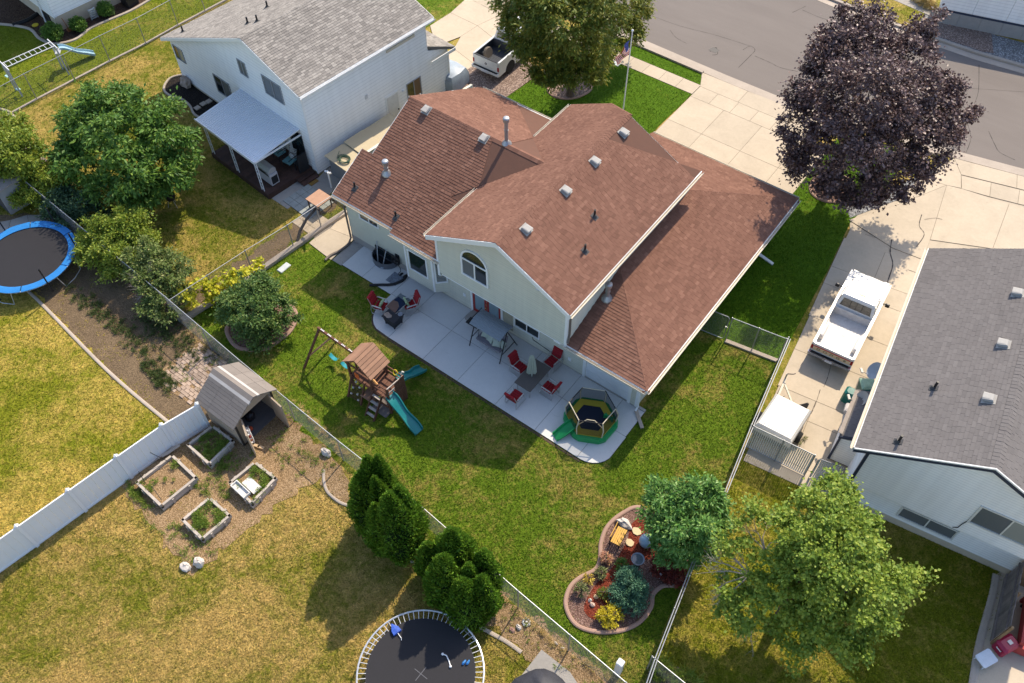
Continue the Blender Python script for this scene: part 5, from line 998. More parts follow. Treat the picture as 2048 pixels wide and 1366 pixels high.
def gate(label, a, b_, h, z0=.08, slats=0, bend=.08):
    a, b_ = Vector((*a, 0)), Vector((*b_, 0)); t = thing('gate', label, 'gate', tuple(a), 0); z = lambda q: Vector((0, 0, q)); d = (b_-a).normalized()
    mb = MB(); mb.tube([a+z(z0), a+z(h-bend), a+d*bend+z(h), b_-d*bend+z(h), b_+z(h-bend), b_+z(z0+bend), b_-d*bend+z(z0), a+d*bend+z(z0), a+z(z0+bend)], .024, 7); mb.obj('frame', GALV, t)
    m2 = MB(); wires(m2, a, b_, z0, h, .07); m2.obj('chain_link', WIRE, t, kind='stuff')
    if slats: slat_row(t, a, b_, z0+.03, h-.03)
    mb = MB(); p = b_-d*.02; mb.box(p+z(h*.55), (.1, .06, .12)); mb.obj('latch', GALV, t); return t
SLAT = M('slat_white', (.70, .70, .66), .55, .08)
def slat_row(t, a, b_, z0, z1, sp=.088, w=.05):
    d = (b_-a).normalized(); L = (b_-a).length; k = 0; n = Vector((-d.y, d.x, 0)); me = None
    while k*sp+w < L:
        p = a+d*(k*sp+.02)
        if me is None:
            mb = MB(); x, y = d*w, n*.008; mb.hexa([Vector((0, 0, z0)), x+Vector((0, 0, z0)), x+y+Vector((0, 0, z0)), y+Vector((0, 0, z0))], [Vector((0, 0, z1)), x+Vector((0, 0, z1)), x+y+Vector((0, 0, z1)), y+Vector((0, 0, z1))])
            me = bpy.data.meshes.new('slat'); me.from_pydata(mb.v, [], mb.f); me.materials.append(SLAT)
        o = bpy.data.objects.new('slat', me); C.objects.link(o); o.parent = t; o.location = PINV[t.name] @ p; k += 1
gate('chain link walk gate hung on the garage wall', (-8.3, 25.75), (-7.12, 25.9), 1.7)
sf = chain_fence('chain link fence with white vertical slats across the east driveway end', [(-3.5, 21.25), (-.82, 21.5)], 1.75, 1.34, sp=.075)
slat_row(sf, Vector((-3.46, 21.25, 0)), Vector((-.84, 21.5, 0)), .1, 1.72)
mb = MB(); mb.tube([(-3.5, 21.25, .1), (-.82, 21.5, .1)], .022, 6); mb.obj('bottom_rail', GALV, sf)
gate('narrow chain link gate with white slats beside the ivory house', (-.62, 21.55), (.38, 21.78), 1.6, slats=1)
chain_fence('chain link fence running off the bottom of the picture beyond the side fence', [(-1.95, 10.6), (.8, 10.4), (2.5, 10.2)], 1.5, 2.4)
gate('chain link gate between the white and brown roofed houses', (-28.1, 29.3), (-29.55, 30.0), 1.75)
# white vinyl privacy fence: posts, rails and tongue-and-groove boards
VIN = M('vinyl_white', (.78, .79, .80), .4, .03, 2)
vp = [(-23.15, 7.9), (-23.55, 6.3), (-23.84, 4.2), (-24.12, 2.05), (-24.4, -.1), (-24.7, -2.3), (-25.0, -4.5)]
vf = thing('vinyl_fence', 'white vinyl privacy fence running down from the small shed', 'fence', (*vp[0], 0))
for p in vp:
    mb = MB(); mb.bb((p[0]-.065, p[1]-.065, -.05), (p[0]+.065, p[1]+.065, 1.88)); mb.lathe([(.105, 1.88), (.105, 1.91), (.01, 1.97)], (p[0], p[1], 0), 4); mb.obj('post', VIN, vf)
for i in range(len(vp)-1):
    a, b_ = Vector((*vp[i], 0)), Vector((*vp[i+1], 0)); d = (b_-a).normalized(); L = (b_-a).length
    for z_ in (.08, 1.74): mb = MB(); mb.bar(a+Vector((0, 0, z_)), b_+Vector((0, 0, z_)), .055, .12); mb.obj('rail', VIN, vf)
    n = 7; w = (L-.13)/n
    for k in range(n):
        mb = MB(); mb.bar(a+d*(.065+w*(k+.5))+Vector((0, 0, .14)), a+d*(.065+w*(k+.5))+Vector((0, 0, 1.68)), w-.006, .025, up=(d.y, -d.x, 0)); mb.obj('board', VIN, vf)
# ================================================================ yards: beds, stones, paving bits
WOOD = M('weathered_timber', (.46, .40, .34), .9, .2, 3, stretch=(1, 1, 1), bmp=.3, island=.15); WOOD_D = M('deck_timber', (.085, .045, .035), .75, .35, 3, bmp=.2, island=.3); WOOD_C = M('cedar_stain', (.15, .068, .042), .7, .25, 3, bmp=.2, island=.22); WOOD_L = M('cedar_light', (.36, .20, .125), .7, .15, 3, bmp=.2, island=.2)
STONE = M('pale_stone', (.55, .50, .45), .9, .2, 3, bmp=.5)
def sub(name, mb, mat, parent, **k): return mb.obj(name, mat, parent, **k)
def raised_bed(label, c, h=.38, t=.11, soil=None, weed=12, seed=0, wm=None, boards=2):
    """timber bed: stacked boards per side, stakes outside, soil and weeds inside"""
    c = [Vector((x, y, 0)) for x, y in c]; cen = sum(c, Vector())/4; g = thing('raised_bed', label, 'raised bed', tuple(cen), 0, 'raised timber garden beds'); rr = random.Random(seed)
    for i in range(4):
        a, b_ = c[i], c[(i+1) % 4]; d = (b_-a).normalized(); n = Vector((d.y, -d.x, 0))
        if n.dot((a+b_)/2-cen) < 0: n = -n
        for k in range(boards):
            z0, z1 = h*k/boards, h*(k+1)/boards-.006; j = Vector((rr.uniform(-.01, .01), rr.uniform(-.01, .01), 0)); mb = MB()
            p, q = a+d*(.0 if (i+k) % 2 else t)+j, b_-d*(t if (i+k) % 2 else 0)+j
            mb.hexa([p+Vector((0, 0, z0)), q+Vector((0, 0, z0)), q-n*t+Vector((0, 0, z0)), p-n*t+Vector((0, 0, z0))], [p+Vector((0, 0, z1)), q+Vector((0, 0, z1)), q-n*t+Vector((0, 0, z1)), p-n*t+Vector((0, 0, z1))]); sub('board', mb, WOOD, g)
        for f in (.3, .75):
            mb = MB(); p = a.lerp(b_, f)+n*.035; mb.box(p+Vector((0, 0, h*.42)), (.09, .045, h*.9), math.atan2(d.y, d.x)); sub('stake', mb, WOOD, g)
    q = [p+(cen-p)*.06 for p in c]; mb = MB(); mb.prism([(p.x, p.y) for p in q], 0, h*.55); sub('soil', mb, soil or SOIL, g)
    L_ = []
    for k in range(weed):
        u, v_ = rr.random(), rr.random(); p = (c[0]*(1-u)+c[1]*u)*(1-v_)+(c[3]*(1-u)+c[2]*u)*v_; p = cen+(p-cen)*.82; L_.append((p.x, p.y, h*.55+.07, rr.uniform(.08, .2)))
    if L_: foliage('weeds', L_, wm or LM13, g, dens=1.1, npc=16, cr=.09, L=.07, W=.022, droop=-.3, seed=seed, low=-.1)
    return g
bA = raised_bed('largest raised timber bed with bare straw soil by the vinyl fence', [(-23.29, 4.09), (-21.49, 4.0), (-21.34, 5.83), (-23.12, 5.94)], weed=8, seed=1, soil=SOIL)
bB = raised_bed('raised timber bed full of green weeds beside the shed wall', [(-22.98, 6.61), (-21.41, 6.52), (-21.47, 8.0), (-22.85, 7.98)], weed=34, seed=2)
bC = raised_bed('raised timber bed with a broken white tray lying in one corner', [(-20.13, 6.46), (-18.56, 6.33), (-18.61, 7.83), (-19.99, 7.85)], weed=20, seed=3)
bD = raised_bed('raised timber bed nearest the pair of pale boulders', [(-20.37, 4.12), (-19.0, 4.04), (-18.88, 5.5), (-20.25, 5.55)], weed=26, seed=4, wm=LM13)
tray = thing('planter_tray', 'broken white wooden tray propped on a raised bed corner', 'tray', (-19.6, 6.5, .3), R_(-5)); tf = frame((-19.72, 6.42, .36), R_(-4)); WP = M('peeling_white', (.66, .64, .60), .8, .2, 5, dirt=(.3, .25, .2))
def fbox(mb, f, a, b_):
    x0, y0, z0 = a; x1, y1, z1 = b_; return mb.hexa([f(x0, y0, z0), f(x1, y0, z0), f(x1, y1, z0), f(x0, y1, z0)], [f(x0, y0, z1), f(x1, y0, z1), f(x1, y1, z1), f(x0, y1, z1)])
mb = MB(); fbox(mb, tf, (-.15, -.05, 0), (.75, .3, .03)); sub('base', mb, WP, tray)
for a, b_ in (((-.15, -.05, .03), (.75, -.01, .14)), ((-.15, .26, .03), (.75, .3, .14)), ((-.15, -.01, .03), (-.11, .26, .14)), ((.71, -.01, .03), (.75, .26, .14))): mb = MB(); fbox(mb, tf, a, b_); sub('side', mb, WP, tray)
mb = MB(); fbox(mb, tf, (.05, .36, -.02), (.85, .78, .015)); single('board', mb, WP, 'loose white painted board lying flat in the raised bed with the tray', 'board', tuple(tf(.4, .5, 0)))
for (a, b_), lb in ((((300, 905, 1.1), (341, 925, .3)), 'black stake leaning on the upper corner of the largest raised bed'), (((277, 943, .9), (291, 967, .3)), 'black stake leaning on the left corner of the largest raised bed'), (((303, 972, .5), (323, 1000, .3)), 'black stake lying across the soil of the largest raised bed')):
    mb = MB(); mb.tube([P(*a), P(*b_)], .015, 5); single('stake', mb, BLACK, lb, 'stake', tuple(P(*b_)))
mb = MB(); rr = random.Random(6)
for k in range(5): a = P(300+8*k, 925-4*k, .1+.02*k); mb.bar(a, a+Vector((rr.uniform(-.3, .3), rr.uniform(.5, .9), rr.uniform(0, .1))), .12, .02)
single('scrap_wood', mb, WOOD, 'small pile of scrap boards between the vinyl fence and the largest bed', 'scrap wood', tuple(P(310, 925)))
def rock(label, px, r, seed, flat=.35, mat=None, z=0, group=None, name='boulder', cat='boulder'):
    p = P(*px, z); mb = MB(); rr = random.Random(seed); mb.blob((p.x, p.y, p.z+r[2]*.6), r, seed, 9, 6, .22, .6)
    a = rr.random()*3; return single(name, mb, mat or STONE, label, cat, tuple(p), 0, group)
rock('white boulder alone in the dry mulch behind the rear fence', (653, 908), (.26, .17, .2), 1); rock('flat white boulder, left of the pair below the raised beds', (372, 1135), (.24, .17, .14), 2); rock('taller white boulder, right of the pair below the raised beds', (399, 1128), (.22, .2, .24), 3)
rock('big pale rock at the head of the curved flower bed', (1248, 1050), (.34, .2, .2), 4)
rock('small pale rock in front of the golden shrub', (1184, 1211), (.12, .1, .1), 5, mat=M('pink_stone', (.5, .38, .32), .9, .2, 4)); rock('flat tan rock above the small rock group in the flower bed', (1192, 1195), (.12, .09, .06), 6, mat=M('tan_stone', (.5, .36, .22), .9, .2, 4)); rock('pointed pale rock left of the small rock group in the flower bed', (1180, 1202), (.08, .08, .09), 7)
rock('tan stone by the white round plant in the dirt strip', (1037, 1255), (.14, .1, .09), 8); rock('reddish stone by the white round plant in the dirt strip', (1024, 1260), (.13, .1, .06), 9, mat=M('red_stone', (.34, .2, .15), .9, .2, 4))
rock('small white stone along the fence edging in the lower dirt strip', (1125, 1298), (.09, .07, .08), 12); rock('pale wedge stone beside the bottom stretch of fence edging', (1112, 1287), (.1, .05, .06), 13)
rock('large pale boulder against the white house foundation', (374, 172), (.4, .3, .42), 14, mat=M('rose_stone', (.46, .37, .31), .9, .2, 4))
rock('lumpy tan boulder behind the shade tree trunk in the front island', (1163, 152), (.42, .26, .3), 16, mat=M('tan_stone', (.5, .36, .22))); rock('pale boulder beside the gravel strip under the shade tree', (1098, 146), (.4, .3, .22), 17)
mb = MB(); p = P(1053, 1245); rr = random.Random(3)
for k in range(8): a = 2*PI*k/8; mb.blob((p.x+.13*math.cos(a), p.y+.13*math.sin(a), .05), .06, k, 6, 4, .2)
mb.blob((p.x, p.y, .06), .06, 9, 6, 4); single('stone_ring', mb, M('white_stone', (.72, .71, .68), .8, .1), 'ring of small round white stones in the dirt strip', 'stone ring', tuple(p))
for i, (px_, lb) in enumerate((((1273, 1064), 'upper pale stepping stone by the bench in the red mulch'), ((1259, 1087), 'lower square stepping stone by the bench in the red mulch'))):
    p = P(*px_); mb = MB(); rr = random.Random(i); pts = [(p.x+.2*math.cos(a)*rr.uniform(.85, 1.15), p.y+.17*math.sin(a)*rr.uniform(.85, 1.15)) for a in [2*PI*k/7 for k in range(7)]]; mb.prism(pts, -.02, .09); single('stepping_stone', mb, M('sand_stone', (.62, .48, .28), .9, .15, 4), lb, 'stepping stone', tuple(p))
# flower bed islands
isl = PP([(1283, 1016), (1247, 1026), (1216, 1052), (1202, 1085), (1200, 1118), (1190, 1140), (1160, 1156), (1140, 1175), (1131, 1205), (1140, 1235), (1160, 1255), (1200, 1265), (1245, 1261), (1280, 1244), (1302, 1215), (1306, 1190), (1325, 1173), (1352, 1170), (1368, 1150), (1385, 1105), (1350, 1050)])
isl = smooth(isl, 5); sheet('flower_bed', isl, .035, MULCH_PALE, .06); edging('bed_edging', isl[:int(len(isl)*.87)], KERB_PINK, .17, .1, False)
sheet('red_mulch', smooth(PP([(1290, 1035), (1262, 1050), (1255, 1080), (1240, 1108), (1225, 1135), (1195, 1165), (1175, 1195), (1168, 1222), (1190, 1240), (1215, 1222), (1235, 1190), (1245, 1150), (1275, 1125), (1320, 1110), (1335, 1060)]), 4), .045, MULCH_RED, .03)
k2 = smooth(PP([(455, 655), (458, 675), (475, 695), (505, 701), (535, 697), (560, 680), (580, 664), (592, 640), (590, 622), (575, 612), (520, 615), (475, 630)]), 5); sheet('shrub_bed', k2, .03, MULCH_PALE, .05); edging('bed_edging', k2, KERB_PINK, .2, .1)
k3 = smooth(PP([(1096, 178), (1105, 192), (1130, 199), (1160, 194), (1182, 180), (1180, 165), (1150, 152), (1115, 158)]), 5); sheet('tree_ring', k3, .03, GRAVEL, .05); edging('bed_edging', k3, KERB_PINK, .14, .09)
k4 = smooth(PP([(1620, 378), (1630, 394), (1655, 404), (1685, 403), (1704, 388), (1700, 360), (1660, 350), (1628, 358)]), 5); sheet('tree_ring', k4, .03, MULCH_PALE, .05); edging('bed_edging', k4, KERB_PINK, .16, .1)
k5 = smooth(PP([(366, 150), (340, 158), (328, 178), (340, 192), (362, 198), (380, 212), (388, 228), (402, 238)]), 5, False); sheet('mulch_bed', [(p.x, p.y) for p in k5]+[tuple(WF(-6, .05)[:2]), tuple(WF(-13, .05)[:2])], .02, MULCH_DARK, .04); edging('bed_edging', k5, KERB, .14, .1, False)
for i, (px_, lb) in enumerate((((395, 217), 'left square paver in the dark mulch by the white house'), ((407, 209), 'middle square paver in the dark mulch by the white house'), ((418, 204), 'right square paver in the dark mulch by the white house'))):
    p = P(*px_); mb = MB(); mb.box((p.x, p.y, .05), (.34, .34, .06), R_(-5)); single('paver', mb, M('paver_tan', (.42, .35, .28), .9, .15, 4), lb, 'paver', tuple(p))
# dirt strip behind the rear fence, straw and soil patches, low kerbs
sheet('dirt_strip', ragged([(-45, 8.6), (-36, 7.9), (-29.3, 7.1), (-20.4, 6.9), (-20.3, 10.3), (-29, 11.3), (-40, 11.9)]), .006, DIRT)
sheet('dirt_strip', ragged(PP([(560, 830), (600, 850), (640, 890), (700, 950), (705, 1010), (655, 990), (640, 950), (570, 1000), (470, 1080), (380, 1150), (355, 1120), (300, 1050), (240, 970), (270, 930), (390, 860), (430, 840)])), .008, SOIL)
sheet('dirt_strip', ragged(PP([(960, 1190), (1000, 1180), (1240, 1366), (1290, 1420), (1150, 1420), (1090, 1340), (1010, 1270), (960, 1240)])), .008, SOIL)
sheet('dirt_strip', ragged(PP([(700, 385), (660, 395), (560, 470), (350, 602), (372, 615), (440, 590), (515, 545)])), .008, DIRT)
edging('lawn_edging', smooth([Vector((-41, 8.0, 0)), Vector((-36, 7.75, 0)), Vector((-29.3, 7.1, 0)), Vector((-24.6, 6.95, 0)), Vector((-20.5, 6.85, 0))][:4], 6, False), KERB, .16, .06, False)
edging('lawn_edging', smooth(PP([(648, 940), (648, 962), (656, 985), (680, 1005), (708, 1014)]), 5, False), KERB, .13, .06, False); edging('lawn_edging', smooth(PP([(800, 1115), (830, 1125)]), 3, False), KERB, .13, .06, False); edging('lawn_edging', smooth(PP([(955, 1252), (985, 1268), (1015, 1285), (1043, 1305)]), 5, False), KERB, .16, .06, False)
edging('bed_edging', smooth(PP([(0, 218), (20, 225), (32, 240), (35, 258)]), 5, False), KERB, .14, .08, False)
# worn brick pad by the shed
BR = M('worn_brick', (.44, .33, .25), .9, .2, 4, bmp=.3, island=.25); mb = MB(); mb.prism([(-27.3, 8.0), (-24.75, 8.2), (-24.85, 10.75), (-27.3, 10.85)], -.03, .018); pad = struct('brick_pad', mb, SOIL); rr = random.Random(9); me = None
mb = MB(); mb.loft([[(-.135, -.075, 0), (.135, -.075, 0), (.135, .075, 0), (-.135, .075, 0)], [(-.135, -.075, .05), (.135, -.075, .05), (.135, .075, .05), (-.135, .075, .05)], [(-.125, -.065, .058), (.125, -.065, .058), (.125, .065, .058), (-.125, .065, .058)]]); me = bpy.data.meshes.new('brick'); me.from_pydata(mb.v, [], mb.f); me.materials.append(BR)
for r_ in range(16):
    for k in range(9):
        if rr.random() < .09: continue
        o = bpy.data.objects.new('brick', me); C.objects.link(o); o.parent = pad; o.location = (-27.1+k*.285+(.14 if r_ % 2 else 0)+rr.uniform(-.01, .01), 8.25+r_*.163+rr.uniform(-.008, .008), rr.uniform(-.012, .004)); o.rotation_euler = (rr.uniform(-.03, .03), rr.uniform(-.03, .03), rr.uniform(-.05, .05))
# weeds and straw: one scattered ground cover
def scatter(label, regions, n, mat, L, W, seed, cat='weeds', name='weeds', h=.05, r=(.05, .16), npc=14):
    rng = random.Random(seed); L_ = []
    for poly in regions:
        x0, x1, y0, y1 = min(p[0] for p in poly), max(p[0] for p in poly), min(p[1] for p in poly), max(p[1] for p in poly); k = 0
        while k < n:
            x, y = rng.uniform(x0, x1), rng.uniform(y0, y1); ins = False
            for i in range(len(poly)):
                (xa, ya), (xb, yb) = poly[i][:2], poly[i-1][:2]
                if (ya > y) != (yb > y) and x < (xb-xa)*(y-ya)/(yb-ya)+xa: ins = not ins
            if ins: L_.append((*P(x, y)[:2], h, rng.uniform(*r))); k += 1
    o = foliage(name, L_, mat, None, dens=0, per=0, npc=npc, cr=.1, L=L, W=W, droop=-.5, seed=seed, low=-.05); o['label'] = label; o['category'] = cat; o['kind'] = 'stuff'; return o
scatter('scattered green weeds round the raised beds and shed', [[(560, 850), (640, 900), (700, 940), (600, 960), (520, 900)], [(380, 960), (450, 930), (460, 1000), (400, 990)], [(300, 1010), (370, 1060), (440, 1100), (380, 1130), (290, 1040)], [(400, 930), (470, 900), (520, 900), (450, 960)], [(250, 960), (280, 985), (300, 1020), (260, 990)]], 42, LM13, .085, .02, 71)
scatter('weeds and tall dry grass along the dirt strip west of the shed', [[(190, 600), (330, 680), (450, 710), (330, 760), (250, 700)], [(260, 640), (330, 620), (400, 680), (360, 700)], [(300, 720), (360, 770), (330, 790), (280, 730)], [(110, 560), (190, 590), (300, 700), (260, 690), (150, 610)]], 95, leafmat('leaf_weed_dark', [(.03, .06, .018), (.055, .10, .025), (.09, .13, .035), (.16, .17, .06)], .2), .1, .022, 72)
scatter('straw coloured dry grass along the foot of the rear fence', [[(340, 620), (355, 615), (470, 720), (460, 730), (400, 700)], [(585, 800), (600, 810), (700, 910), (690, 920)], [(1000, 1190), (1120, 1290), (1240, 1366), (1225, 1366), (1100, 1290)], [(830, 1030), (845, 1040), (850, 1080), (835, 1075)]], 60, LM14, .13, .014, 73, 'dry grass', 'dry_grass', .08, (.05, .12), 12)
scatter('green weeds in the dirt strip by the covered canopy', [[(970, 1190), (1060, 1240), (1090, 1300), (1030, 1280)], [(1100, 1310), (1230, 1390), (1190, 1395), (1110, 1340)]], 34, LM13, .085, .02, 74)
scatter('seedlings growing in the cracks of the brick pad', [[(330, 760), (390, 790), (455, 725), (400, 690)]], 30, LM13, .07, .02, 75, h=.06, r=(.03, .08), npc=8)

# ================================================================ shed
S = thing('shed', 'small beige resin shed with its double doors standing open', 'shed', (-22.2, 9.2, 0)); SH_W = M('shed_beige', (.38, .30, .22), .8, .1, 3); SH_R = M('shed_roof', (.215, .187, .165), .8, .12, 3, island=.1); SH_C = M('shed_ridge', (.46, .43, .40), .7, .1, 3); SH_D = M('shed_dark', (.05, .042, .036), .7, .15)
sx0, sx1, sy0, sy1 = -23.3, -21.15, 8.18, 10.28; ridy, rz, ez_ = 9.35, 2.62, 1.8
def sbox(a, b_, mat, name, par=None): mb = MB(); mb.bb(a, b_); return mb.obj(name, mat, par or S)
for k in range(7): sbox((sx0+k*.307+.003, sy0-.02, .0), (sx0+(k+1)*.307-.003, sy0+.04, 1.82), SH_W, 'wall_panel')
for k in range(7): sbox((sx0+k*.307+.003, sy1-.04, .0), (sx0+(k+1)*.307-.003, sy1+.02, 1.86), SH_W, 'wall_panel')
mb = MB(); mb.hexa([I(sx0, sy0, 0), I(sx0, sy1, 0), I(sx0, sy1, 1.85), I(sx0, ridy, 2.55), I(sx0, sy0, 1.8)], [I(sx0+.05, sy0, 0), I(sx0+.05, sy1, 0), I(sx0+.05, sy1, 1.85), I(sx0+.05, ridy, 2.55), I(sx0+.05, sy0, 1.8)]); mb.obj('back_wall', SH_W, S)
mb = MB(); mb.hexa([I(sx1-.05, sy0, 1.75), I(sx1-.05, sy1, 1.75), I(sx1-.05, sy1, 1.85), I(sx1-.05, ridy, 2.55), I(sx1-.05, sy0, 1.8)], [I(sx1, sy0, 1.75), I(sx1, sy1, 1.75), I(sx1, sy1, 1.85), I(sx1, ridy, 2.55), I(sx1, sy0, 1.8)]); mb.obj('gable', SH_W, S)
sbox((sx1-.05, sy0, 0), (sx1, sy0+.38, 1.75), SH_W, 'front_wall'); sbox((sx1-.05, sy1-.16, 0), (sx1, sy1, 1.75), SH_W, 'front_wall')
for y in (sy0-.03, sy1-.05): sbox((sx1-.04, y, 0), (sx1+.03, y+.08, 1.8), SH_D, 'corner_post')
sbox((sx0, sy0, .0), (sx1, sy1, .06), M('shed_floor', (.13, .12, .12), .9), 'floor')
rx0, rx1 = -23.42, -20.95
def slope(y0, z0, y1, z1, mat, name, n, proud=0):
    for k in range(n):
        a, b_ = k/n, (k+1)/n-.008; ya, za, yb, zb_ = y0+(y1-y0)*a, z0+(z1-z0)*a+.02, y0+(y1-y0)*b_, z0+(z1-z0)*b_+.02+.02
        for j in range(3):
            x0, x1 = rx0+(rx1-rx0)*j/3+.004, rx0+(rx1-rx0)*(j+1)/3-.004; mb = MB(); mb.hexa([I(x0, ya, za-.05), I(x1, ya, za-.05), I(x1, yb, zb_-.05), I(x0, yb, zb_-.05)], [I(x0, ya, za+.012+proud), I(x1, ya, za+.012+proud), I(x1, yb, zb_+proud), I(x0, yb, zb_+proud)]); mb.obj(name, mat, S)
slope(7.98, 1.74, 9.05, 2.42, SH_R, 'roof_tile', 8); slope(10.52, 1.78, 9.66, 2.42, SH_R, 'roof_tile', 2)
def band(y0, z0, y1, z1, mat, name): mb = MB(); mb.hexa([I(rx0-.02, y0, z0-.05), I(rx1+.02, y0, z0-.05), I(rx1+.02, y1, z1-.05), I(rx0-.02, y1, z1-.05)], [I(rx0-.02, y0, z0+.03), I(rx1+.02, y0, z0+.03), I(rx1+.02, y1, z1+.03), I(rx0-.02, y1, z1+.03)]); mb.obj(name, mat, S)
band(9.04, 2.42, 9.16, 2.49, SH_C, 'ridge_band'); band(9.16, 2.49, 9.36, 2.6, SH_R, 'ridge_cap'); band(9.36, 2.6, 9.55, 2.5, SH_R, 'ridge_cap'); band(9.55, 2.51, 9.67, 2.43, SH_C, 'ridge_band')
for nm, hinge, ang in (('door', (sx1, sy0+.38), R_(-28)), ('door', (sx1, sy1-.16), R_(-6))):
    df = frame((*hinge, 0), ang); mb = MB(); fbox(mb, df, (0, -.03, .05), (.92, .03, 1.7)); d_ = mb.obj(nm, SH_W, S)
    if hinge[1] < 9:
        for k in range(3): mb = MB(); fbox(mb, df, (.12, .03, .5+.32*k), (.55, .16, .53+.32*k)); fbox(mb, df, (.12, .15, .53+.32*k), (.55, .16, .62+.32*k)); mb.obj('shelf', M('shelf_white', (.7, .7, .7), .5), d_)
    for k in range(3): mb = MB(); fbox(mb, df, (.2+.2*k, .0, 1.42), (.34+.2*k, .035, 1.56)); mb.obj('window', M('shed_pane', (.5, .48, .45), .3), d_)
for i, (o_, r_, c_, lb) in enumerate((((-20.75, 8.42, .62), .05, (.5, .16, .05), 'orange jar on the shed door shelf'), ((-20.7, 8.4, .94), .05, (.45, .08, .06), 'red tin on the shed door shelf'), ((-20.75, 8.43, 1.26), .05, (.6, .6, .62), 'white bottle on the shed door shelf'))):
    mb = MB(); mb.lathe([(r_, -.08), (r_, .06), (r_*.6, .08), (r_*.6, .1)], o_, 8); single('jar', mb, M('jar%s' % 'abc'[i], c_, .5), lb, 'jar', (o_[0], o_[1], o_[2]-.08))
mb = MB(); mb.bevbox((-22.1, 9.1, .06), (-21.75, 9.5, .5), .08); mb.tube([(-21.9, 9.3, .5), (-21.7, 9.3, .75), (-21.55, 9.3, .8)], .02, 6); single('mower', mb, M('mower_black', (.03, .025, .028), .4), 'dark machine standing inside the open shed', 'lawn mower', (-21.9, 9.3, .06))
mb = MB(); mb.lathe([(.1, 0), (.12, .1), (.06, .18), (.02, .2)], (-21.5, 8.9, .06), 8); single('fuel_can', mb, M('can_orange', (.55, .08, .03), .5), 'small orange red can on the shed floor', 'can', (-21.5, 8.9, .06))
for k in range(2): mb = MB(); p = P(514+8*k, 893+3*k); mb.box((p.x, p.y, .05), (.3, .12, .1), R_(20)); single('brick', mb, M('block_tan', (.55, .4, .25), .9), ('left' if k == 0 else 'right')+' of the two tan blocks in front of the open shed', 'block', tuple(p))
mb = MB(); mb.bevbox((-23.85, 8.75, .9), (-23.48, 9.55, 1.15), .06); mb.bb((-23.8, 8.8, 0), (-23.5, 9.5, .9)); single('storage_bin', mb, VIN, 'white plastic bin tucked behind the shed', 'bin', (-23.65, 9.15, 0))

# ================================================================ trampolines
RIMW = M('rim_steel', (.62, .62, .63), .35, .1, metallic=.5); MATB = M('jump_mat', (.022, .021, .024), .75, .15, 3); SPRING = M('spring_steel', (.62, .62, .62), .4, metallic=.5)
def trampoline(label, c, R0, h, mat_r, nsp, pad=None, net=0, legs=4, rot=0):
    t = thing('trampoline', label, 'trampoline', (c[0], c[1], 0)); x, y = c; pt = lambda a, r, z: I(x+r*math.cos(a), y+r*math.sin(a), z)
    mb = MB(); mb.tube([pt(2*PI*k/48, R0, h) for k in range(48)], .035, 7, closed=True); mb.obj('rim', RIMW, t, smooth=True)
    mb = MB(); mb.hexa([pt(2*PI*k/48, mat_r, h-.03) for k in range(48)], [pt(2*PI*k/48, mat_r, h-.015) for k in range(48)]); mb.obj('jump_mat', MATB, t)
    for k in range(nsp): a = 2*PI*(k+.5)/nsp; mb = MB(); mb.bar(pt(a, mat_r-.02, h-.015), pt(a, R0, h-.005), .022, .02); mb.obj('spring', SPRING, t)
    for k in range(legs):
        a = rot+2*PI*k/legs; d = .32; mb = MB(); mb.tube([pt(a-d, R0, h), pt(a-d*.8, R0+.05, .03), pt(a, R0+.06, .02), pt(a+d*.8, R0+.05, .03), pt(a+d, R0, h)], .024, 6); mb.obj('leg', RIMW, t)
    if pad:
        for k in range(net):
            a0, a1 = rot+2*PI*k/net+.012, rot+2*PI*(k+1)/net-.012; seg = 8; rings = []
            for j in range(seg+1): a = a0+(a1-a0)*j/seg; w = .012*math.sin(j*2.1+k); rings.append([pt(a, mat_r-.05, h+.0), pt(a, R0+.03, h+.0), pt(a, R0+.05, h+.05+w), pt(a, (mat_r+R0)/2, h+.075+w), pt(a, mat_r-.06, h+.03)])
            mb = MB(); mb.loft(rings); mb.obj('pad', pad, t, smooth=True)
            a = rot+2*PI*(k+.5)/net; mb = MB(); mb.tube([pt(a, R0+.06, .25), pt(a, R0+.06, h+1.05)], .04, 7); mb.obj('net_pole', BLACK, t)
    return t
tr1 = trampoline('large round trampoline with black mat and bare springs in the south yard', (-8.39, 5.3), 2.3, .85, 2.0, 72)
mb = MB(); q = (-8.36, 5.28, .838); mb.bb((q[0]-.3, q[1]-.012, q[2]-.002), (q[0]+.3, q[1]+.012, q[2]+.004)); mb.bb((q[0]-.012, q[1]-.3, q[2]-.002), (q[0]+.012, q[1]+.3, q[2]+.003)); sub('cross_mark', mb, M('mat_mark', (.12, .12, .13), .7), tr1)
tr2 = trampoline('round trampoline with blue pads and bare net poles at the left edge', (-37.75, 8.9), 2.42, .85, 2.12, 64, M('pad_blue', (.025, .19, .50), .45, .12, 4), 6, 4, R_(20))
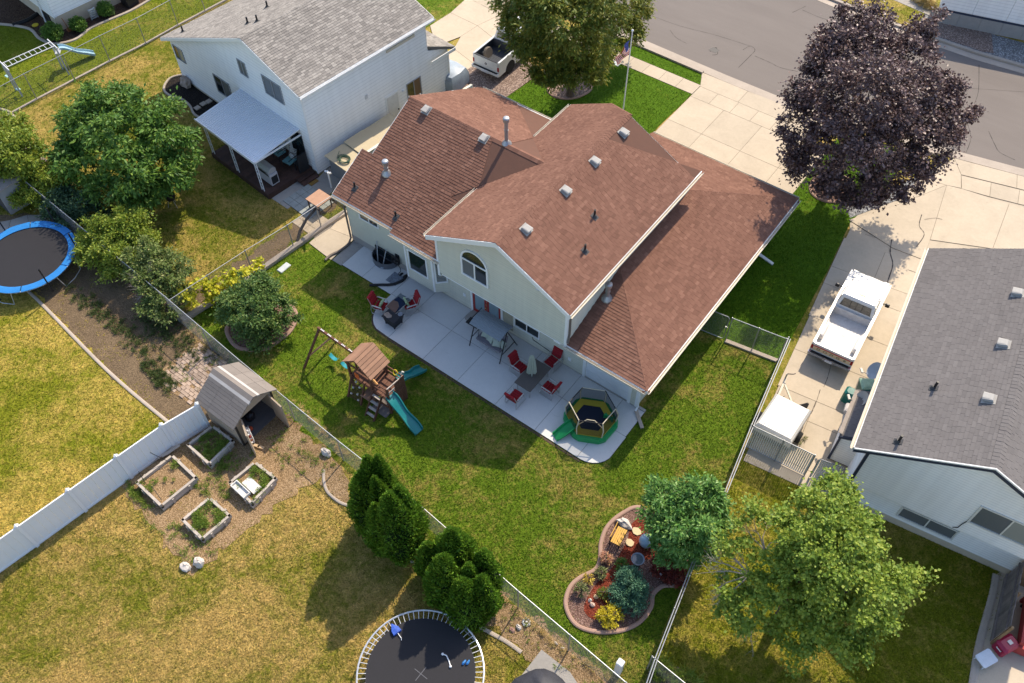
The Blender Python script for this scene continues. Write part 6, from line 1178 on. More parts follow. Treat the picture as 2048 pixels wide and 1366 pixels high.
# toys on the big mat
t = thing('toy_umbrella', 'small closed blue and white umbrella lying on the black trampoline', 'umbrella', (*P(791, 1262, .86)[:2], .86)); a, b_ = P(783, 1248, .95), P(803, 1277, .88); d = (b_-a).normalized()
mb = MB(); s = d.cross(Vector((0, 0, 1))).normalized(); mb.loft([[a+s*.02*math.cos(k)+Vector((0, 0, .02*math.sin(k))) for k in [2*PI*j/8 for j in range(8)]], [a.lerp(b_, .35)+s*.2*math.cos(k)*(1 if j_ % 2 else .8)+Vector((0, 0, .09*math.sin(k))) for j_, k in enumerate([2*PI*j/8 for j in range(8)])], [a.lerp(b_, .62)+s*.22*math.cos(k)*(1.1 if j_ % 2 else .7)+Vector((0, 0, .07*math.sin(k))) for j_, k in enumerate([2*PI*j/8 for j in range(8)])]]); mb.obj('canopy', M('umbrella_blue', (.05, .12, .5), .6, .4, 12), t)
mb = MB(); mb.tube([a, b_, b_+d*.05+s*.04], .014, 6); mb.obj('handle', M('plastic_white', (.8, .8, .8), .4), t)
mb = MB(); mb.tube([P(885, 1308, .87), P(893, 1311, .87), P(898, 1322, .87), P(901, 1333, .87)], .022, 6); mb.blob(P(885, 1308, .88), .05, 1); mb.blob(P(901, 1333, .88), .05, 2); single('rope_toy', mb, M('plastic_white', (.8, .8, .8)), 'white rope toy on the black trampoline mat', 'rope toy', tuple(P(893, 1320, .85)))
for k, lb in enumerate(('left blue child shoe on the black trampoline mat', 'right blue child shoe on the black trampoline mat')): mb = MB(); p = P(928+8*k, 1325, .87); mb.blob((p.x, p.y, p.z+.01), (.05, .11, .05), 3+k); mb.blob((p.x, p.y-.03, p.z+.05), (.035, .05, .03), 5); single('shoe', mb, M('shoe_blue', (.04, .2, .5), .5, .3, 20), lb, 'shoe', (p.x, p.y, .85))
# octagonal toddler trampoline
mc = I(-9.62, 18.25, .06); t = thing('toddler_trampoline', 'green and yellow netted toddler trampoline with a small slide on the patio corner', 'trampoline', tuple(mc)); GRN = M('plastic_green', (.015, .27, .08), .4, .1, 3); YEL = M('pad_yellow', (.42, .33, .03), .6, .12, 4); BEI = M('pole_beige', (.52, .46, .34), .5)
rot6 = R_(28); hx = lambda a, r, z: I(mc.x+r*1.05*math.cos(a), mc.y+r*math.sin(a), mc.z+z); A6 = [rot6+2*PI*k/6 for k in range(6)]
mb = MB(); rg = lambda r, z: [hx(a+o, r, z) for a in A6 for o in (-.14, .14)]
mb.loft([rg(1.16, 0), rg(1.18, .2), rg(1.12, .32)]+[rg(.98, .32), rg(.98, .1)], True); mb.obj('base', GRN, t)
for k in range(6):
    a0, a1 = A6[k], A6[(k+1) % 6]+(2*PI if k == 5 else 0); mb = MB(); mb.hexa([hx(a0, 1.06, .32), hx(a1, 1.06, .32), hx(a1, .72, .32), hx(a0, .72, .32)], [hx(a0, 1.06, .37), hx(a1, 1.06, .37), hx(a1, .72, .37), hx(a0, .72, .37)]); mb.obj('pad', YEL, t)
    mb = MB(); mb.tube([hx(a0, 1.06, .34), hx(a0, 1.12, .9), hx(a0, .98, 1.35)], .028, 7); mb.obj('pole', BEI, t)
    mb = MB(); mb.tube([hx(a0, .98, 1.35), hx(a1, .98, 1.35)], .022, 6); mb.obj('top_bar', BEI if k % 2 else BLACK, t)
mb = MB(); mb.hexa([hx(a, .76, .30) for a in A6], [hx(a, .76, .34) for a in A6]); mb.obj('jump_mat', M('mat_navy', (.012, .018, .035), .8), t)
m, nt, b = newmat('safety_net', .9, 0, .1); b.inputs['Base Color'].default_value = (.012, .014, .018, 1); v = coords(nt); g1 = nt.nodes.new('ShaderNodeTexChecker'); g1.inputs['Scale'].default_value = 110; nt.links.new(v, g1.inputs['Vector']); b.inputs['Alpha'].default_value = .55; NET = m
for k in range(6):
    a0, a1 = A6[k], A6[(k+1) % 6]+(2*PI if k == 5 else 0); mb = MB(); mb.add([hx(a0, 1.05, .36), hx(a1, 1.05, .36), hx(a1, 1.11, .9), hx(a0, 1.11, .9), hx(a1, .98, 1.33), hx(a0, .98, 1.33)], [(0, 1, 2, 3), (3, 2, 4, 5)]); mb.obj('net', NET, t)
mb = MB(); mb.tube([hx(A6[4], 1.02, 1.05), hx(A6[4]+.3, .72, 1.28), hx(A6[5]-.3, .72, 1.28), hx(A6[5], 1.02, 1.05)], .022, 6); mb.obj('hand_bar', BEI, t)
mb = MB(); mb.bevbox(hx(.45, .95, .36), hx(.75, .55, .62), .06); mb.obj('step', GRN, t)
def slide(name, a, b_, w, mat, par, waves=2, lip=.12, thick=.025, amp=.06):
    a, b_ = Vector(a), Vector(b_); d = Vector((b_.x-a.x, b_.y-a.y, 0)); L = d.length; d.normalize(); s = Vector((-d.y, d.x, 0)); rings = []
    for k in range(17):
        f = k/16; e = f*f*(3-2*f)*.35+f*.65; z = a.z+(b_.z-a.z)*e+amp*math.sin(f*PI*2*waves)*(1-f*.5); p = Vector((a.x, a.y, 0))+d*L*f; ww = w/2*(1+.12*math.sin(f*PI*2*waves))
        rings.append([p+s*q+Vector((0, 0, z+h_)) for q, h_ in ((-ww-.03, -.02), (-ww-.03, lip), (-ww+.01, lip), (-ww+.05, .0), (ww-.05, 0), (ww-.01, lip), (ww+.03, lip), (ww+.03, -.02), (ww-.05, -thick), (-ww+.05, -thick))])
    mb = MB(); mb.loft(rings); return mb.obj(name, mat, par, smooth=True)
slide('slide', (-10.0, 17.55, .5), (-10.42, 16.62, .12), .42, GRN, t, .6, .1, amp=.03)
for k in range(2): mb = MB(); p = I(-10.2+.28*k, 17.5-.06*k, .06); mb.tube([p, p+I(0, .05, .55)], .03, 7); mb.obj('slide_post', GRN, t)

# ================================================================ play set
PS = thing('play_set', 'cedar play set with a plank roof, swings and two teal slides', 'play set', (-18.6, 13.7, 0)); TEAL = M('slide_teal', (.012, .19, .19), .32, .1, 3, spec=.5); TEAL_B = M('swing_teal', (.03, .30, .36), .5)
def ps(a, b_, w, h, name='post', mat=None, par=None): mb = MB(); mb.bar(a, b_, w, h); return mb.obj(name, mat or WOOD_C, par or PS)
for x, y, z1 in ((-19.38, 13.32, 2.15), (-19.38, 14.32, 2.15), (-18.06, 13.32, 2.15), (-18.06, 14.32, 2.15), (-17.08, 13.32, 1.95), (-17.08, 14.32, 1.75)): ps(I(x, y, 0), I(x, y, z1), .1, .1)
rf = None
for side_, (x0, x1) in enumerate(((-19.58, -18.72), (-17.86, -18.72))):
    n = 6
    for k in range(n):
        f0, f1 = k/n, (k+1)/n-.012; xa, xb = x0+(x1-x0)*f0, x0+(x1-x0)*f1; za, zb_ = 2.05+.75*f0, 2.05+.75*f1; mb = MB()
        mb.hexa([I(xa, 13.2, za-.03), I(xb, 13.2, zb_-.03), I(xb, 14.45, zb_-.03), I(xa, 14.45, za-.03)], [I(xa, 13.2, za+.014), I(xb, 13.2, zb_), I(xb, 14.45, zb_), I(xa, 14.45, za+.014)]); mb.obj('roof_board', WOOD_L, PS)
for y in (13.26, 14.36): ps(I(-19.45, y, 2.08), I(-18.0, y, 2.08), .04, .12, 'rail'); ps(I(-18.72, y, 2.08), I(-18.72, y, 2.72), .05, .08, 'king_post'); ps(I(-19.4, y, 2.1), I(-18.72, y, 2.7), .05, .07, 'rafter'); ps(I(-18.04, y, 2.1), I(-18.72, y, 2.7), .05, .07, 'rafter')
for k in range(10): mb = MB(); x = -19.36+k*.232; mb.bb((x, 13.3, 1.1), (x+.22, 14.34, 1.135)); mb.obj('deck_board', WOOD_C, PS)
for k in range(5): mb = MB(); x = -18.55+k*.14; mb.bb((x, 12.95, .55), (x+.13, 13.6, .58)); mb.obj('table_board', WOOD_L, PS)
for z in (1.05, .45): ps(I(-19.38, 13.28, z), I(-17.06, 13.28, z), .04, .1, 'rail'); ps(I(-19.38, 14.36, z), I(-17.06, 14.36, z), .04, .1, 'rail'); ps(I(-17.03, 13.3, z), I(-17.03, 14.34, z), .04, .1, 'rail')
for k in range(10): z0 = .05+k*.112; f = lambda z: 12.82+.48*z/1.15; mb = MB(); mb.bar(I(-19.25, f(z0), z0+.05), I(-18.5, f(z0), z0+.05), .03, .098, up=(0, -.4, 1)); w_ = mb.obj('climbing_board', WOOD_C, PS)
for i, (x, z) in enumerate(((-19.1, .3), (-18.75, .45), (-19.05, .65), (-18.7, .85), (-18.95, 1.0), (-18.65, .2))): mb = MB(); mb.blob((x, 12.78+.48*z/1.15, z), .06, i); mb.obj('climbing_hold', M('hold_grey', (.5, .48, .42), .6), PS)
ps(I(-18.48, 12.8, 0), I(-18.48, 13.3, 1.2), .07, .09, 'stringer'); ps(I(-19.27, 12.8, 0), I(-19.27, 13.3, 1.2), .07, .09, 'stringer')
for x in (-17.93, -17.42): ps(I(x, 12.52, 0), I(x, 13.28, 1.15), .05, .12, 'ladder_rail')
for k in range(4): f = (k+.6)/4.3; ps(I(-17.93, 12.52+.76*f, 1.15*f), I(-17.42, 12.52+.76*f, 1.15*f), .12, .035, 'rung', WOOD)
for k in range(5): mb = MB(); y = 13.75+k*.125; mb.bb((-17.05, y, 1.15), (-17.02, y+.115, 1.85)); mb.obj('panel_board', WOOD_C, PS)
for k in range(5): mb = MB(); y = 13.75+k*.125; mb.bb((-17.03, y, .1), (-17.0, y+.115, 1.05)); mb.obj('panel_board', WOOD_C, PS)
for k in range(6): mb = MB(); x = -19.3+k*.2; mb.bb((x, 14.33, 1.15), (x+.13, 14.36, 1.85)); mb.obj('panel_board', WOOD_C, PS)
for z in (1.85, 1.5): ps(I(-18.06, 13.3, z), I(-17.08, 13.3, z), .04, .07, 'rail'); ps(I(-18.06, 14.34, z-.1), I(-17.08, 14.34, z-.1), .04, .07, 'rail'); ps(I(-17.05, 13.3, z+.08), I(-17.05, 14.34, z-.05), .04, .06, 'rail', WOOD)
mb = MB(); mb.bb((-18.0, 12.95, .02), (-17.1, 13.9, .05)); mb.obj('floor_mat', M('mat_grey', (.2, .17, .16), .9), PS)
slide('slide', (-17.12, 13.45, 1.22), (-15.38, 13.27, .1), .42, TEAL, PS, 1.5, .13); slide('slide', (-17.35, 14.35, 1.22), (-17.5, 16.0, .1), .42, TEAL, PS, 1.5, .13)
bm_a, bm_b = I(-21.75, 13.9, 2.08), I(-19.38, 13.8, 2.08); ps(bm_a, bm_b, .09, .15, 'swing_beam')
for i in range(5):
    for j in range(3): p = bm_a.lerp(bm_b, .1+i*.19+j*.035); mb = MB(); mb.bb(p+I(-.025, -.03, .075), p+I(.02, .03, .085)); mb.obj('beam_bracket', M('bracket_white', (.8, .8, .8), .4), PS)
ps(bm_a+I(.05, 0, -.05), I(-22.02, 12.71, 0), .09, .09, 'leg'); ps(bm_a+I(.05, 0, -.05), I(-21.9, 14.75, 0), .09, .09, 'leg'); ps(I(-21.98, 13.05, .55), I(-20.95, 13.85, 1.98), .045, .07, 'brace', WOOD_L)
YR = M('rope_yellow', (.62, .55, .04), .6)
for cx_ in (-21.05, -20.3):
    seat_z = .5
    for dx_ in (-.28, .28): mb = MB(); mb.tube([I(cx_+dx_, 13.87, 2.0), I(cx_+dx_*.9, 13.82, seat_z)], .014, 5); mb.obj('rope', YR, PS)
    rings = []
    for k in range(9): f = k/8-.5; z = seat_z-.16*(1-4*f*f); rings.append([I(cx_+f*.52, 13.82+q, z+h_) for q, h_ in ((-.09, 0), (.09, 0), (.09, .02), (-.09, .02))])
    mb = MB(); mb.loft(rings); mb.obj('swing_seat', TEAL_B, PS)
mb = MB(); p = I(-17.35, 14.2, 1.95); mb.tube([p+I(.12*math.cos(a), .0+.06*math.sin(a), .12*math.sin(a)) for a in [2*PI*k/14 for k in range(14)]], .022, 6, closed=True); mb.obj('steering_wheel', M('plastic_yellow', (.6, .45, .02), .4), PS)
mb = MB(); mb.tube([I(-17.12, 14.3, 1.9), I(-17.05, 14.35, 2.1), I(-16.95, 14.35, 2.12)], .035, 7); mb.obj('telescope', M('plastic_cream', (.7, .66, .55), .5), PS)
mb = MB(); mb.tube([I(-18.0, 13.35, 2.0), I(-17.6, 13.3, 1.85)], .05, 7); mb.obj('telescope', M('plastic_orange', (.6, .28, .08), .5), PS)
for k in range(6): mb = MB(); mb.bb((-18.98+.14*(k % 2), 13.24, 1.3+.12*(k//2)), (-18.88+.14*(k % 2), 13.27, 1.39+.12*(k//2))); mb.obj('game_tile', M('tile_orange', (.75, .16, .04), .5), PS)
# ================================================================ patio furniture
REDC = M('cushion_red', (.30, .012, .018), .75, .25, 6, bmp=.2); FRM = M('frame_silver', (.50, .49, .47), .4, .1, metallic=.4); FRB = M('frame_black', (.022, .023, .026), .45)
def patio_chair():
    t = thing('patio_chair', '', 'chair', (0, 0, 0))
    for s in (-1, 1):
        mb = MB(); x = s*.30; mb.tube([(x, -.30, .62), (x, -.36, .3), (x, -.34, .03), (x, .30, .03), (x, .36, .06), (x, .28, .42), (x, .24, .62), (x, -.30, .64)], .02, 6); mb.obj('leg', FRM, t)
        mb = MB(); mb.bevbox((x-.03, -.25, .63), (x+.03, .26, .665), .012); mb.obj('armrest', FRM, t)
    mb = MB(); mb.tube([(-.27, .3, .40), (-.27, -.24, .38), (-.27, -.44, 1.02), (.27, -.44, 1.02), (.27, -.24, .38), (.27, .3, .40)], .018, 6); mb.obj('back_frame', FRM, t)
    for k in range(4): mb = MB(); y = -.22+k*.135; mb.bevbox((-.255, y, .40), (.255, y+.128, .49), .03); mb.obj('seat_cushion', REDC, t)
    for k in range(4):
        z = .48+k*.145; y = -.25-.2*(z-.4)/.64; mb = MB(); mb.loft([[(-.255, y-.06, z), (.255, y-.06, z), (.255, y+.03, z), (-.255, y+.03, z)], [(-.265, y-.085, z+.07), (.265, y-.085, z+.07), (.265, y+.045, z+.07), (-.265, y+.045, z+.07)], [(-.255, y-.105, z+.138), (.255, y-.105, z+.138), (.255, y-.01, z+.138), (-.255, y-.01, z+.138)]]); mb.obj('back_cushion', REDC, t)
    return t
pc = patio_chair(); G_ = 'red cushioned patio chairs'
for i, (x, y, a, lb) in enumerate(((-13.78, 18.55, -95, 'red cushioned chair on the lawn side of the long patio table'), (-12.75, 19.72, 175, 'red cushioned chair at the wall end of the long patio table'), (-12.95, 17.12, 0, 'red cushioned chair at the lawn end of the long patio table'), (-11.98, 18.42, 88, 'red cushioned chair on the garage side of the long patio table'), (-21.42, 17.42, -75, 'red cushioned chair with a green pillow by the rounded patio corner'), (-20.28, 18.35, 150, 'red cushioned chair across the blanket table near the bay window'))):
    c = pc if i == 0 else copy_tree(pc, (0, 0, 0)); c.location = (x, y, .06); c.rotation_euler = (0, 0, R_(a)); c['label'] = lb; c['group'] = G_
def pillow(lb, p, rz, tilt, mat):
    mb = MB(); M4 = Matrix.Translation(Vector(p)) @ Matrix.Rotation(rz, 4, 'Z') @ Matrix.Rotation(tilt, 4, 'X'); rings = []
    for f, z in ((.05, -.07), (.18, -.045), (.21, 0), (.18, .045), (.05, .07)): rings.append([M4 @ Vector((sx*f*(1.0), sy*f, z)) for sx, sy in ((-1, -1), (0, -.86), (1, -1), (.86, 0), (1, 1), (0, .86), (-1, 1), (-.86, 0))])
    mb.loft(rings); return single('pillow', mb, mat, lb, 'pillow', tuple(p), smooth=True)
GRP = M('pillow_green', (.36, .46, .26), .85, .1, 8)
pillow('pale green pillow leaning on the red chair at the patio corner', (-21.3, 17.42, .72), R_(-75), R_(70), GRP); pillow('pale green pillow on the red chair near the bay window', (-20.4, 18.25, .68), R_(150), R_(70), GRP)
t = thing('dining_table', 'long brown patio dining table with a closed umbrella through it', 'table', (-12.9, 18.4, .06)); mb = MB(); mb.bevbox((-13.35, 17.55, .72), (-12.45, 19.2, .77), .02); mb.obj('tabletop', M('table_brown', (.115, .098, .085), .6, .1, 8), t)
for x in (-13.25, -12.55):
    for y in (17.68, 19.08): mb = MB(); mb.tube([(x, y, .06), (x, y, .72)], .025, 7); mb.obj('leg', FRM, t)
mb = MB(); mb.bb((-13.3, 17.62, .66), (-12.5, 17.66, .72)); mb.bb((-13.3, 19.1, .66), (-12.5, 19.14, .72)); mb.bb((-13.3, 17.66, .66), (-13.26, 19.1, .72)); mb.bb((-12.54, 17.66, .66), (-12.5, 19.1, .72)); mb.obj('apron', FRM, t)
t = thing('umbrella', 'closed sage grey umbrella standing in the middle of the dining table', 'umbrella', (-12.95, 18.35, .06)); mb = MB(); mb.tube([(-12.95, 18.35, .06), (-12.95, 18.35, 2.3)], .022, 8); mb.obj('pole', FRM, t)
mb = MB(); rings = []
for z, r in ((2.28, .03), (2.2, .09), (2.0, .14), (1.7, .18), (1.3, .22), (1.05, .24), (.98, .18)): rings.append([(-12.95+r*(1 if k % 2 else .55)*math.cos(2*PI*k/16+z*.3), 18.35+r*(1 if k % 2 else .55)*math.sin(2*PI*k/16+z*.3), z+(-.12 if (k % 4 == 1 and z < 1.1) else 0)) for k in range(16)])
mb.loft(rings); mb.obj('canopy', M('canvas_sage', (.40, .43, .36), .85, .12, 5), t)
mb = MB(); mb.lathe([(.2, 0), (.2, .05), (.05, .09), (.04, .3)], (-12.95, 18.35, .06), 12); mb.obj('base', FRB, t)
# canopy swing
t = thing('canopy_swing', 'two seat patio swing with a striped grey canopy under the gable', 'swing', (-15.65, 19.0, .06)); CAN = M('canvas_grey', (.235, .265, .29), .8, .08, 6)
cx0, cx1, yc = -16.48, -14.72, 18.86
for k in range(8):
    f0, f1 = k/8, (k+1)/8-.006; y = lambda f: 18.32+1.05*f; z = lambda f: 1.9+.16*math.sin(f*PI*.95)-.03*f; mb = MB(); mb.hexa([I(cx0, y(f0), z(f0)-.02), I(cx1, y(f0), z(f0)-.02), I(cx1, y(f1), z(f1)-.02), I(cx0, y(f1), z(f1)-.02)], [I(cx0, y(f0), z(f0)+.012), I(cx1, y(f0), z(f0)+.012), I(cx1, y(f1), z(f1)), I(cx0, y(f1), z(f1))]); mb.obj('canopy_strip', CAN, t)
for x in (-16.6, -14.8):
    for y in (18.35, 19.72): mb = MB(); mb.tube([I(x, y, .08), I(x*.98+(-15.7)*.02, 19.0, 1.85)], .028, 7); mb.obj('leg', FRB, t)
    mb = MB(); mb.tube([I(x, 18.6, .55), I(x, 19.5, .55)], .02, 6); mb.obj('side_bar', FRB, t); mb = MB(); mb.tube([I(x, 18.3, 1.88), I(x, 19.4, 1.88)], .02, 6); mb.obj('canopy_arm', FRB, t)
mb = MB(); mb.tube([I(-16.6, 19.0, 1.83), I(-14.8, 19.0, 1.83)], .03, 7); mb.obj('top_bar', FRB, t)
mb = MB(); mb.bb((-17.35, 19.02, .6), (-16.68, 19.42, .64)); mb.obj('side_table', FRB, t)
for x in (-16.35, -15.05): mb = MB(); mb.tube([I(x, 19.0, 1.82), I(x, 18.72, .55)], .012, 5); mb.obj('hanger', FRB, t)
rings = [[I(-16.4+1.4*k/8, yy, zz-.05*math.sin(PI*k/8)) for yy, zz in ((18.62, .46), (19.12, .44), (19.12, .54), (18.62, .57))] for k in range(9)]; mb = MB(); mb.loft(rings); mb.obj('seat', M('seat_mauve', (.22, .20, .22), .85, .1, 5), t)
mb = MB(); mb.loft([[I(-16.38, 19.08, .5), I(-15.02, 19.08, .5), I(-15.02, 19.16, .5), I(-16.38, 19.16, .5)], [I(-16.38, 19.25, 1.0), I(-15.02, 19.25, 1.0), I(-15.02, 19.33, 1.0), I(-16.38, 19.33, 1.0)]]); mb.obj('backrest', M('seat_mauve', (.22, .2, .22)), t)
for i, (x, y, a) in enumerate(((-16.1, 18.98, 10), (-15.75, 18.9, -15), (-15.35, 18.86, 20), (-15.1, 18.95, -5))): pillow(('first', 'second', 'third', 'fourth')[i]+' pale sage cushion from the left on the canopy swing', (x, y, .72), R_(a), R_(60), M('pillow_sage', (.42, .46, .38), .85, .1, 8))
# blanket table, fire table
t = thing('side_table', 'low metal patio table half hidden under a brown and a navy blanket', 'table', (-20.65, 17.9, .06)); mb = MB(); mb.tube([(-21.05, 17.45, .64), (-20.35, 17.4, .64), (-20.35, 18.5, .64), (-21.05, 18.55, .64)], .018, 6, closed=True); mb.obj('frame', FRM, t)
for x, y in ((-21.03, 17.47), (-20.37, 17.42), (-20.37, 18.48), (-21.03, 18.53)): mb = MB(); mb.tube([(x, y, .06), (x, y, .64)], .018, 6); mb.obj('leg', FRM, t)
mb = MB(); mb.bb((-21.03, 17.45, .645), (-20.37, 18.5, .655)); mb.obj('glass_top', M('table_glass', (.16, .19, .2), .15, spec=.7), t)
mb = MB(); mb.prism([(-21.02, 17.46), (-20.4, 17.42), (-20.5, 17.8), (-20.75, 18.0), (-21.02, 17.95)], .66, .68); single('blanket', mb, M('blanket_brown', (.17, .10, .075), .9, .15, 9), 'brown blanket spread over the low patio table', 'blanket', (-20.8, 17.6, .66))
mb = MB(); mb.prism([(-20.39, 17.42), (-20.37, 18.2), (-20.95, 18.28), (-21.0, 17.96), (-20.74, 18.01), (-20.49, 17.81)], .66, .675); single('blanket', mb, M('blanket_navy', (.012, .022, .05), .9, .15, 9), 'navy blanket spread over the low patio table', 'blanket', (-20.7, 18.0, .66))
t = thing('fire_table', 'black wicker fire table at the rounded patio corner', 'table', (-20.45, 17.2, .06)); WK = M('wicker_black', (.018, .02, .026), .6, .3, 30, bmp=.5)
mb = MB(); mb.loft([[(-20.72, 16.98, .12), (-20.12, 16.96, .12), (-20.1, 17.5, .12), (-20.7, 17.52, .12)], [(-20.8, 16.92, .6), (-20.04, 16.9, .6), (-20.02, 17.56, .6), (-20.78, 17.58, .6)]]); mb.obj('body', WK, t); mb = MB(); mb.bevbox((-20.84, 16.88, .6), (-20.0, 17.62, .655), .02); mb.obj('top', WK, t)
for x, y in ((-20.7, 17.0), (-20.14, 16.98), (-20.12, 17.48), (-20.68, 17.5)): mb = MB(); mb.bb((x-.03, y-.03, .06), (x+.03, y+.03, .14)); mb.obj('foot', WK, t)
mb = MB(); mb.blob((-20.6, 17.1, .69), (.2, .13, .045), 3, 10, 5, .35); mb.blob((-20.52, 17.0, .68), (.12, .06, .03), 5, 8, 5, .3); single('crumpled_cloth', mb, M('cloth_tan', (.30, .24, .20), .9, .3, 14), 'crumpled tan cloth on the black fire table', 'cloth', (-20.58, 17.08, .655))
mb = MB(); mb.lathe([(.12, 0), (.13, .03), (.11, .05), (.0, .03)], (-20.15, 17.5, .655), 12); single('ashtray', mb, M('dish_grey', (.2, .22, .25), .4), 'round grey dish at the corner of the black fire table', 'dish', (-20.15, 17.5, .655))
# clutter by the house wall
t = thing('window_well', 'dark half round metal window well at the house wall', 'window well', (-23.5, 20.0, 0)); mb = MB(); rings = [[(-23.5+(.72+dr_)*math.cos(a)*1.0, 20.12-(.62+dr_)*math.sin(a), z) for dr_, z in ((0, .06), (.03, .06), (.03, .42), (0, .42))] for a in [PI*k/12 for k in range(13)]]; mb.loft(rings); mb.obj('rim', M('well_metal', (.16, .17, .19), .45, metallic=.5), t); mb = MB(); mb.prism([(-23.5+.71*math.cos(PI*k/12), 20.11-.61*math.sin(PI*k/12)) for k in range(13)], .0, .075); mb.obj('pit', M('well_pit', (.012, .013, .016), .9), t)
for (a, b_), lb in (((I(-23.9, 20.05, 1.25), I(-23.6, 19.6, .12)), 'pale tool handle leaning in the window well, left one'), ((I(-23.3, 20.05, 1.0), I(-23.25, 19.55, .12)), 'pale tool with a round head leaning in the window well, right one')): mb = MB(); mb.tube([a, b_], .025, 6); mb.lathe([(.02, 0), (.1, .02), (.1, .05), (.03, .07)], b_, 10); single('tool', mb, M('tool_grey', (.4, .42, .45), .4, metallic=.3), lb, 'garden tool', tuple(b_))
t = thing('hose_reel', 'black hose reel mounted on the house wall by the window well', 'hose reel', (-22.62, 20.1, .1)); mb = MB()
for k in range(5): mb.tube([I(-22.62+(.2+.022*k)*math.cos(a), 19.92+.025*(k % 3), .72+(.2+.022*k)*math.sin(a)) for a in [2*PI*j/18 for j in range(18)]], .02, 5, closed=True)
mb.obj('coiled_hose', BLACK, t); mb = MB(); mb.tube([I(-22.62, 20.12, .72), I(-22.62, 19.86, .72)], .09, 10); mb.bb((-22.75, 20.08, .4), (-22.5, 20.14, 1.0)); mb.obj('bracket', FRB, t); mb = MB(); mb.tube([I(-22.45, 19.9, .6), I(-22.25, 19.85, .45), I(-22.2, 19.8, .3), I(-22.35, 19.8, .1), I(-22.3, 19.7, .08)], .018, 5); mb.obj('hose', BLACK, t)
mb = MB(); rr = random.Random(2); mb.bb((-22.6, 19.05, .06), (-21.95, 19.75, .075)); rug = single('door_mat', mb, M('rug_grey', (.20, .22, .25), .95, .6, 9), 'patterned grey door mat on the patio slab beside the bay', 'mat', (-22.3, 19.4, .06))
t = thing('sandals', 'pair of dark sandals at the top of the grey mat', 'sandals', (-22.05, 19.75, .06))
for k in range(2): mb = MB(); mb.blob((-22.2+.22*k, 19.8, .09), (.07, .14, .045), k); mb.obj('sandal', FRB, t)
def hose(label, pts, r, mat, name='drain_hose', cat='hose'): mb = MB(); mb.tube(smooth([Vector(p) for p in pts], 6, False), r, 8); return single(name, mb, mat, label, cat, tuple(pts[0]), smooth=True)
hose('brown corrugated drain hose curving off the corner downspout', [(-25.85, 19.9, .1), (-25.8, 19.6, .09), (-25.85, 19.1, .09), (-26.0, 18.6, .09), (-26.0, 18.2, .08)], .07, SP)
hose('black corrugated drain hose running across the patio from the bay', [(-21.9, 19.9, .13), (-21.85, 19.5, .12), (-22.1, 19.0, .12), (-22.6, 18.6, .11), (-23.0, 18.3, .08)], .07, BLACK)
mb = MB(); mb.bb((-8.0, 19.6, .0), (-7.86, 19.95, .03)); mb = MB(); mb.hexa([I(-8.35, 19.9, .07), I(-7.65, 19.3, .03), I(-7.55, 19.42, .03), I(-8.25, 20.02, .07)], [I(-8.35, 19.9, .13), I(-7.65, 19.3, .09), I(-7.55, 19.42, .09), I(-8.25, 20.02, .13)]); single('splash_block', mb, KERB, 'white spout extension on the lawn at the patio corner of the garage', 'downspout extension', (-8, 19.7, .03))
mb = MB(); mb.hexa([I(-8.3, 31.75, .1), I(-7.4, 31.6, .04), I(-7.4, 31.75, .04), I(-8.3, 31.9, .1)], [I(-8.3, 31.75, .17), I(-7.4, 31.6, .11), I(-7.4, 31.75, .11), I(-8.3, 31.9, .17)]); single('splash_block', mb, TRIM, 'white spout extension on the lawn beside the long garage wall', 'downspout extension', (-7.9, 31.75, .05))
p = P(568, 536); mb = MB(); mb.bevbox((p.x-.18, p.y-.35, -.02), (p.x+.18, p.y+.35, .06), .03); single('valve_box', mb, M('box_pale', (.5, .54, .54), .7), 'pale utility box lid set in the lawn beside the mow strip', 'utility box', tuple(p))
p = P(1232, 128); mb = MB(); mb.bevbox((p.x-.25, p.y-.2, 0), (p.x+.25, p.y+.2, .06), .03); single('meter_lid', mb, M('box_pale', (.5, .54, .54)), 'white meter lid in the front lawn by the sidewalk', 'utility box', tuple(p))
# bench, bird bath, gazing ball, white post
t = thing('bench', 'small yellow slatted bench in the red mulch of the flower bed', 'bench', tuple(P(1237, 1080))); bf = frame(tuple(P(1236, 1080)), R_(98)); YW = M('bench_yellow', (.62, .34, .05), .5, .15, 5)
for k in range(5): mb = MB(); fbox(mb, bf, (-.38, -.2+.082*k, .38), (.38, -.2+.082*k+.07, .405)); mb.obj('slat', YW, t)
for k in range(3): mb = MB(); fbox(mb, bf, (-.38, .24, .5+.1*k), (.38, .262, .57+.1*k)); mb.obj('back_slat', YW, t)
for x in (-.36, .33): mb = MB(); fbox(mb, bf, (x, -.2, 0), (x+.03, -.16, .4)); fbox(mb, bf, (x, .2, 0), (x+.03, .24, .78)); fbox(mb, bf, (x, -.2, .35), (x+.03, .22, .38)); mb.obj('leg', FRB, t)
t = thing('bird_bath', 'grey metal bird bath standing in the flower bed', 'bird bath', tuple(P(1272, 1132))); q = P(1272, 1132); mb = MB(); mb.lathe([(.14, 0), (.14, .04), (.05, .1), (.045, .5), (.09, .58)], q, 14); mb.obj('pedestal', FRB, t, smooth=True); mb = MB(); mb.lathe([(.08, .56), (.2, .62), (.26, .7), (.27, .71), (.25, .71), (.19, .65), (.02, .62)], q, 20); mb.obj('basin', M('bath_grey', (.22, .24, .28), .35, .15, 6, metallic=.3), t, smooth=True); mb = MB(); mb.lathe([(.001, .675), (.22, .68), (.001, .682)], q, 16); mb.obj('water', M('bath_water', (.10, .12, .14), .08, .3, 9, spec=.8), t)
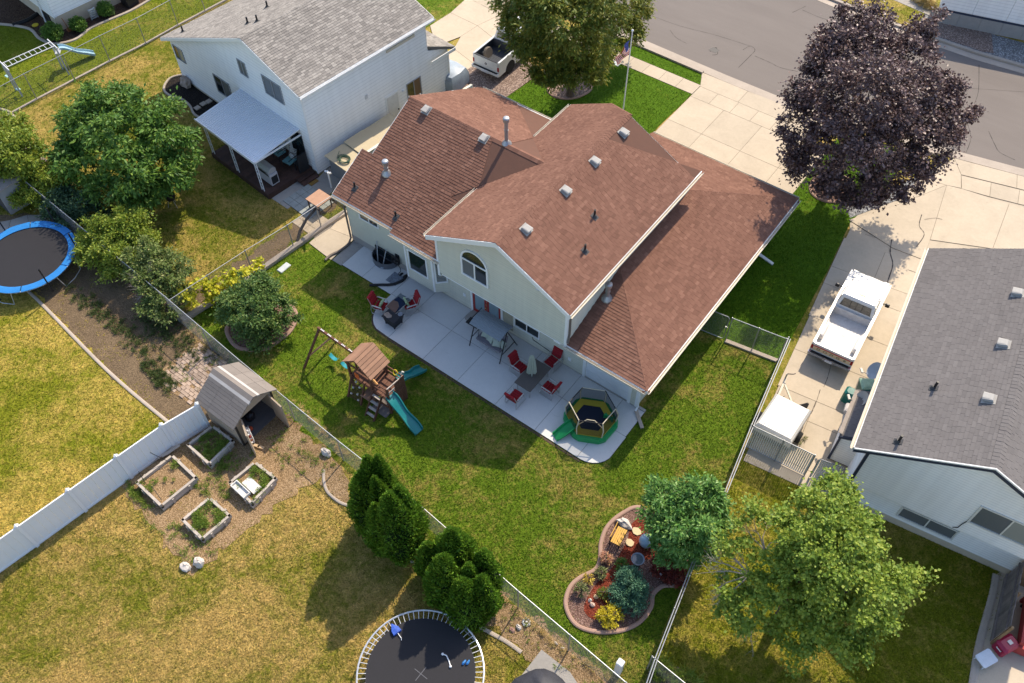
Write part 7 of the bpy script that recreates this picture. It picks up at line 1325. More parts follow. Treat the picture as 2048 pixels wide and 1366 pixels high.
q = P(1291, 1088); mb = MB(); mb.lathe([(.02, 0), (.14, .02), (.27, .16), (.3, .3), (.27, .45), (.15, .57), (.02, .6)], q, 18); single('garden_globe', mb, M('globe_blue', (.33, .45, .52), .3, .1, 3, spec=.6), 'pale blue garden globe half hidden under the glossy tree', 'garden globe', tuple(q), smooth=True)
q = P(1235, 1345); mb = MB(); mb.bevbox((q.x-.13, q.y-.13, 0), (q.x+.13, q.y+.13, 1.25), .03); single('post', mb, VIN, 'square white post standing alone inside the corner of the back lawn', 'post', tuple(q))
q = P(1318, 1157); mb = MB(); mb.tube([q, q+I(.0, .05, .3)], .03, 6); mb.blob(q+I(0, .05, .32), .06, 2); single('garden_figure', mb, M('plastic_white', (.8, .8, .8)), 'tiny white ornament in the shaded end of the flower bed', 'ornament', tuple(q))
# flagpole and flag
fp = I(-19.85, 36.9, 0); t = thing('flagpole', 'tall white flagpole rising from the front lawn', 'flagpole', tuple(fp)); mb = MB(); mb.tube([fp, fp+I(0, 0, 5.85)], [.045, .03], 8); mb.obj('pole', M('pole_white', (.8, .8, .8), .35), t); mb = MB(); mb.blob(fp+I(0, 0, 5.92), .07, 1, 10, 8, 0); mb.obj('finial', M('pole_white', (.8, .8, .8)), t, smooth=True)
t = thing('flag', 'limp flag with red and white stripes and a starred blue canton', 'flag', tuple(fp+I(0, 0, 5.2))); FR, FWh, FBl = clothmat('flag_red', (.55, .03, .045)), clothmat('flag_white', (.85, .83, .82)), clothmat('flag_blue', (.04, .055, .2))
def fpt(u, v): # u along fly (drooping), v across hoist
    x = .05+.55*u+.07*math.sin(u*7+v*5); z = 5.35-.85*v*(1-.15*u)-1.0*u; y = .10*math.sin(u*5+v*9)*(.3+u); return fp+I(-x*.95-.5*y, -x*.73+.65*y, z)
for k in range(13):
    v0, v1 = k/13, (k+1)/13; u0 = .42 if k < 7 else 0; mb = MB(); N = 8
    vs = []; [vs.extend([fpt(u0+(1-u0)*j/N, v0), fpt(u0+(1-u0)*j/N, v1)]) for j in range(N+1)]; back = [p+I(.004, .006, 0) for p in vs]
    mb.add(vs+back, [(2*j, 2*j+1, 2*j+3, 2*j+2) for j in range(N)]+[(2*(N+1)+2*j+2, 2*(N+1)+2*j+3, 2*(N+1)+2*j+1, 2*(N+1)+2*j) for j in range(N)]); mb.obj('stripe', FWh if k % 2 else FR, t)
mb = MB(); vs = []; N = 6
for j in range(N+1):
    for i in range(8): vs.append(fpt(.42*j/N, 7/13*i/7))
mb.add(vs, [(j*8+i, j*8+i+1, (j+1)*8+i+1, (j+1)*8+i) for j in range(N) for i in range(7)]); mb.obj('canton', FBl, t)
mb = MB()
for j in range(5):
    for i in range(5):
        p = fpt(.42*(j+.5)/5, 7/13*(i+.5)/5); r = .022; pts = [p+I(-.012, -.012, 0)+I(rr_*math.cos(a)*.7, -rr_*math.cos(a)*.7, rr_*math.sin(a)) for a, rr_ in [(PI/2+PI*k/5, r if k % 2 == 0 else r*.42) for k in range(10)]]; mb.add(pts, [tuple(range(10))])
mb.obj('star', FWh, t, kind='stuff')

# ================================================================ pickups
def side_profile(x, t, mat, par, L, zs, arches, zb=.34, name='side_panel'):
    """body side with wheel arches cut out; zs lists (y, z) along the top from tail to nose"""
    pts = [(0.02, zb)]
    for yc_, r in arches: pts += [(yc_+r*math.cos(a), .36+r*math.sin(a)) for a in [PI-PI*k/10 for k in range(11)]]
    pts += [(L-.05, zb)]+zs[::-1]; mb = MB(); a = [Vector((x, y, z)) for y, z in pts]; b_ = [Vector((x+t, y, z)) for y, z in pts]; mb.hexa(a, b_); return mb.obj(name, mat, par, world=False)
def text_obj(name, s, size, M4, mat, par, depth=.006):
    cu = bpy.data.curves.new(name, 'FONT'); cu.body = s; cu.size = size; cu.extrude = depth; cu.align_x = 'CENTER'; cu.align_y = 'CENTER'; cu.space_character = 1.0
    o = bpy.data.objects.new(name, cu); C.objects.link(o); bpy.context.view_layer.update(); me = bpy.data.meshes.new_from_object(o); bpy.data.objects.remove(o); me.transform(M4); me.materials.clear(); me.materials.append(mat)
    o = bpy.data.objects.new(name, me); C.objects.link(o); o.parent = par; PINV[o.name] = PINV[par.name]; return o
TYRE = M('tyre', (.02, .02, .02), .9, .2); CHR = M('chrome', (.62, .62, .64), .15, .05, metallic=.9); LAMP = M('lamp_red', (.30, .01, .012), .25, .1); TGL = MATS['window_glass']
def wheel(par, x, y, r=.37, w=.24):
    o_ = 1 if x > 0 else -1; mb = MB(); mb.lathe([(r*.62, -w/2), (r*.93, -w/2), (r, -w*.35), (r, w*.35), (r*.93, w/2), (r*.62, w/2)], (0, 0, 0), 22); M4 = Matrix.Translation((x, y, r)) @ Matrix.Rotation(PI/2, 4, 'Y'); mb.v = [tuple(M4 @ Vector(v)) for v in mb.v]; wl = mb.obj('wheel', TYRE, par, world=False)
    mb = MB(); mb.lathe([(r*.6, -w*.3), (r*.62, w*.42), (r*.5, w*.3), (r*.2, w*.42), (.02, w*.44)], (0, 0, 0), 16); M4 = Matrix.Translation((x, y, r)) @ Matrix.Rotation(PI/2*o_, 4, 'Y'); mb.v = [tuple(M4 @ Vector(v)) for v in mb.v]; mb.obj('rim', CHR, wl, world=False)
def pickup(label, loc, rz, white, bedm, dodge=True, L=5.5, lift=0, name='pickup_truck'):
    t = thing(name, label, 'pickup truck', loc, rz); W = 1.0; A = [(1.12, .46), (4.45, .46)] if dodge else [(1.2, .5), (4.75, .5)]
    cb, cf = (2.72, 3.98) if dodge else (2.05, 4.35); zt = 1.12+lift; bx = lambda nm, a, b_, mt, p=None: (lambda mb: (mb.bb(a, b_), mb.obj(nm, mt, p or t, world=False))[1])(MB())
    top = [(0.02, zt), (cb-.04, zt+.02), (cb, zt+.02), (cf+.1, zt+.0), (L-.25, zt-.06), (L-.02, zt-.16)]
    for s in (-1, 1): side_profile(s*W-(.07 if s > 0 else 0), .07, white, t, L, top, A)
    bx('bed_floor', (-W+.07, .1, .62+lift*.5), (W-.07, cb-.06, .68+lift*.5), bedm); bx('bed_front', (-W+.07, cb-.1, .6), (W-.07, cb-.04, zt), bedm)
    for k in range(11): y = 0; x = -W+.22+k*.155; bx('bed_rib', (x, .12, .68+lift*.5), (x+.07, cb-.12, .695+lift*.5), bedm)
    for s in (-1, 1):
        mb = MB(); mb.bevbox((s*W-s*.07, .72, .68), (s*(W-.30), 1.55, .98), .05); mb.obj('wheel_well', bedm, t, world=False); mb = MB(); mb.bb((s*(W-.075), .1, .68), (s*(W-.09), cb-.1, zt-.04)); mb.obj('bed_liner', bedm, t, world=False)
        mb = MB(); mb.bevbox((s*W-s*.0, .03, zt-.02), (s*(W-.13), cb-.02, zt+.025), .015); mb.obj('bed_rail', white, t, world=False)
    tg = bx('tailgate', (-W+.08, .0, .58), (W-.08, .09, zt), white); mb = MB(); mb.bevbox((-W+.1, -.02, zt-.01), (W-.1, .1, zt+.025), .015); mb.obj('tailgate_cap', white if dodge else BLACK, tg, world=False)
    if dodge:
        bx('trim_panel', (-W+.14, -.012, .70), (W-.14, .0, .97), M('trim_cream', (.62, .50, .32), .5), tg); bx('stripe', (-W+.14, -.018, .94), (W-.14, -.012, 1.0), M('stripe_red', (.45, .03, .03), .4), tg)
        for k, ch in enumerate('DODGE'): text_obj('letter', ch, .17, Matrix.Translation((-.62+.31*k, -.016, .82)) @ Matrix.Rotation(PI/2, 4, 'X') @ Matrix.Diagonal((1.5, 1, 1, 1)), BLACK, tg)
    else:
        mb = MB(); mb.lathe([(.085, 0), (.085, .012), (.07, .014)], (0, 0, 0), 12); M4 = Matrix.Translation((0, .0, .93)) @ Matrix.Rotation(PI/2, 4, 'X'); mb.v = [tuple(M4 @ Vector(v)) for v in mb.v]; mb.obj('emblem', M('emblem_grey', (.1, .1, .11), .4), tg, world=False)
        mb = MB(); mb.add([(-.05, -.02, .97), (-.02, -.02, .90), (0, -.02, .89), (.02, -.02, .90), (.05, -.02, .97), (.02, -.02, .95), (0, -.02, .96), (-.02, -.02, .95)], [tuple(range(8))]); mb.obj('emblem_head', M('emblem_pale', (.55, .55, .55), .3), tg, world=False)
    for s in (-1, 1): bx('tail_light', (s*(W-.01), -.01, .72), (s*(W-.12), .06, 1.0 if not dodge else .98), LAMP)
    bp = (MB(), 0)[0]; bp.loft([[(x, y, z) for y, z in ((-.18 if abs(x) < .3 else -.14, .42), (-.18 if abs(x) < .3 else -.14, .58), (-.03, .6), (-.03, .42))] for x in (-W-.02, -.75, -.32, -.28, .28, .32, .75, W+.02)]); bo = bp.obj('bumper', CHR if dodge else white, t, world=False)
    bx('bumper_step', (-W+.1, -.13, .585), (W-.1, -.02, .61), BLACK, bo); bx('licence_plate', (-.17, -.2, .44), (.17, -.185, .57), M('plate_white', (.6, .62, .66), .4), bo)
    # cab
    zc = 1.78+lift; bx('cab_lower', (-W+.07, cb, .45), (W-.07, cf+.1, zt), white)
    mb = MB(); ring = lambda y0, y1, i, z: [(-W+i, y0, z), (W-i, y0, z), (W-i+.0, (y0+y1)/2, z), (W-i, y1, z), (-W+i, y1, z), (-W+i, (y0+y1)/2, z)]
    mb.loft([ring(cb+.03, cf+.05, .10, zt), ring(cb+.12, cf-.16, .17, zt+.32), ring(cb+.2, cf-.36, .22, zc-.06), ring(cb+.26, cf-.44, .28, zc)]); cab = mb.obj('cab', white, t, world=False)
    if dodge: bx('worn_patch', (-.12, cb+.5, zc-.005), (.16, cf-.62, zc+.004), M('paint_worn', (.62, .52, .36), .6, .3, 9), cab)
    def quad(nm, pts, mt): mb = MB(); p = [Vector(q) for q in pts]; n = (p[1]-p[0]).cross(p[3]-p[0]).normalized(); mb.hexa([q-n*.01 for q in p], [q+n*.012 for q in p]); return mb.obj(nm, mt, cab, world=False)
    yb0, yb1 = cb+.03+.09*.3, cb+.12+.08*.75
    quad('rear_window', [(-W+.26, cb+.055, zt+.09), (W-.26, cb+.055, zt+.09), (W-.34, cb+.17, zt+.5), (-W+.34, cb+.17, zt+.5)], TGL)
    for x in (-.28, 0, .28): mb = MB(); mb.bar((x, cb+.045, zt+.1), (x, cb+.155, zt+.49), .025, .02); mb.obj('window_bar', FRB, cab, world=False)
    quad('windscreen', [(W-.2, cf+.0, zt+.06), (-W+.2, cf+.0, zt+.06), (-W+.3, cf-.30, zt+.52), (W-.3, cf-.30, zt+.52)], TGL)
    for s in (-1, 1):
        p = [(s*(W-.105), cb+.22, zt+.05), (s*(W-.105), cf-.12, zt+.05), (s*(W-.2), cf-.34, zt+.50), (s*(W-.2), cb+.28, zt+.5)]; quad('side_window', p if s > 0 else p[::-1], TGL)
        mb = MB(); mb.bar((s*(W-.02), cf-.15, zt+.12), (s*(W+.16), cf-.12, zt+.16), .04); mb.bevbox((s*(W+.12), cf-.2, zt+.03), (s*(W+.32), cf-.08, zt+.22), .03); mb.obj('mirror', FRB, t, world=False)
        bx('door', (s*(W+.006), cb+.12, .5), (s*(W-.0), cf-.02, zt-.04), white); bx('headlight', (s*(W-.12), L-.06, .78), (s*(W-.36), L+.0, .98), M('lamp_clear', (.6, .6, .6), .1))
    mb = MB(); hz = lambda y, z, i: [(-W+i, y, z), (-.55, y, z+.03), (0, y, z+.05), (.55, y, z+.03), (W-i, y, z), (W-i, y, z-.35), (-W+i, y, z-.35)]
    mb.loft([hz(cf+.05, zt+.0, .07), hz(cf+.7, zt-.03, .07), hz(L-.2, zt-.08, .09), hz(L-.05, zt-.16, .12)]); mb.obj('hood', white, t, world=False)
    for s in (-1, 1): bx('hood_seam', (s*(W-.27), cf+.1, zt-.01), (s*(W-.278), L-.2, zt+.012), M('seam', (.2, .2, .2)))
    bx('grille', (-.6, L-.06, .66), (.6, L+.0, .96), FRB); bx('front_bumper', (-W, L-.06, .4), (W, L+.12, .58), CHR); bx('underbody', (-W+.1, .1, .36), (W-.1, L-.1, .5), BLACK)
    for yc_, _ in A:
        for x in (-W+.14, W-.14): wheel(t, x, yc_, .37 if dodge else .45, .24 if dodge else .3)
    return t
WHT = M('truck_white', (.70, .69, .67), .3, .04, 3, dirt=(.72, .66, .58), spec=.5); BEDW = M('bed_white_worn', (.66, .63, .60), .55, .15, 5, dirt=(.45, .38, .33)); BEDB = M('bed_black', (.045, .05, .06), .7, .3, 4)
pickup('old white pickup with a red striped tailgate on the east driveway', (-2.52, 27.42, .03), R_(4.3), WHT, BEDW)
pickup('white pickup with a black bed liner half hidden under the shade tree', (-28.87, 35.35, .03), R_(1), M('truck_silver', (.62, .63, .62), .3, .05, 3, spec=.5), BEDB, False, 5.9, .18)
mb = MB(); q = I(-29.4, 36.0, .8); mb.lathe([(.2, -.1), (.33, -.1), (.36, 0), (.33, .1), (.2, .1)], (0, 0, 0), 18); M4 = Matrix.Translation((-29.35, 36.2, 1.08)) @ Matrix.Rotation(R_(78), 4, 'Y') @ Matrix.Rotation(0, 4, 'X'); mb.v = [tuple(M4 @ Vector(v)) for v in mb.v]; single('spare_tyre', mb, M('tyre_dusty', (.16, .13, .10), .9), 'dusty spare tyre lying in the black pickup bed', 'tyre', (-29.35, 36.2, .8))
# small trailer with a ribbed white lid
cr = R_(3); cf_ = frame((-2.8, 22.95, 0), cr); t = thing('trailer', 'low utility trailer under a ribbed white lid by the slatted fence', 'trailer', (-2.8, 22.95, 0), cr); CAPW = M('lid_white', (.60, .58, .54), .4, .06, 3)
mb = MB(); rg = lambda i, j, z: [cf_(-.85+i, -1.05+j, z), cf_(.85-i, -1.05+j, z), cf_(.95-i, 1.0-j, z), cf_(-.75+i, 1.0-j, z)]; mb.loft([rg(0, 0, .62), rg(.02, .02, .98), rg(.12, .12, 1.1)]); mb.obj('lid', CAPW, t)
for k in range(7): mb = MB(); x = -.55+k*.18; mb.hexa([cf_(x, -.85, 1.098), cf_(x+.06, -.85, 1.098), cf_(x+.1, .8, 1.098), cf_(x+.04, .8, 1.098)], [cf_(x+.01, -.83, 1.12), cf_(x+.05, -.83, 1.12), cf_(x+.09, .78, 1.12), cf_(x+.05, .78, 1.12)]); mb.obj('rib', CAPW, t)
mb = MB(); mb.loft([rg(.03, .03, .3), rg(.03, .03, .62)]); mb.obj('box', M('trailer_grey', (.12, .12, .12), .6), t)
for x in (-.92, .98): mb = MB(); mb.lathe([(.15, -.09), (.26, -.09), (.28, 0), (.26, .09), (.15, .09)], (0, 0, 0), 16); M4 = Matrix.Translation(cf_(x, -.1, .28)) @ Matrix.Rotation(PI/2, 4, 'Y'); mb.v = [tuple(M4 @ Vector(v)) for v in mb.v]; mb.obj('wheel', TYRE, t)
mb = MB(); mb.bar(cf_(-.6, .9, .42), cf_(-.75, 2.5, .5), .09); mb.bar(cf_(.4, .9, .42), cf_(-.7, 2.1, .48), .07); mb.tube([cf_(-.75, 2.35, .05), cf_(-.75, 2.35, .85)], .04, 7); mb.obj('tongue', M('trailer_cream', (.6, .54, .42), .6), t); mb = MB(); mb.tube([cf_(-.75, 2.35, .85), cf_(-.5, 2.45, .9), cf_(-.45, 2.55, .88)], .025, 6); mb.obj('jack_handle', SP, t)
mb = MB(); a = [cf_(.1, 1.15, 0), cf_(.75, 1.1, 0), cf_(.65, 1.5, 0), cf_(.2, 1.45, 0)]; mb.loft([a, [cf_(.2, 1.2, .35), cf_(.7, 1.15, .4), cf_(.68, 1.35, .45), cf_(.25, 1.35, .38)], [cf_(.6, 1.4, .78), cf_(.7, 1.38, .8), cf_(.68, 1.42, .8), cf_(.6, 1.44, .79)]]); single('tarp', mb, M('tarp_black', (.05, .045, .042), .7, .2), 'dark folded tarp draped at the front of the white trailer', 'tarp', tuple(cf_(.4, 1.3, 0)))
q = P(1603, 882); o = foliage('weed', [(q.x, q.y, .1, .2)], LM12, None, dens=0, per=0, npc=40, cr=.1, L=.14, W=.02, seed=81, low=0); tag(o, 'dry weed growing in a driveway crack behind the trailer', 'weed')
# wheelie bin and dishes by the charcoal house
bf = frame(tuple(P(1722, 792)), R_(-52)); t = thing('wheelie_bin', 'green wheelie bin with a pale lid tipped against the ivory house', 'bin', tuple(P(1722, 792)), R_(-52)); GB = M('bin_green', (.012, .13, .11), .45, .1, 3)
mb = MB(); r4 = lambda i, z: [bf(-.26+i, -.3+i, z), bf(.26-i, -.3+i, z), bf(.26-i, .3-i, z), bf(-.26+i, .3-i, z)]; mb.loft([r4(.06, .08), r4(0, .95)]); mb.obj('body', GB, t); mb = MB(); mb.loft([r4(-.03, .95), r4(-.03, 1.0), r4(.06, 1.06)]); mb.obj('lid', M('bin_lid', (.30, .45, .32), .5, .3, 4), t)
for k in range(4): mb = MB(); x = -.2+k*.12; fbox(mb, bf, (x, .3, .5), (x+.05, .36, .95)); mb.obj('rib', GB, t)
for x in (-.26, .2): mb = MB(); mb.lathe([(.02, -.03), (.11, -.03), (.11, .03), (.02, .03)], (0, 0, 0), 12); M4 = Matrix.Translation(bf(x+.03, .28, .11)) @ Matrix.Rotation(R_(-52), 4, 'Z') @ Matrix.Rotation(PI/2, 4, 'Y'); mb.v = [tuple(M4 @ Vector(v)) for v in mb.v]; mb.obj('wheel', TYRE, t)
q = P(1693, 800); mb = MB(); mb.bevbox((q.x-.25, q.y-.25, 0), (q.x+.25, q.y+.25, .75), .08); single('bin', mb, GB, 'second dark green bin in the shade behind the wheelie bin', 'bin', tuple(q))
def dish(label, base, cen, nrm, r, mat):
    t = thing('satellite_dish', label, 'satellite dish', tuple(base)); n = Vector(nrm).normalized(); x = n.cross(Vector((0, 0, 1))).normalized(); y = x.cross(n); cen = Vector(cen); rings = []
    for f, d_ in ((.02, -.12), (.4, -.10), (.75, -.05), (1, 0), (1, -.015), (.7, -.07), (.3, -.13)): rings.append([cen+x*r*f*math.cos(a)+y*r*1.15*f*math.sin(a)+n*d_ for a in [2*PI*k/20 for k in range(20)]])
    mb = MB(); mb.loft(rings); mb.obj('reflector', mat, t, smooth=True); tip = cen+n*.5-y*r*.75; mb = MB(); mb.tube([cen-y*r*1.0, tip], .016, 6); mb.obj('arm', FRM, t); mb = MB(); mb.bar(tip-x*.12, tip+x*.12, .09, .07); mb.obj('feed_horn', M('horn_beige', (.55, .5, .42), .5), t); mb = MB(); mb.tube([cen-n*.12, Vector(base)], .025, 7); mb.obj('mast', FRM, t); return t
DM = M('dish_grey_blue', (.36, .40, .45), .5, .06)
dish('larger pale satellite dish on the eaves above the driveway', P(1757, 752, 2.6), P(1749, 741, 2.6), (-.55, -.45, .45), .36, DM); dish('smaller satellite dish below the wheelie bin by the lean-to roof', P(1724, 812, 2.1), P(1722, 797, 2.2), (-.55, -.4, .5), .32, M('dish_beige', (.45, .42, .38), .5))
mb = MB(); a, b_ = EF(-.52, 1.95, 2.02), EF(-.52, 4.4, 2.02); mb.bar(a+I(.02, 0, .05), b_+I(.02, 0, .05), .16, .03); single('plank', mb, M('plank_grey', (.34, .29, .25), .9, .2, 5), 'weathered plank lying along the edge of the lean-to roof', 'plank', tuple(a)) 
q = P(1688, 845); mb = MB(); mb.tube([P(1697, 810, 1.0), P(1692, 825, 1.05)], [.13, .12], 9); mb.tube([P(1690, 830, .9), P(1686, 850, .6), P(1683, 862, .4)], [.09, .08, .06], 8); single('patio_heater', mb, M('bag_pale', (.55, .50, .46), .8, .15), 'pale capped bundle leaning by the corner of the lean-to', 'bundle', tuple(q))
# ================================================================ covered deck of the white house
dk = thing('deck', 'dark brown timber deck under the white metal patio cover', 'deck', tuple(WF(-3, -1.6)), WA)
for k in range(20): x = -5.62+k*.258; mb = MB(); fbox(mb, WF, (x, -3.1, .3), (x+.25, -.04, .34)); mb.obj('deck_board', WOOD_D, dk)
mb = MB(); fbox(mb, WF, (-5.64, -3.13, 0), (-.46, -3.1, .33)); fbox(mb, WF, (-.47, -3.1, 0), (-.44, -.05, .33)); mb.obj('skirt', WOOD_D, dk)
for y0, y1, x1, z in ((-1.25, -.1, -.1, .22), (-1.2, -.1, .2, .12)): mb = MB(); fbox(mb, WF, (-.44, y0, z-.06), (x1, y1, z)); mb.obj('step', WOOD_D, dk)
pcv = thing('patio_cover', 'ribbed white metal patio cover on lattice posts', 'patio cover', tuple(WF(-3.3, -3)), WA); CVW = M('cover_white', (.72, .74, .76), .35, .05, 3, spec=.5)
for k in range(34):
    x0, x1 = -6.1+k*.1568, -6.1+(k+1)*.1568; z = lambda y: 2.78+.10*y; mb = MB(); pr = [(0, 0), (.112, 0), (.12, .03), (.150, .03), (.1568, 0), (.1568, -.025), (0, -.025)]
    mb.loft([[WF(x0+a, y, z(y)+h_) for a, h_ in pr] for y in (-3.15, -.02)]); mb.obj('roof_panel', CVW, pcv)
mb = MB(); fbox(mb, WF, (-6.12, -3.2, 2.36), (-.75, -3.14, 2.52)); mb.obj('fascia', CVW, pcv); mb = MB(); fbox(mb, WF, (-.77, -3.14, 2.4), (-.73, -.05, 2.5)); mb.obj('fascia', CVW, pcv)
for x in (-5.5, -3.2, -.95):
    for d_ in (-.11, .11): mb = MB(); mb.bar(WF(x+d_, -3.05, .33), WF(x+d_, -3.05, 2.42), .035); mb.obj('post', CVW, pcv)
    for k in range(8): mb = MB(); s = 1 if k % 2 else -1; mb.bar(WF(x-.11*s, -3.05, .4+k*.25), WF(x+.11*s, -3.05, .62+k*.25), .02); mb.obj('lattice_bar', CVW, pcv)
g = thing('grill', 'silver gas grill with its lid down at the edge of the deck', 'grill', tuple(WF(-1.4, -2.2, .34)), WA); SV = M('grill_silver', (.52, .52, .53), .35, .08, metallic=.6); GW = M('grill_panel', (.46, .45, .47), .5)
mb = MB(); fbox(mb, WF, (-1.95, -2.55, .42), (-.75, -2.05, 1.15)); mb.obj('cabinet', GW, g); mb = MB(); fbox(mb, WF, (-.748, -2.5, .5), (-.738, -2.1, 1.0)); fbox(mb, WF, (-1.85, -2.56, 1.02), (-.85, -2.55, 1.12)); mb.obj('trim', FRB, g)
mb = MB(); mb.loft([[WF(x, y, z) for y, z in ((-2.58, 1.17), (-2.05, 1.17), (-2.05, 1.4), (-2.2, 1.52), (-2.4, 1.5), (-2.58, 1.32))] for x in (-1.9, -.8)]); mb.obj('lid', SV, g); mb = MB(); mb.tube([WF(-1.75, -2.64, 1.3), WF(-.95, -2.64, 1.3)], .02, 6); mb.obj('handle', FRB, g)
mb = MB(); fbox(mb, WF, (-2.4, -2.5, 1.08), (-1.95, -2.1, 1.11)); mb.obj('side_shelf', M('shelf_steel', (.3, .32, .34), .4, metallic=.4), g)
for x in (-1.9, -.8):
    for y in (-2.5, -2.1): mb = MB(); mb.tube([WF(x, y, .34), WF(x, y, .44)], .04, 7); mb.obj('caster', FRB, g)
CUT = M('cushion_teal', (.16, .34, .36), .8, .15, 6)
def deck_chair(lb, x, y, a):
    f = frame(tuple(WF(x, y, .34)), WA+R_(a)); t = thing('deck_chair', lb, 'chair', tuple(WF(x, y, .34)), WA+R_(a), 'cushioned chairs on the covered deck')
    mb = MB(); fbox(mb, f, (-.28, -.28, .4), (.28, .28, .48)); mb.obj('seat_cushion', CUT, t)
    for k in range(6): mb = MB(); z = .55+k*.085; fbox(mb, f, (-.28, .27+.03*k, z), (.28, .29+.03*k, z+.04)); mb.obj('back_slat', M('slat_pale', (.6, .6, .58), .5), t)
    for sx in (-.27, .25):
        mb = MB(); mb.bar(f(sx, .28, .4), f(sx, .46, 1.08), .03); mb.bar(f(sx, -.28, .65), f(sx, .34, .66), .04, .025); mb.obj('arm', FRB, t)
        for sy in (-.26, .26): mb = MB(); mb.tube([f(sx+.01, sy, 0), f(sx+.01, sy, .42)], .018, 6); mb.obj('leg', FRB, t)
    mb = MB(); mb.blob(f(.05, .2, .62), (.2, .09, .17), 3); mb.obj('pillow', M('pillow_grey', (.42, .43, .42), .85), t)
deck_chair('teal cushioned chair farther under the patio cover', -2.35, -.75, 0); deck_chair('teal cushioned chair nearer the deck steps', -1.35, -.8, 8)
mb = MB(); f = frame(tuple(WF(-.62, -.55, .34)), WA); mb.bevbox((0, 0, 0), (.01, .01, .01), .001); mb = MB(); mb.loft([[f(-.3, -.3, .5), f(.12, -.3, .5), f(.12, .3, .5), f(-.3, .3, .5)], [f(-.3, -.3, .55), f(.12, -.3, .55), f(.12, .3, .55), f(-.3, .3, .55)]]); mb.loft([[f(.12, -.32, .05), f(.2, -.32, .05), f(.2, .32, .05), f(.12, .32, .05)], [f(.18, -.3, 1.25), f(.26, -.3, 1.25), f(.26, .3, 1.25), f(.18, .3, 1.25)]])
for a in ((-.26, -.26), (-.26, .26)): mb.tube([f(*a, 0), f(*a, .5)], .03, 6)
single('folding_chair', mb, FRB, 'black folding chair leaning by the house corner on the deck', 'chair', tuple(f(0, 0, 0)))
mb = MB(); fbox(mb, WF, (-1.9, -.07, .4), (-.75, -.02, 2.4)); dd = mb.obj('patio_door', FRB, H2); mb = MB(); fbox(mb, WF, (-1.85, -.085, .45), (-1.35, -.07, 2.35)); fbox(mb, WF, (-1.3, -.085, .45), (-.8, -.07, 2.35)); mb.obj('pane', GLASS, dd)
p = P(620, 370); mb = MB(); f = frame(tuple(P(621, 361)), WA); fbox(mb, f, (-.42, -.27, .03), (.42, .27, .05)); single('door_mat', mb, M('mat_ochre', (.26, .15, .04), .95, .2, 9), 'ochre door mat on the concrete below the deck steps', 'mat', tuple(P(621, 361)))
# paving and things between the two houses
sheet('path', PP([(533, 390), (575, 418), (625, 385), (655, 392), (700, 345), (690, 300), (640, 352), (600, 345)]), .014, CONC_G)
sheet('path', PP([(655, 395), (690, 350), (760, 280), (800, 240), (850, 200), (900, 180), (880, 170), (790, 235), (700, 310), (640, 352), (640, 380)]), .02, CONC_G)
pg = [[tuple(P(x, y)[:2]) for x, y in ((a0, b0), (a1, b1), (a2, b2), (a3, b3))] for a0, b0, a1, b1, a2, b2, a3, b3 in ()]
PO = P(566, 402); pf = frame(tuple(PO), R_(-5)); pg = []
for i in range(5):
    for j in range(4): pg.append([tuple(pf(i*.44, j*.44)[:2]), tuple(pf(i*.44+.44, j*.44)[:2]), tuple(pf(i*.44+.44, j*.44+.44)[:2]), tuple(pf(i*.44, j*.44+.44)[:2])])
slabs('paver_pad', pg, .045, M('paver_grey', (.33, .35, .33), .9, .2, 4, bmp=.2), .03, piece='paver')
PO = P(628, 455); pf = frame(tuple(PO), R_(-3)); pg = []
for i in range(6):
    for j in range(3): pg.append([tuple(pf(i*.46-1.2, j*.46-.5)[:2]), tuple(pf(i*.46+.46-1.2, j*.46-.5)[:2]), tuple(pf(i*.46+.46-1.2, j*.46+.46-.5)[:2]), tuple(pf(i*.46-1.2, j*.46+.46-.5)[:2])])
slabs('paver_pad', pg, .03, M('paver_sand', (.45, .37, .27), .9, .2, 4, bmp=.2), .035, piece='paver')
q = P(642, 415); tb = frame((*q[:2], 0), R_(-3)); t = thing('square_table', 'square tan outdoor table beside the mow strip fence', 'table', (*q[:2], 0), R_(-3)); TT = M('table_tan', (.46, .27, .18), .6, .12, 4)
for k in range(3): mb = MB(); fbox(mb, tb, (-.5+k*.335, -.5, .68), (-.5+k*.335+.33, .5, .71)); mb.obj('table_board', TT, t)
mb = MB(); fbox(mb, tb, (-.47, -.47, .62), (.47, .47, .68)); mb.obj('apron', M('table_dark', (.1, .06, .045), .7), t)
for sx in (-.42, .42):
    for sy in (-.42, .42): mb = MB(); mb.bar(tb(sx, sy, 0), tb(sx, sy, .62), .06); mb.obj('leg', M('table_dark', (.1, .06, .045)), t)
t = thing('spotlight_post', 'white post with a cluster of spotlights between the houses', 'light', tuple(P(663, 375))); q = P(663, 375); mb = MB(); mb.tube([q, q+I(0, 0, 1.0)], .05, 8); mb.obj('post', TRIM, t)
for k in range(4): mb = MB(); a = q+I(-.14+.1*k, .05*(k % 2), 1.05); mb.tube([a, a+I(0, -.05, .12)], [.035, .06], 8); mb.obj('lamp', TRIM, t)
t = thing('lean_to', 'low tan roofed lean-to between the white and brown roofed houses', 'lean-to', tuple(WF(1.6, 1.5)), WA); TAN = M('panel_cream', (.50, .42, .28), .7, .06, 2)
for y0, y1, zz in ((.35, 1.75, 1.42), (1.76, 3.15, 1.5), (3.16, 5.2, 1.46)): mb = MB(); mb.hexa([WF(.45, y0, zz-.05), WF(2.9, y0, zz-.12), WF(2.9, y1, zz-.12), WF(.45, y1, zz-.05)], [WF(.45, y0, zz), WF(2.9, y0, zz-.07), WF(2.9, y1, zz-.07), WF(.45, y1, zz)]); mb.obj('roof_panel', TAN, t)
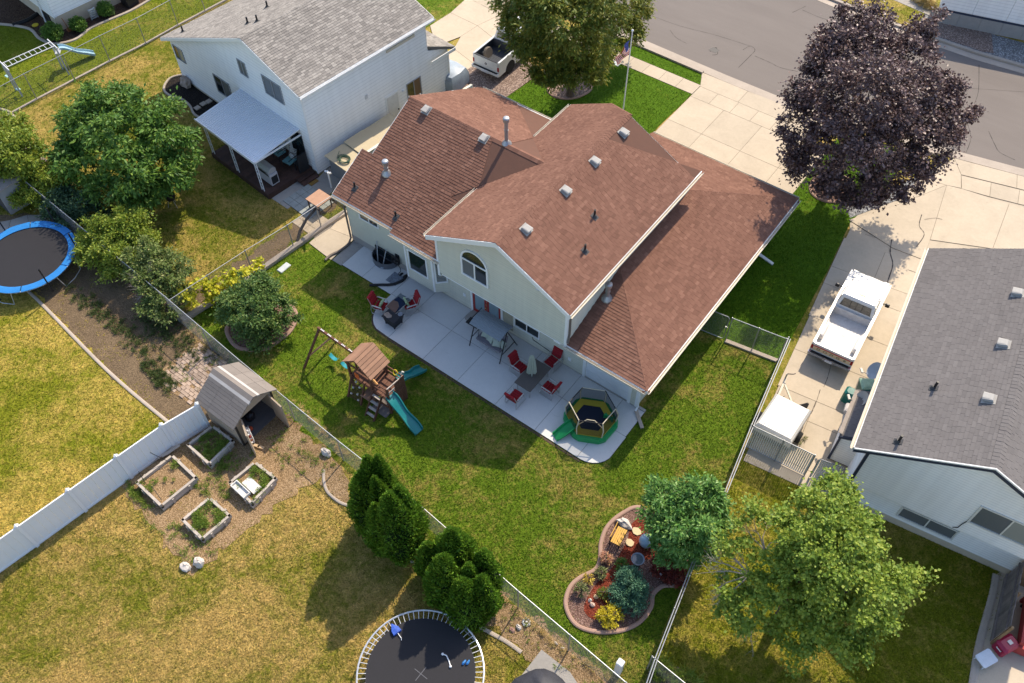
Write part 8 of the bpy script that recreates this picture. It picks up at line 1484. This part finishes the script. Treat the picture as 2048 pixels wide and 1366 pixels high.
mb = MB(); fbox(mb, WF, (.6, .5, .03), (2.8, 5.0, 1.36)); mb.obj('body', M('lean_grey', (.22, .22, .22), .8), t)
q = WF(1.55, .85, 1.42); mb = MB(); rr = random.Random(3)
for k in range(6): r = .2+.03*k; mb.tube([q+I(r*math.cos(a)*1.15+.03*math.sin(k), r*math.sin(a)*.9, .03+.03*(k % 3)) for a in [2*PI*j/20 for j in range(20)]], .018, 5, closed=True)
mb.tube([q+I(-.3, -.1, .05), q+I(-.5, .0, .05), q+I(-.65, .3, .1)], .018, 5); single('garden_hose', mb, M('hose_green', (.04, .09, .06), .5, .3, 9), 'coiled green garden hose on the tan lean-to roof', 'hose', tuple(q))
q = P(348, 412); t = thing('kettle_grill', 'black kettle grill standing in the shade of the bushy tree', 'grill', tuple(q)); mb = MB(); mb.lathe([(.05, .45), (.22, .52), (.29, .68), (.29, .72), (.24, .85), (.12, .92), (.02, .94)], q, 16); mb.obj('bowl', BLACK, t, smooth=True)
for k in range(3): a = 2*PI*k/3; mb = MB(); mb.tube([q+I(.15*math.cos(a), .15*math.sin(a), .55), q+I(.3*math.cos(a), .3*math.sin(a), 0)], .015, 5); mb.obj('leg', FRM, t)
q = I(-30.35, 33.55, 0); mb = MB(); mb.loft([[q+I(x*.95*s, y*.8*s, z) for x, y in ((-1, -1), (0, -1.15), (1, -1), (1.1, 0), (1, 1), (0, 1.15), (-1, 1), (-1.1, 0))] for s, z in ((1, 0), (1.0, .7), (.85, 1.05), (.4, 1.22))]); single('covered_vehicle', mb, M('cover_blue_grey', (.30, .35, .40), .4, .25, 2), 'blue grey tarpaulin mound behind the lower brown roof', 'tarpaulin', tuple(q), smooth=True)
# dark little shed at the left edge
t = thing('shed', 'dark grey shed with a pale flat roof at the left edge', 'shed', tuple(P(0, 430))); q0 = P(23, 430); sf2 = frame((q0.x, q0.y, 0), R_(-4)); SG = M('shed_grey', (.055, .055, .06), .8, .15)
mb = MB(); fbox(mb, sf2, (-.1, 0, 0), (.0, 3, 1.7)); mb.obj('side_wall', M('shed_side', (.36, .35, .34), .8), t); mb = MB(); fbox(mb, sf2, (-3, .02, 0), (-.1, .1, 1.7)); mb.obj('front_wall', M('shed_side', (.36, .35, .34)), t)
for k in range(2): mb = MB(); fbox(mb, sf2, (-1.1+k*.5, -.02, .05), (-.62+k*.5, .02, 1.55)); mb.obj('door', SG, t)
mb = MB(); fbox(mb, sf2, (-2.9, -.02, .05), (-1.15, .02, 1.55)); mb.obj('door', SG, t)
mb = MB(); mb.hexa([sf2(-3, -.25, 1.66), sf2(.2, -.25, 1.66), sf2(.2, 3, 1.9), sf2(-3, 3, 1.9)], [sf2(-3, -.25, 1.74), sf2(.2, -.25, 1.74), sf2(.2, 3, 1.98), sf2(-3, 3, 1.98)]); mb.obj('roof', M('shed_pale_roof', (.34, .29, .26), .9, .15, 3), t)
slabs('path', [R((-60, 455), (-60, 520), (10, 485), (22, 440)), R((22, 440), (10, 485), (60, 462), (55, 430)), R((10, 485), (-60, 520), (-60, 560), (0, 520), (60, 500), (60, 462)), R((55, 430), (60, 462), (105, 455), (88, 430))], .02, CONC_G)

# ================================================================ top left: far house, its bed, monkey bars
HO = P(122, 62, 0); HA = R_(84.5); HF = frame((HO.x, HO.y, 0), HA); H4 = thing('house', 'far white sided house on a tan foundation at the top left corner', 'house', (HO.x, HO.y, 0), HA)
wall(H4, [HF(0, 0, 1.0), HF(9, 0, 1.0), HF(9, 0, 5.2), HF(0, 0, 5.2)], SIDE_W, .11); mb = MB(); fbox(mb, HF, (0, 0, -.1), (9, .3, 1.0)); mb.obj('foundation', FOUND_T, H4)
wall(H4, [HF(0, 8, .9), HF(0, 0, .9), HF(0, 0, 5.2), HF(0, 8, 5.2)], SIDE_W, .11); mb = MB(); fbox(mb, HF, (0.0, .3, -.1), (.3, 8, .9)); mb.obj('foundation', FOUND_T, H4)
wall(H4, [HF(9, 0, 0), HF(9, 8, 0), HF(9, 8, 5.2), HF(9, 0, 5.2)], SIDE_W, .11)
h4 = [[HF(-.4, -.4, 5.1), HF(9.4, -.4, 5.1), HF(9.4, 4, 7.2), HF(-.4, 4, 7.2)], [HF(9.4, 8.4, 5.1), HF(-.4, 8.4, 5.1), HF(-.4, 4, 7.2), HF(9.4, 4, 7.2)]]; roof_deck(H4, h4, M('roof_deck_grey', (.16, .15, .14))); shingles(H4, h4, ROOF_G, .15, (.25, .4), .018, 0, 41)
mb = MB(); mb.hexa([HF(-2.2, 1.8, 2.55), HF(-.02, 1.8, 2.7), HF(-.02, 6, 2.7), HF(-2.2, 6, 2.55)], [HF(-2.2, 1.8, 2.65), HF(-.02, 1.8, 2.8), HF(-.02, 6, 2.8), HF(-2.2, 6, 2.65)]); mb.obj('porch_roof', CVW, H4)
downpipe(H4, [HF(-.05, 1.6, 2.5), HF(-.12, 1.6, 1.0), HF(-.2, 1.5, .1)], .05, TRIM); 
for x0 in (.9, 1.35): mb = MB(); fbox(mb, HF, (-.06, x0, .1), (-.01, x0+.4, .8)); mb.obj('basement_window', FRB, H4)
mb = MB(); fbox(mb, HF, (4.4, -.04, .45), (4.5, 0, 1.4)); mb.obj('conduit', FRB, H4)
k6 = smooth(PP([(-10, 48), (30, 52), (62, 60), (80, 78), (110, 88), (150, 80), (180, 58), (215, 42), (262, 22), (300, 0)]), 5, False); sheet('mulch_bed', [(p.x, p.y) for p in k6]+[tuple(P(330, -60)[:2]), tuple(P(-60, -60)[:2])], .006, soilmat('bark_brown', [(.05, .03, .022), (.11, .07, .05), (.19, .13, .1)], 1.3, 18), .04); edging('bed_edging', k6, KERB, .2, .1, False)
t = thing('step_ladder', 'pale slatted step unit leaning on the far house foundation', 'steps', tuple(P(190, 38))); a, b_ = P(176, 20, .9), P(184, 40, 0); a2, b2 = P(187, 15, .9), P(197, 34, 0)
for p0, p1 in ((a, b_), (a2, b2)): mb = MB(); mb.bar(p0, p1, .07); mb.obj('rail', M('step_grey', (.42, .44, .46), .6), t)
for k in range(5): f = (k+.4)/5; mb = MB(); mb.bar(a.lerp(b_, f), a2.lerp(b2, f), .12, .05); mb.obj('tread', M('step_grey', (.42, .44, .46)), t)
t = thing('air_conditioner', 'dark air conditioning unit beside the far house', 'air conditioner', tuple(P(262, 8))); q = P(262, 8); mb = MB(); mb.bevbox((q.x-.4, q.y-.45, 0), (q.x+.4, q.y+.45, .75), .06); mb.obj('case', BLACK, t); mb = MB(); mb.lathe([(.3, .75), (.3, .78), (.1, .8), (.02, .8)], q, 14); mb.obj('fan_grille', M('fan_grey', (.2, .2, .2), .5), t)
mb = MB(); mb.tube([P(140, 62, .02), P(123, 36, 1.2)], .025, 6); mb.bevbox(P(138, 62, 0)-I(.1, .1, 0), P(138, 62, 0)+I(.15, .15, .18), .04); single('rake', mb, M('handle_orange', (.30, .12, .05), .6), 'orange handled tool leaning at the corner of the far house', 'garden tool', tuple(P(138, 62)))
mb = MB(); q = P(71, 51); mb.lathe([(.02, 0), (.2, .01), (.22, .05), (.14, .06), (.02, .05)], q, 14); single('disc_toy', mb, M('plastic_yellow', (.6, .45, .02)), 'yellow disc lying in the bark bed of the far house', 'toy', tuple(q))
hose('black drain pipe lying in the bark bed of the far house', [tuple(P(75, 27, .08)), tuple(P(55, 40, .08)), tuple(P(25, 50, .08))], .12, BLACK)
def mbars():
    t = thing('monkey_bars', 'grey metal monkey bars with a light blue slide beyond the far fence', 'play set', tuple(P(60, 150))); GM = M('bar_grey', (.42, .43, .44), .5, .1); zt = 2.0
    A_, B_ = P(8, 131, zt), P(105, 88, zt); d = (B_-A_).normalized(); s = Vector((-d.y, d.x, 0))*.28
    for k in (-1, 1): mb = MB(); mb.tube([A_+s*k, B_+s*k], .03, 6); mb.obj('side_rail', M('bar_white', (.68, .68, .68), .5), t)
    L = (B_-A_).length
    for k in range(10): mb = MB(); p = A_.lerp(B_, (k+.3)/9.8); mb.tube([p-s, p+s], .018, 6); mb.obj('rung', M('bar_white', (.68, .68, .68)), t)
    for p in (A_, B_):
        for k in (-1, 1): mb = MB(); mb.bar(p+s*k, Vector((p.x, p.y, 0))+s*k*1.5, .08); mb.obj('post', GM, t)
        mb = MB(); mb.tube([p-s*2.4, p+s*2.4], .04, 6); mb.obj('cross_beam', M('bar_white', (.68, .68, .68)), t)
    q = P(118, 96, 1.25); e = P(190, 108, .12); slide('slide', q, e, .42, M('slide_blue', (.30, .46, .54), .4, .08), t, 1.5, .13)
    mb = MB(); mb.bar(q+I(0, 0, -.02), B_+I(0, 0, -.7), .3, .05); mb.obj('platform', GM, t)
    for f in ((14, 152), (36, 178)): mb = MB(); q = P(*f, .45); mb.bevbox(q-I(.16, .1, .02), q+I(.16, .1, .03), .03); mb.obj('swing_seat', M('seat_mint', (.40, .62, .60), .5), t); mb2 = MB(); mb2.tube([q, Vector((q.x*.6+A_.x*.4, q.y*.6+A_.y*.4, zt-.1))], .01, 4); mb2.obj('chain', GM, t)
mbars()
# ================================================================ across the street
q0, q1 = P(1868, 47), P(2048, 84); ang_ = math.atan2(q1.y-q0.y, q1.x-q0.x); XF = frame((q0.x, q0.y, .1), ang_); t = thing('building', 'long white panelled building side on a grey block base across the street', 'building', (q0.x, q0.y, .1), ang_)
for k in range(9): mb = MB(); fbox(mb, XF, (k*1.32+.006, 0, 0), ((k+1)*1.32-.006, .3, .85)); mb.obj('block', M('block_grey', (.30, .29, .275), .9, .12, 3), t)
for k in range(6): mb = MB(); fbox(mb, XF, (-.1+k*2.05+.008, -.02, 1.02), (-.1+(k+1)*2.05-.008, 2.6, 3.6)); mb.obj('wall_panel', SIDE_W, t)
mb = MB(); fbox(mb, XF, (-.1, .02, .85), (12, .2, 1.03)); mb.obj('dark_band', TRIM_D, t); mb = MB(); fbox(mb, XF, (-.35, -.3, 3.6), (12.3, 2.9, 3.75)); mb.obj('roof', M('roof_flat_grey', (.2, .2, .2), .9), t)
t = thing('shrub', 'straw brown shrub at the corner of the white building across the street', 'shrub', tuple(P(1865, 20))); foliage('crown', lob([(1850, 0, .4, .5), (1862, 10, .3, .4), (1840, -8, .4, .5)]), LM14, t, per=40, npc=30, cr=.2, L=.16, W=.03, seed=91)
sheet('path', R((1755, -10), (1870, 40), (1880, 20), (1800, -30)), .14, CONC_G)
tree('leafy street tree just beyond the upper right corner', P(2230, 200), [(2160, 70, 5, 1.8), (2200, 40, 6, 1.8), (2240, 110, 5, 2), (2140, 120, 3.6, 1.3)], LM2, r0=.2, per=7, npc=60, cr=.45, L=.22, W=.1, seed=95) if 0 else None
# ================================================================ lower right corner
lp = [P(1992, 1150), P(1985, 1190), P(1958, 1290), P(1945, 1366), P(1935, 1440)]; lp = smooth(lp, 4, False); edging('lawn_edging', lp, KERB, .3, .07, False)
sheet('path', [(p.x, p.y) for p in lp]+[tuple(P(2150, 1440)[:2]), tuple(P(2150, 1200)[:2]), tuple(P(2010, 1135)[:2])], .02, CONC)
t = thing('wood_fence', 'weathered board fence below the ivory house at the right edge', 'fence', tuple(P(2000, 1170))); a, b_ = P(2008, 1156), P(1979, 1285); d = (b_-a); L = d.length; d.normalize(); n = int(L/.15); rr = random.Random(8); OF = M('fence_old', (.24, .20, .185), .95, .3, 3, bmp=.4, island=.35)
for k in range(n): mb = MB(); p = a+d*(k*.15+.07); mb.bar(p, p+I(0, 0, 1.75+rr.uniform(-.03, .03)), .138, .022, up=(d.y, -d.x, 0)); mb.obj('board', OF, t)
for z in (.35, 1.45): mb = MB(); s = Vector((d.y, -d.x, 0))*.04; mb.bar(a+s+I(0, 0, z), b_+s+I(0, 0, z), .05, .09); mb.obj('rail', OF, t)
for p in (a, a.lerp(b_, .5), b_): mb = MB(); mb.bar(p+I(.06, 0, 0), p+I(.06, 0, 1.8), .09); mb.obj('post', M('fence_tan', (.30, .19, .10), .9, .2), t)
mb = MB(); e = a+I(1.6, .2, 0); 
for k in range(10): p = a.lerp(e, (k+.5)/10); mb = MB(); mb.bar(p, p+I(0, 0, 1.7), .15, .022, up=(0, 1, 0)); mb.obj('board', M('fence_tan', (.3, .19, .1)), t)
t = thing('red_bench', 'red cushioned bench behind the board fence at the right edge', 'bench', tuple(P(2046, 1270))); rq = P(2052, 1262); rf_ = frame(tuple(rq), R_(100)); RB = M('bench_red', (.36, .05, .045), .7, .12, 5)
for a, b_, nm in (((-1.0, -.3, .15), (1.0, .3, .45), 'seat'), ((-1.0, .25, .45), (1.0, .42, .85), 'backrest'), ((-1.1, -.3, .1), (-1.0, .42, .62), 'arm'), ((1.0, -.3, .1), (1.1, .42, .62), 'arm')): mb = MB(); fbox(mb, rf_, a, b_); mb.obj(nm, RB, t)
for x in (-.9, .9):
    for y in (-.22, .3): mb = MB(); fbox(mb, rf_, (x-.04, y-.04, 0), (x+.04, y+.04, .15)); mb.obj('leg', FRB, t)
q = P(2003, 1297); gf = frame(tuple(q), R_(62)); t = thing('cooler', 'crimson rounded cooler box on the concrete at the lower right', 'cooler', tuple(q), R_(62)); CR = M('cooler_red', (.34, .012, .05), .35, .08, spec=.5)
mb = MB(); rg = lambda i, z: [gf(x*(.36-i), y*(.26-i), z) for x, y in ((-.8, -1), (.8, -1), (1, -.75), (1, .75), (.8, 1), (-.8, 1), (-1, .75), (-1, -.75))]; mb.loft([rg(.04, .03), rg(0, .1), rg(0, .52)]); mb.obj('body', CR, t); mb = MB(); mb.loft([rg(-.015, .53), rg(-.015, .58), rg(.08, .68)]); mb.obj('lid', CR, t); mb = MB(); fbox(mb, gf, (-.06, -.08, .67), (.1, .08, .71)); mb.obj('cup_holder', FRM, t); mb = MB(); mb.tube([gf(-.38, -.1, .45), gf(-.44, -.1, .5), gf(-.44, .1, .5), gf(-.38, .1, .45)], .02, 6); mb.obj('handle', FRM, t)
q = P(1994, 1300); gf = frame(tuple(P(1996, 1305)), R_(62)); mb = MB(); mb.loft([[gf(-.75+x*.34, y*.26, z) for x, y in ((-.85, -1), (.85, -1), (1, -.8), (1, .8), (.85, 1), (-.85, 1), (-1, .8), (-1, -.8))] for z in (.32, .36)]); 
for sx in (-1.0, -.5):
    for sy in (-.2, .2): mb.tube([gf(sx, sy, 0), gf(sx, sy, .33)], .02, 5)
single('side_table', mb, M('table_white', (.66, .70, .74), .4), 'small white side table next to the crimson cooler', 'table', tuple(gf(-.75, 0, 0)))
# ================================================================ bottom: canopy and pad
sheet('concrete_pad', PP([(1083, 1300), (1140, 1345), (1160, 1375), (1040, 1385), (1030, 1368)]), .05, CONC_G)
t = thing('canopy', 'collapsed dark grey canopy at the bottom edge', 'canopy', tuple(P(1095, 1380))); mb = MB(); cq = P(1092, 1400, 1.5); rings = []
for f, z in ((1.0, 1.2), (.92, 1.3), (.55, 1.5), (.08, 1.62)): rings.append([I(cq.x+1.35*f*math.cos(a)*(1+.06*math.sin(a*4)), cq.y+1.0*f*math.sin(a)*(1+.06*math.sin(a*4)), z+.05*math.sin(a*6)*(1-f*.5)) for a in [2*PI*k/24 for k in range(24)]])
mb.loft(rings); mb.obj('fabric', M('canvas_charcoal', (.035, .036, .045), .55, .3, 3, bmp=.2), t, smooth=True)
for k in range(4): a = PI/4+PI/2*k; mb = MB(); p = I(cq.x+1.2*math.cos(a), cq.y+.88*math.sin(a), 0); mb.tube([p, p+I(0, 0, 1.25)], .025, 6); mb.obj('leg', FRB, t)

mb = MB(); crack([(1783, 480), (1780, 505), (1785, 530), (1776, 560), (1765, 590)], .045, .034); crack([(1843, 430), (1838, 452), (1848, 470), (1832, 495)], .03, .034); crack([(1662, 728), (1655, 755), (1647, 775)], .02, .034); crack([(1815, 540), (1836, 548)], .03, .034); crack([(1640, 780), (1632, 805), (1622, 828)], .02, .034); crack([(1848, 440), (1870, 437), (1884, 440)], .02, .034); crack([(1730, 470), (1750, 476)], .02, .034); struct('driveway_cracks', mb, M('crack_tar', (.07, .06, .055), .9))
for o in list(bpy.data.objects):
    if o.get('kind') == 'structure' and o.name.split('.')[0] in ('flower_bed', 'shrub_bed', 'tree_ring', 'dirt_strip', 'mulch_bed', 'path', 'concrete_pad', 'driveway_bed', 'gravel_bed', 'brick_pad', 'paver_pad', 'driveway', 'patio', 'sidewalk'):
        me = o.data
        for p_ in me.polygons:
            if p_.normal.z > .9: HARD.append(([tuple(me.vertices[i].co[:2]) for i in p_.vertices], o.name.startswith('dirt_strip')))
grass_blades(760000)
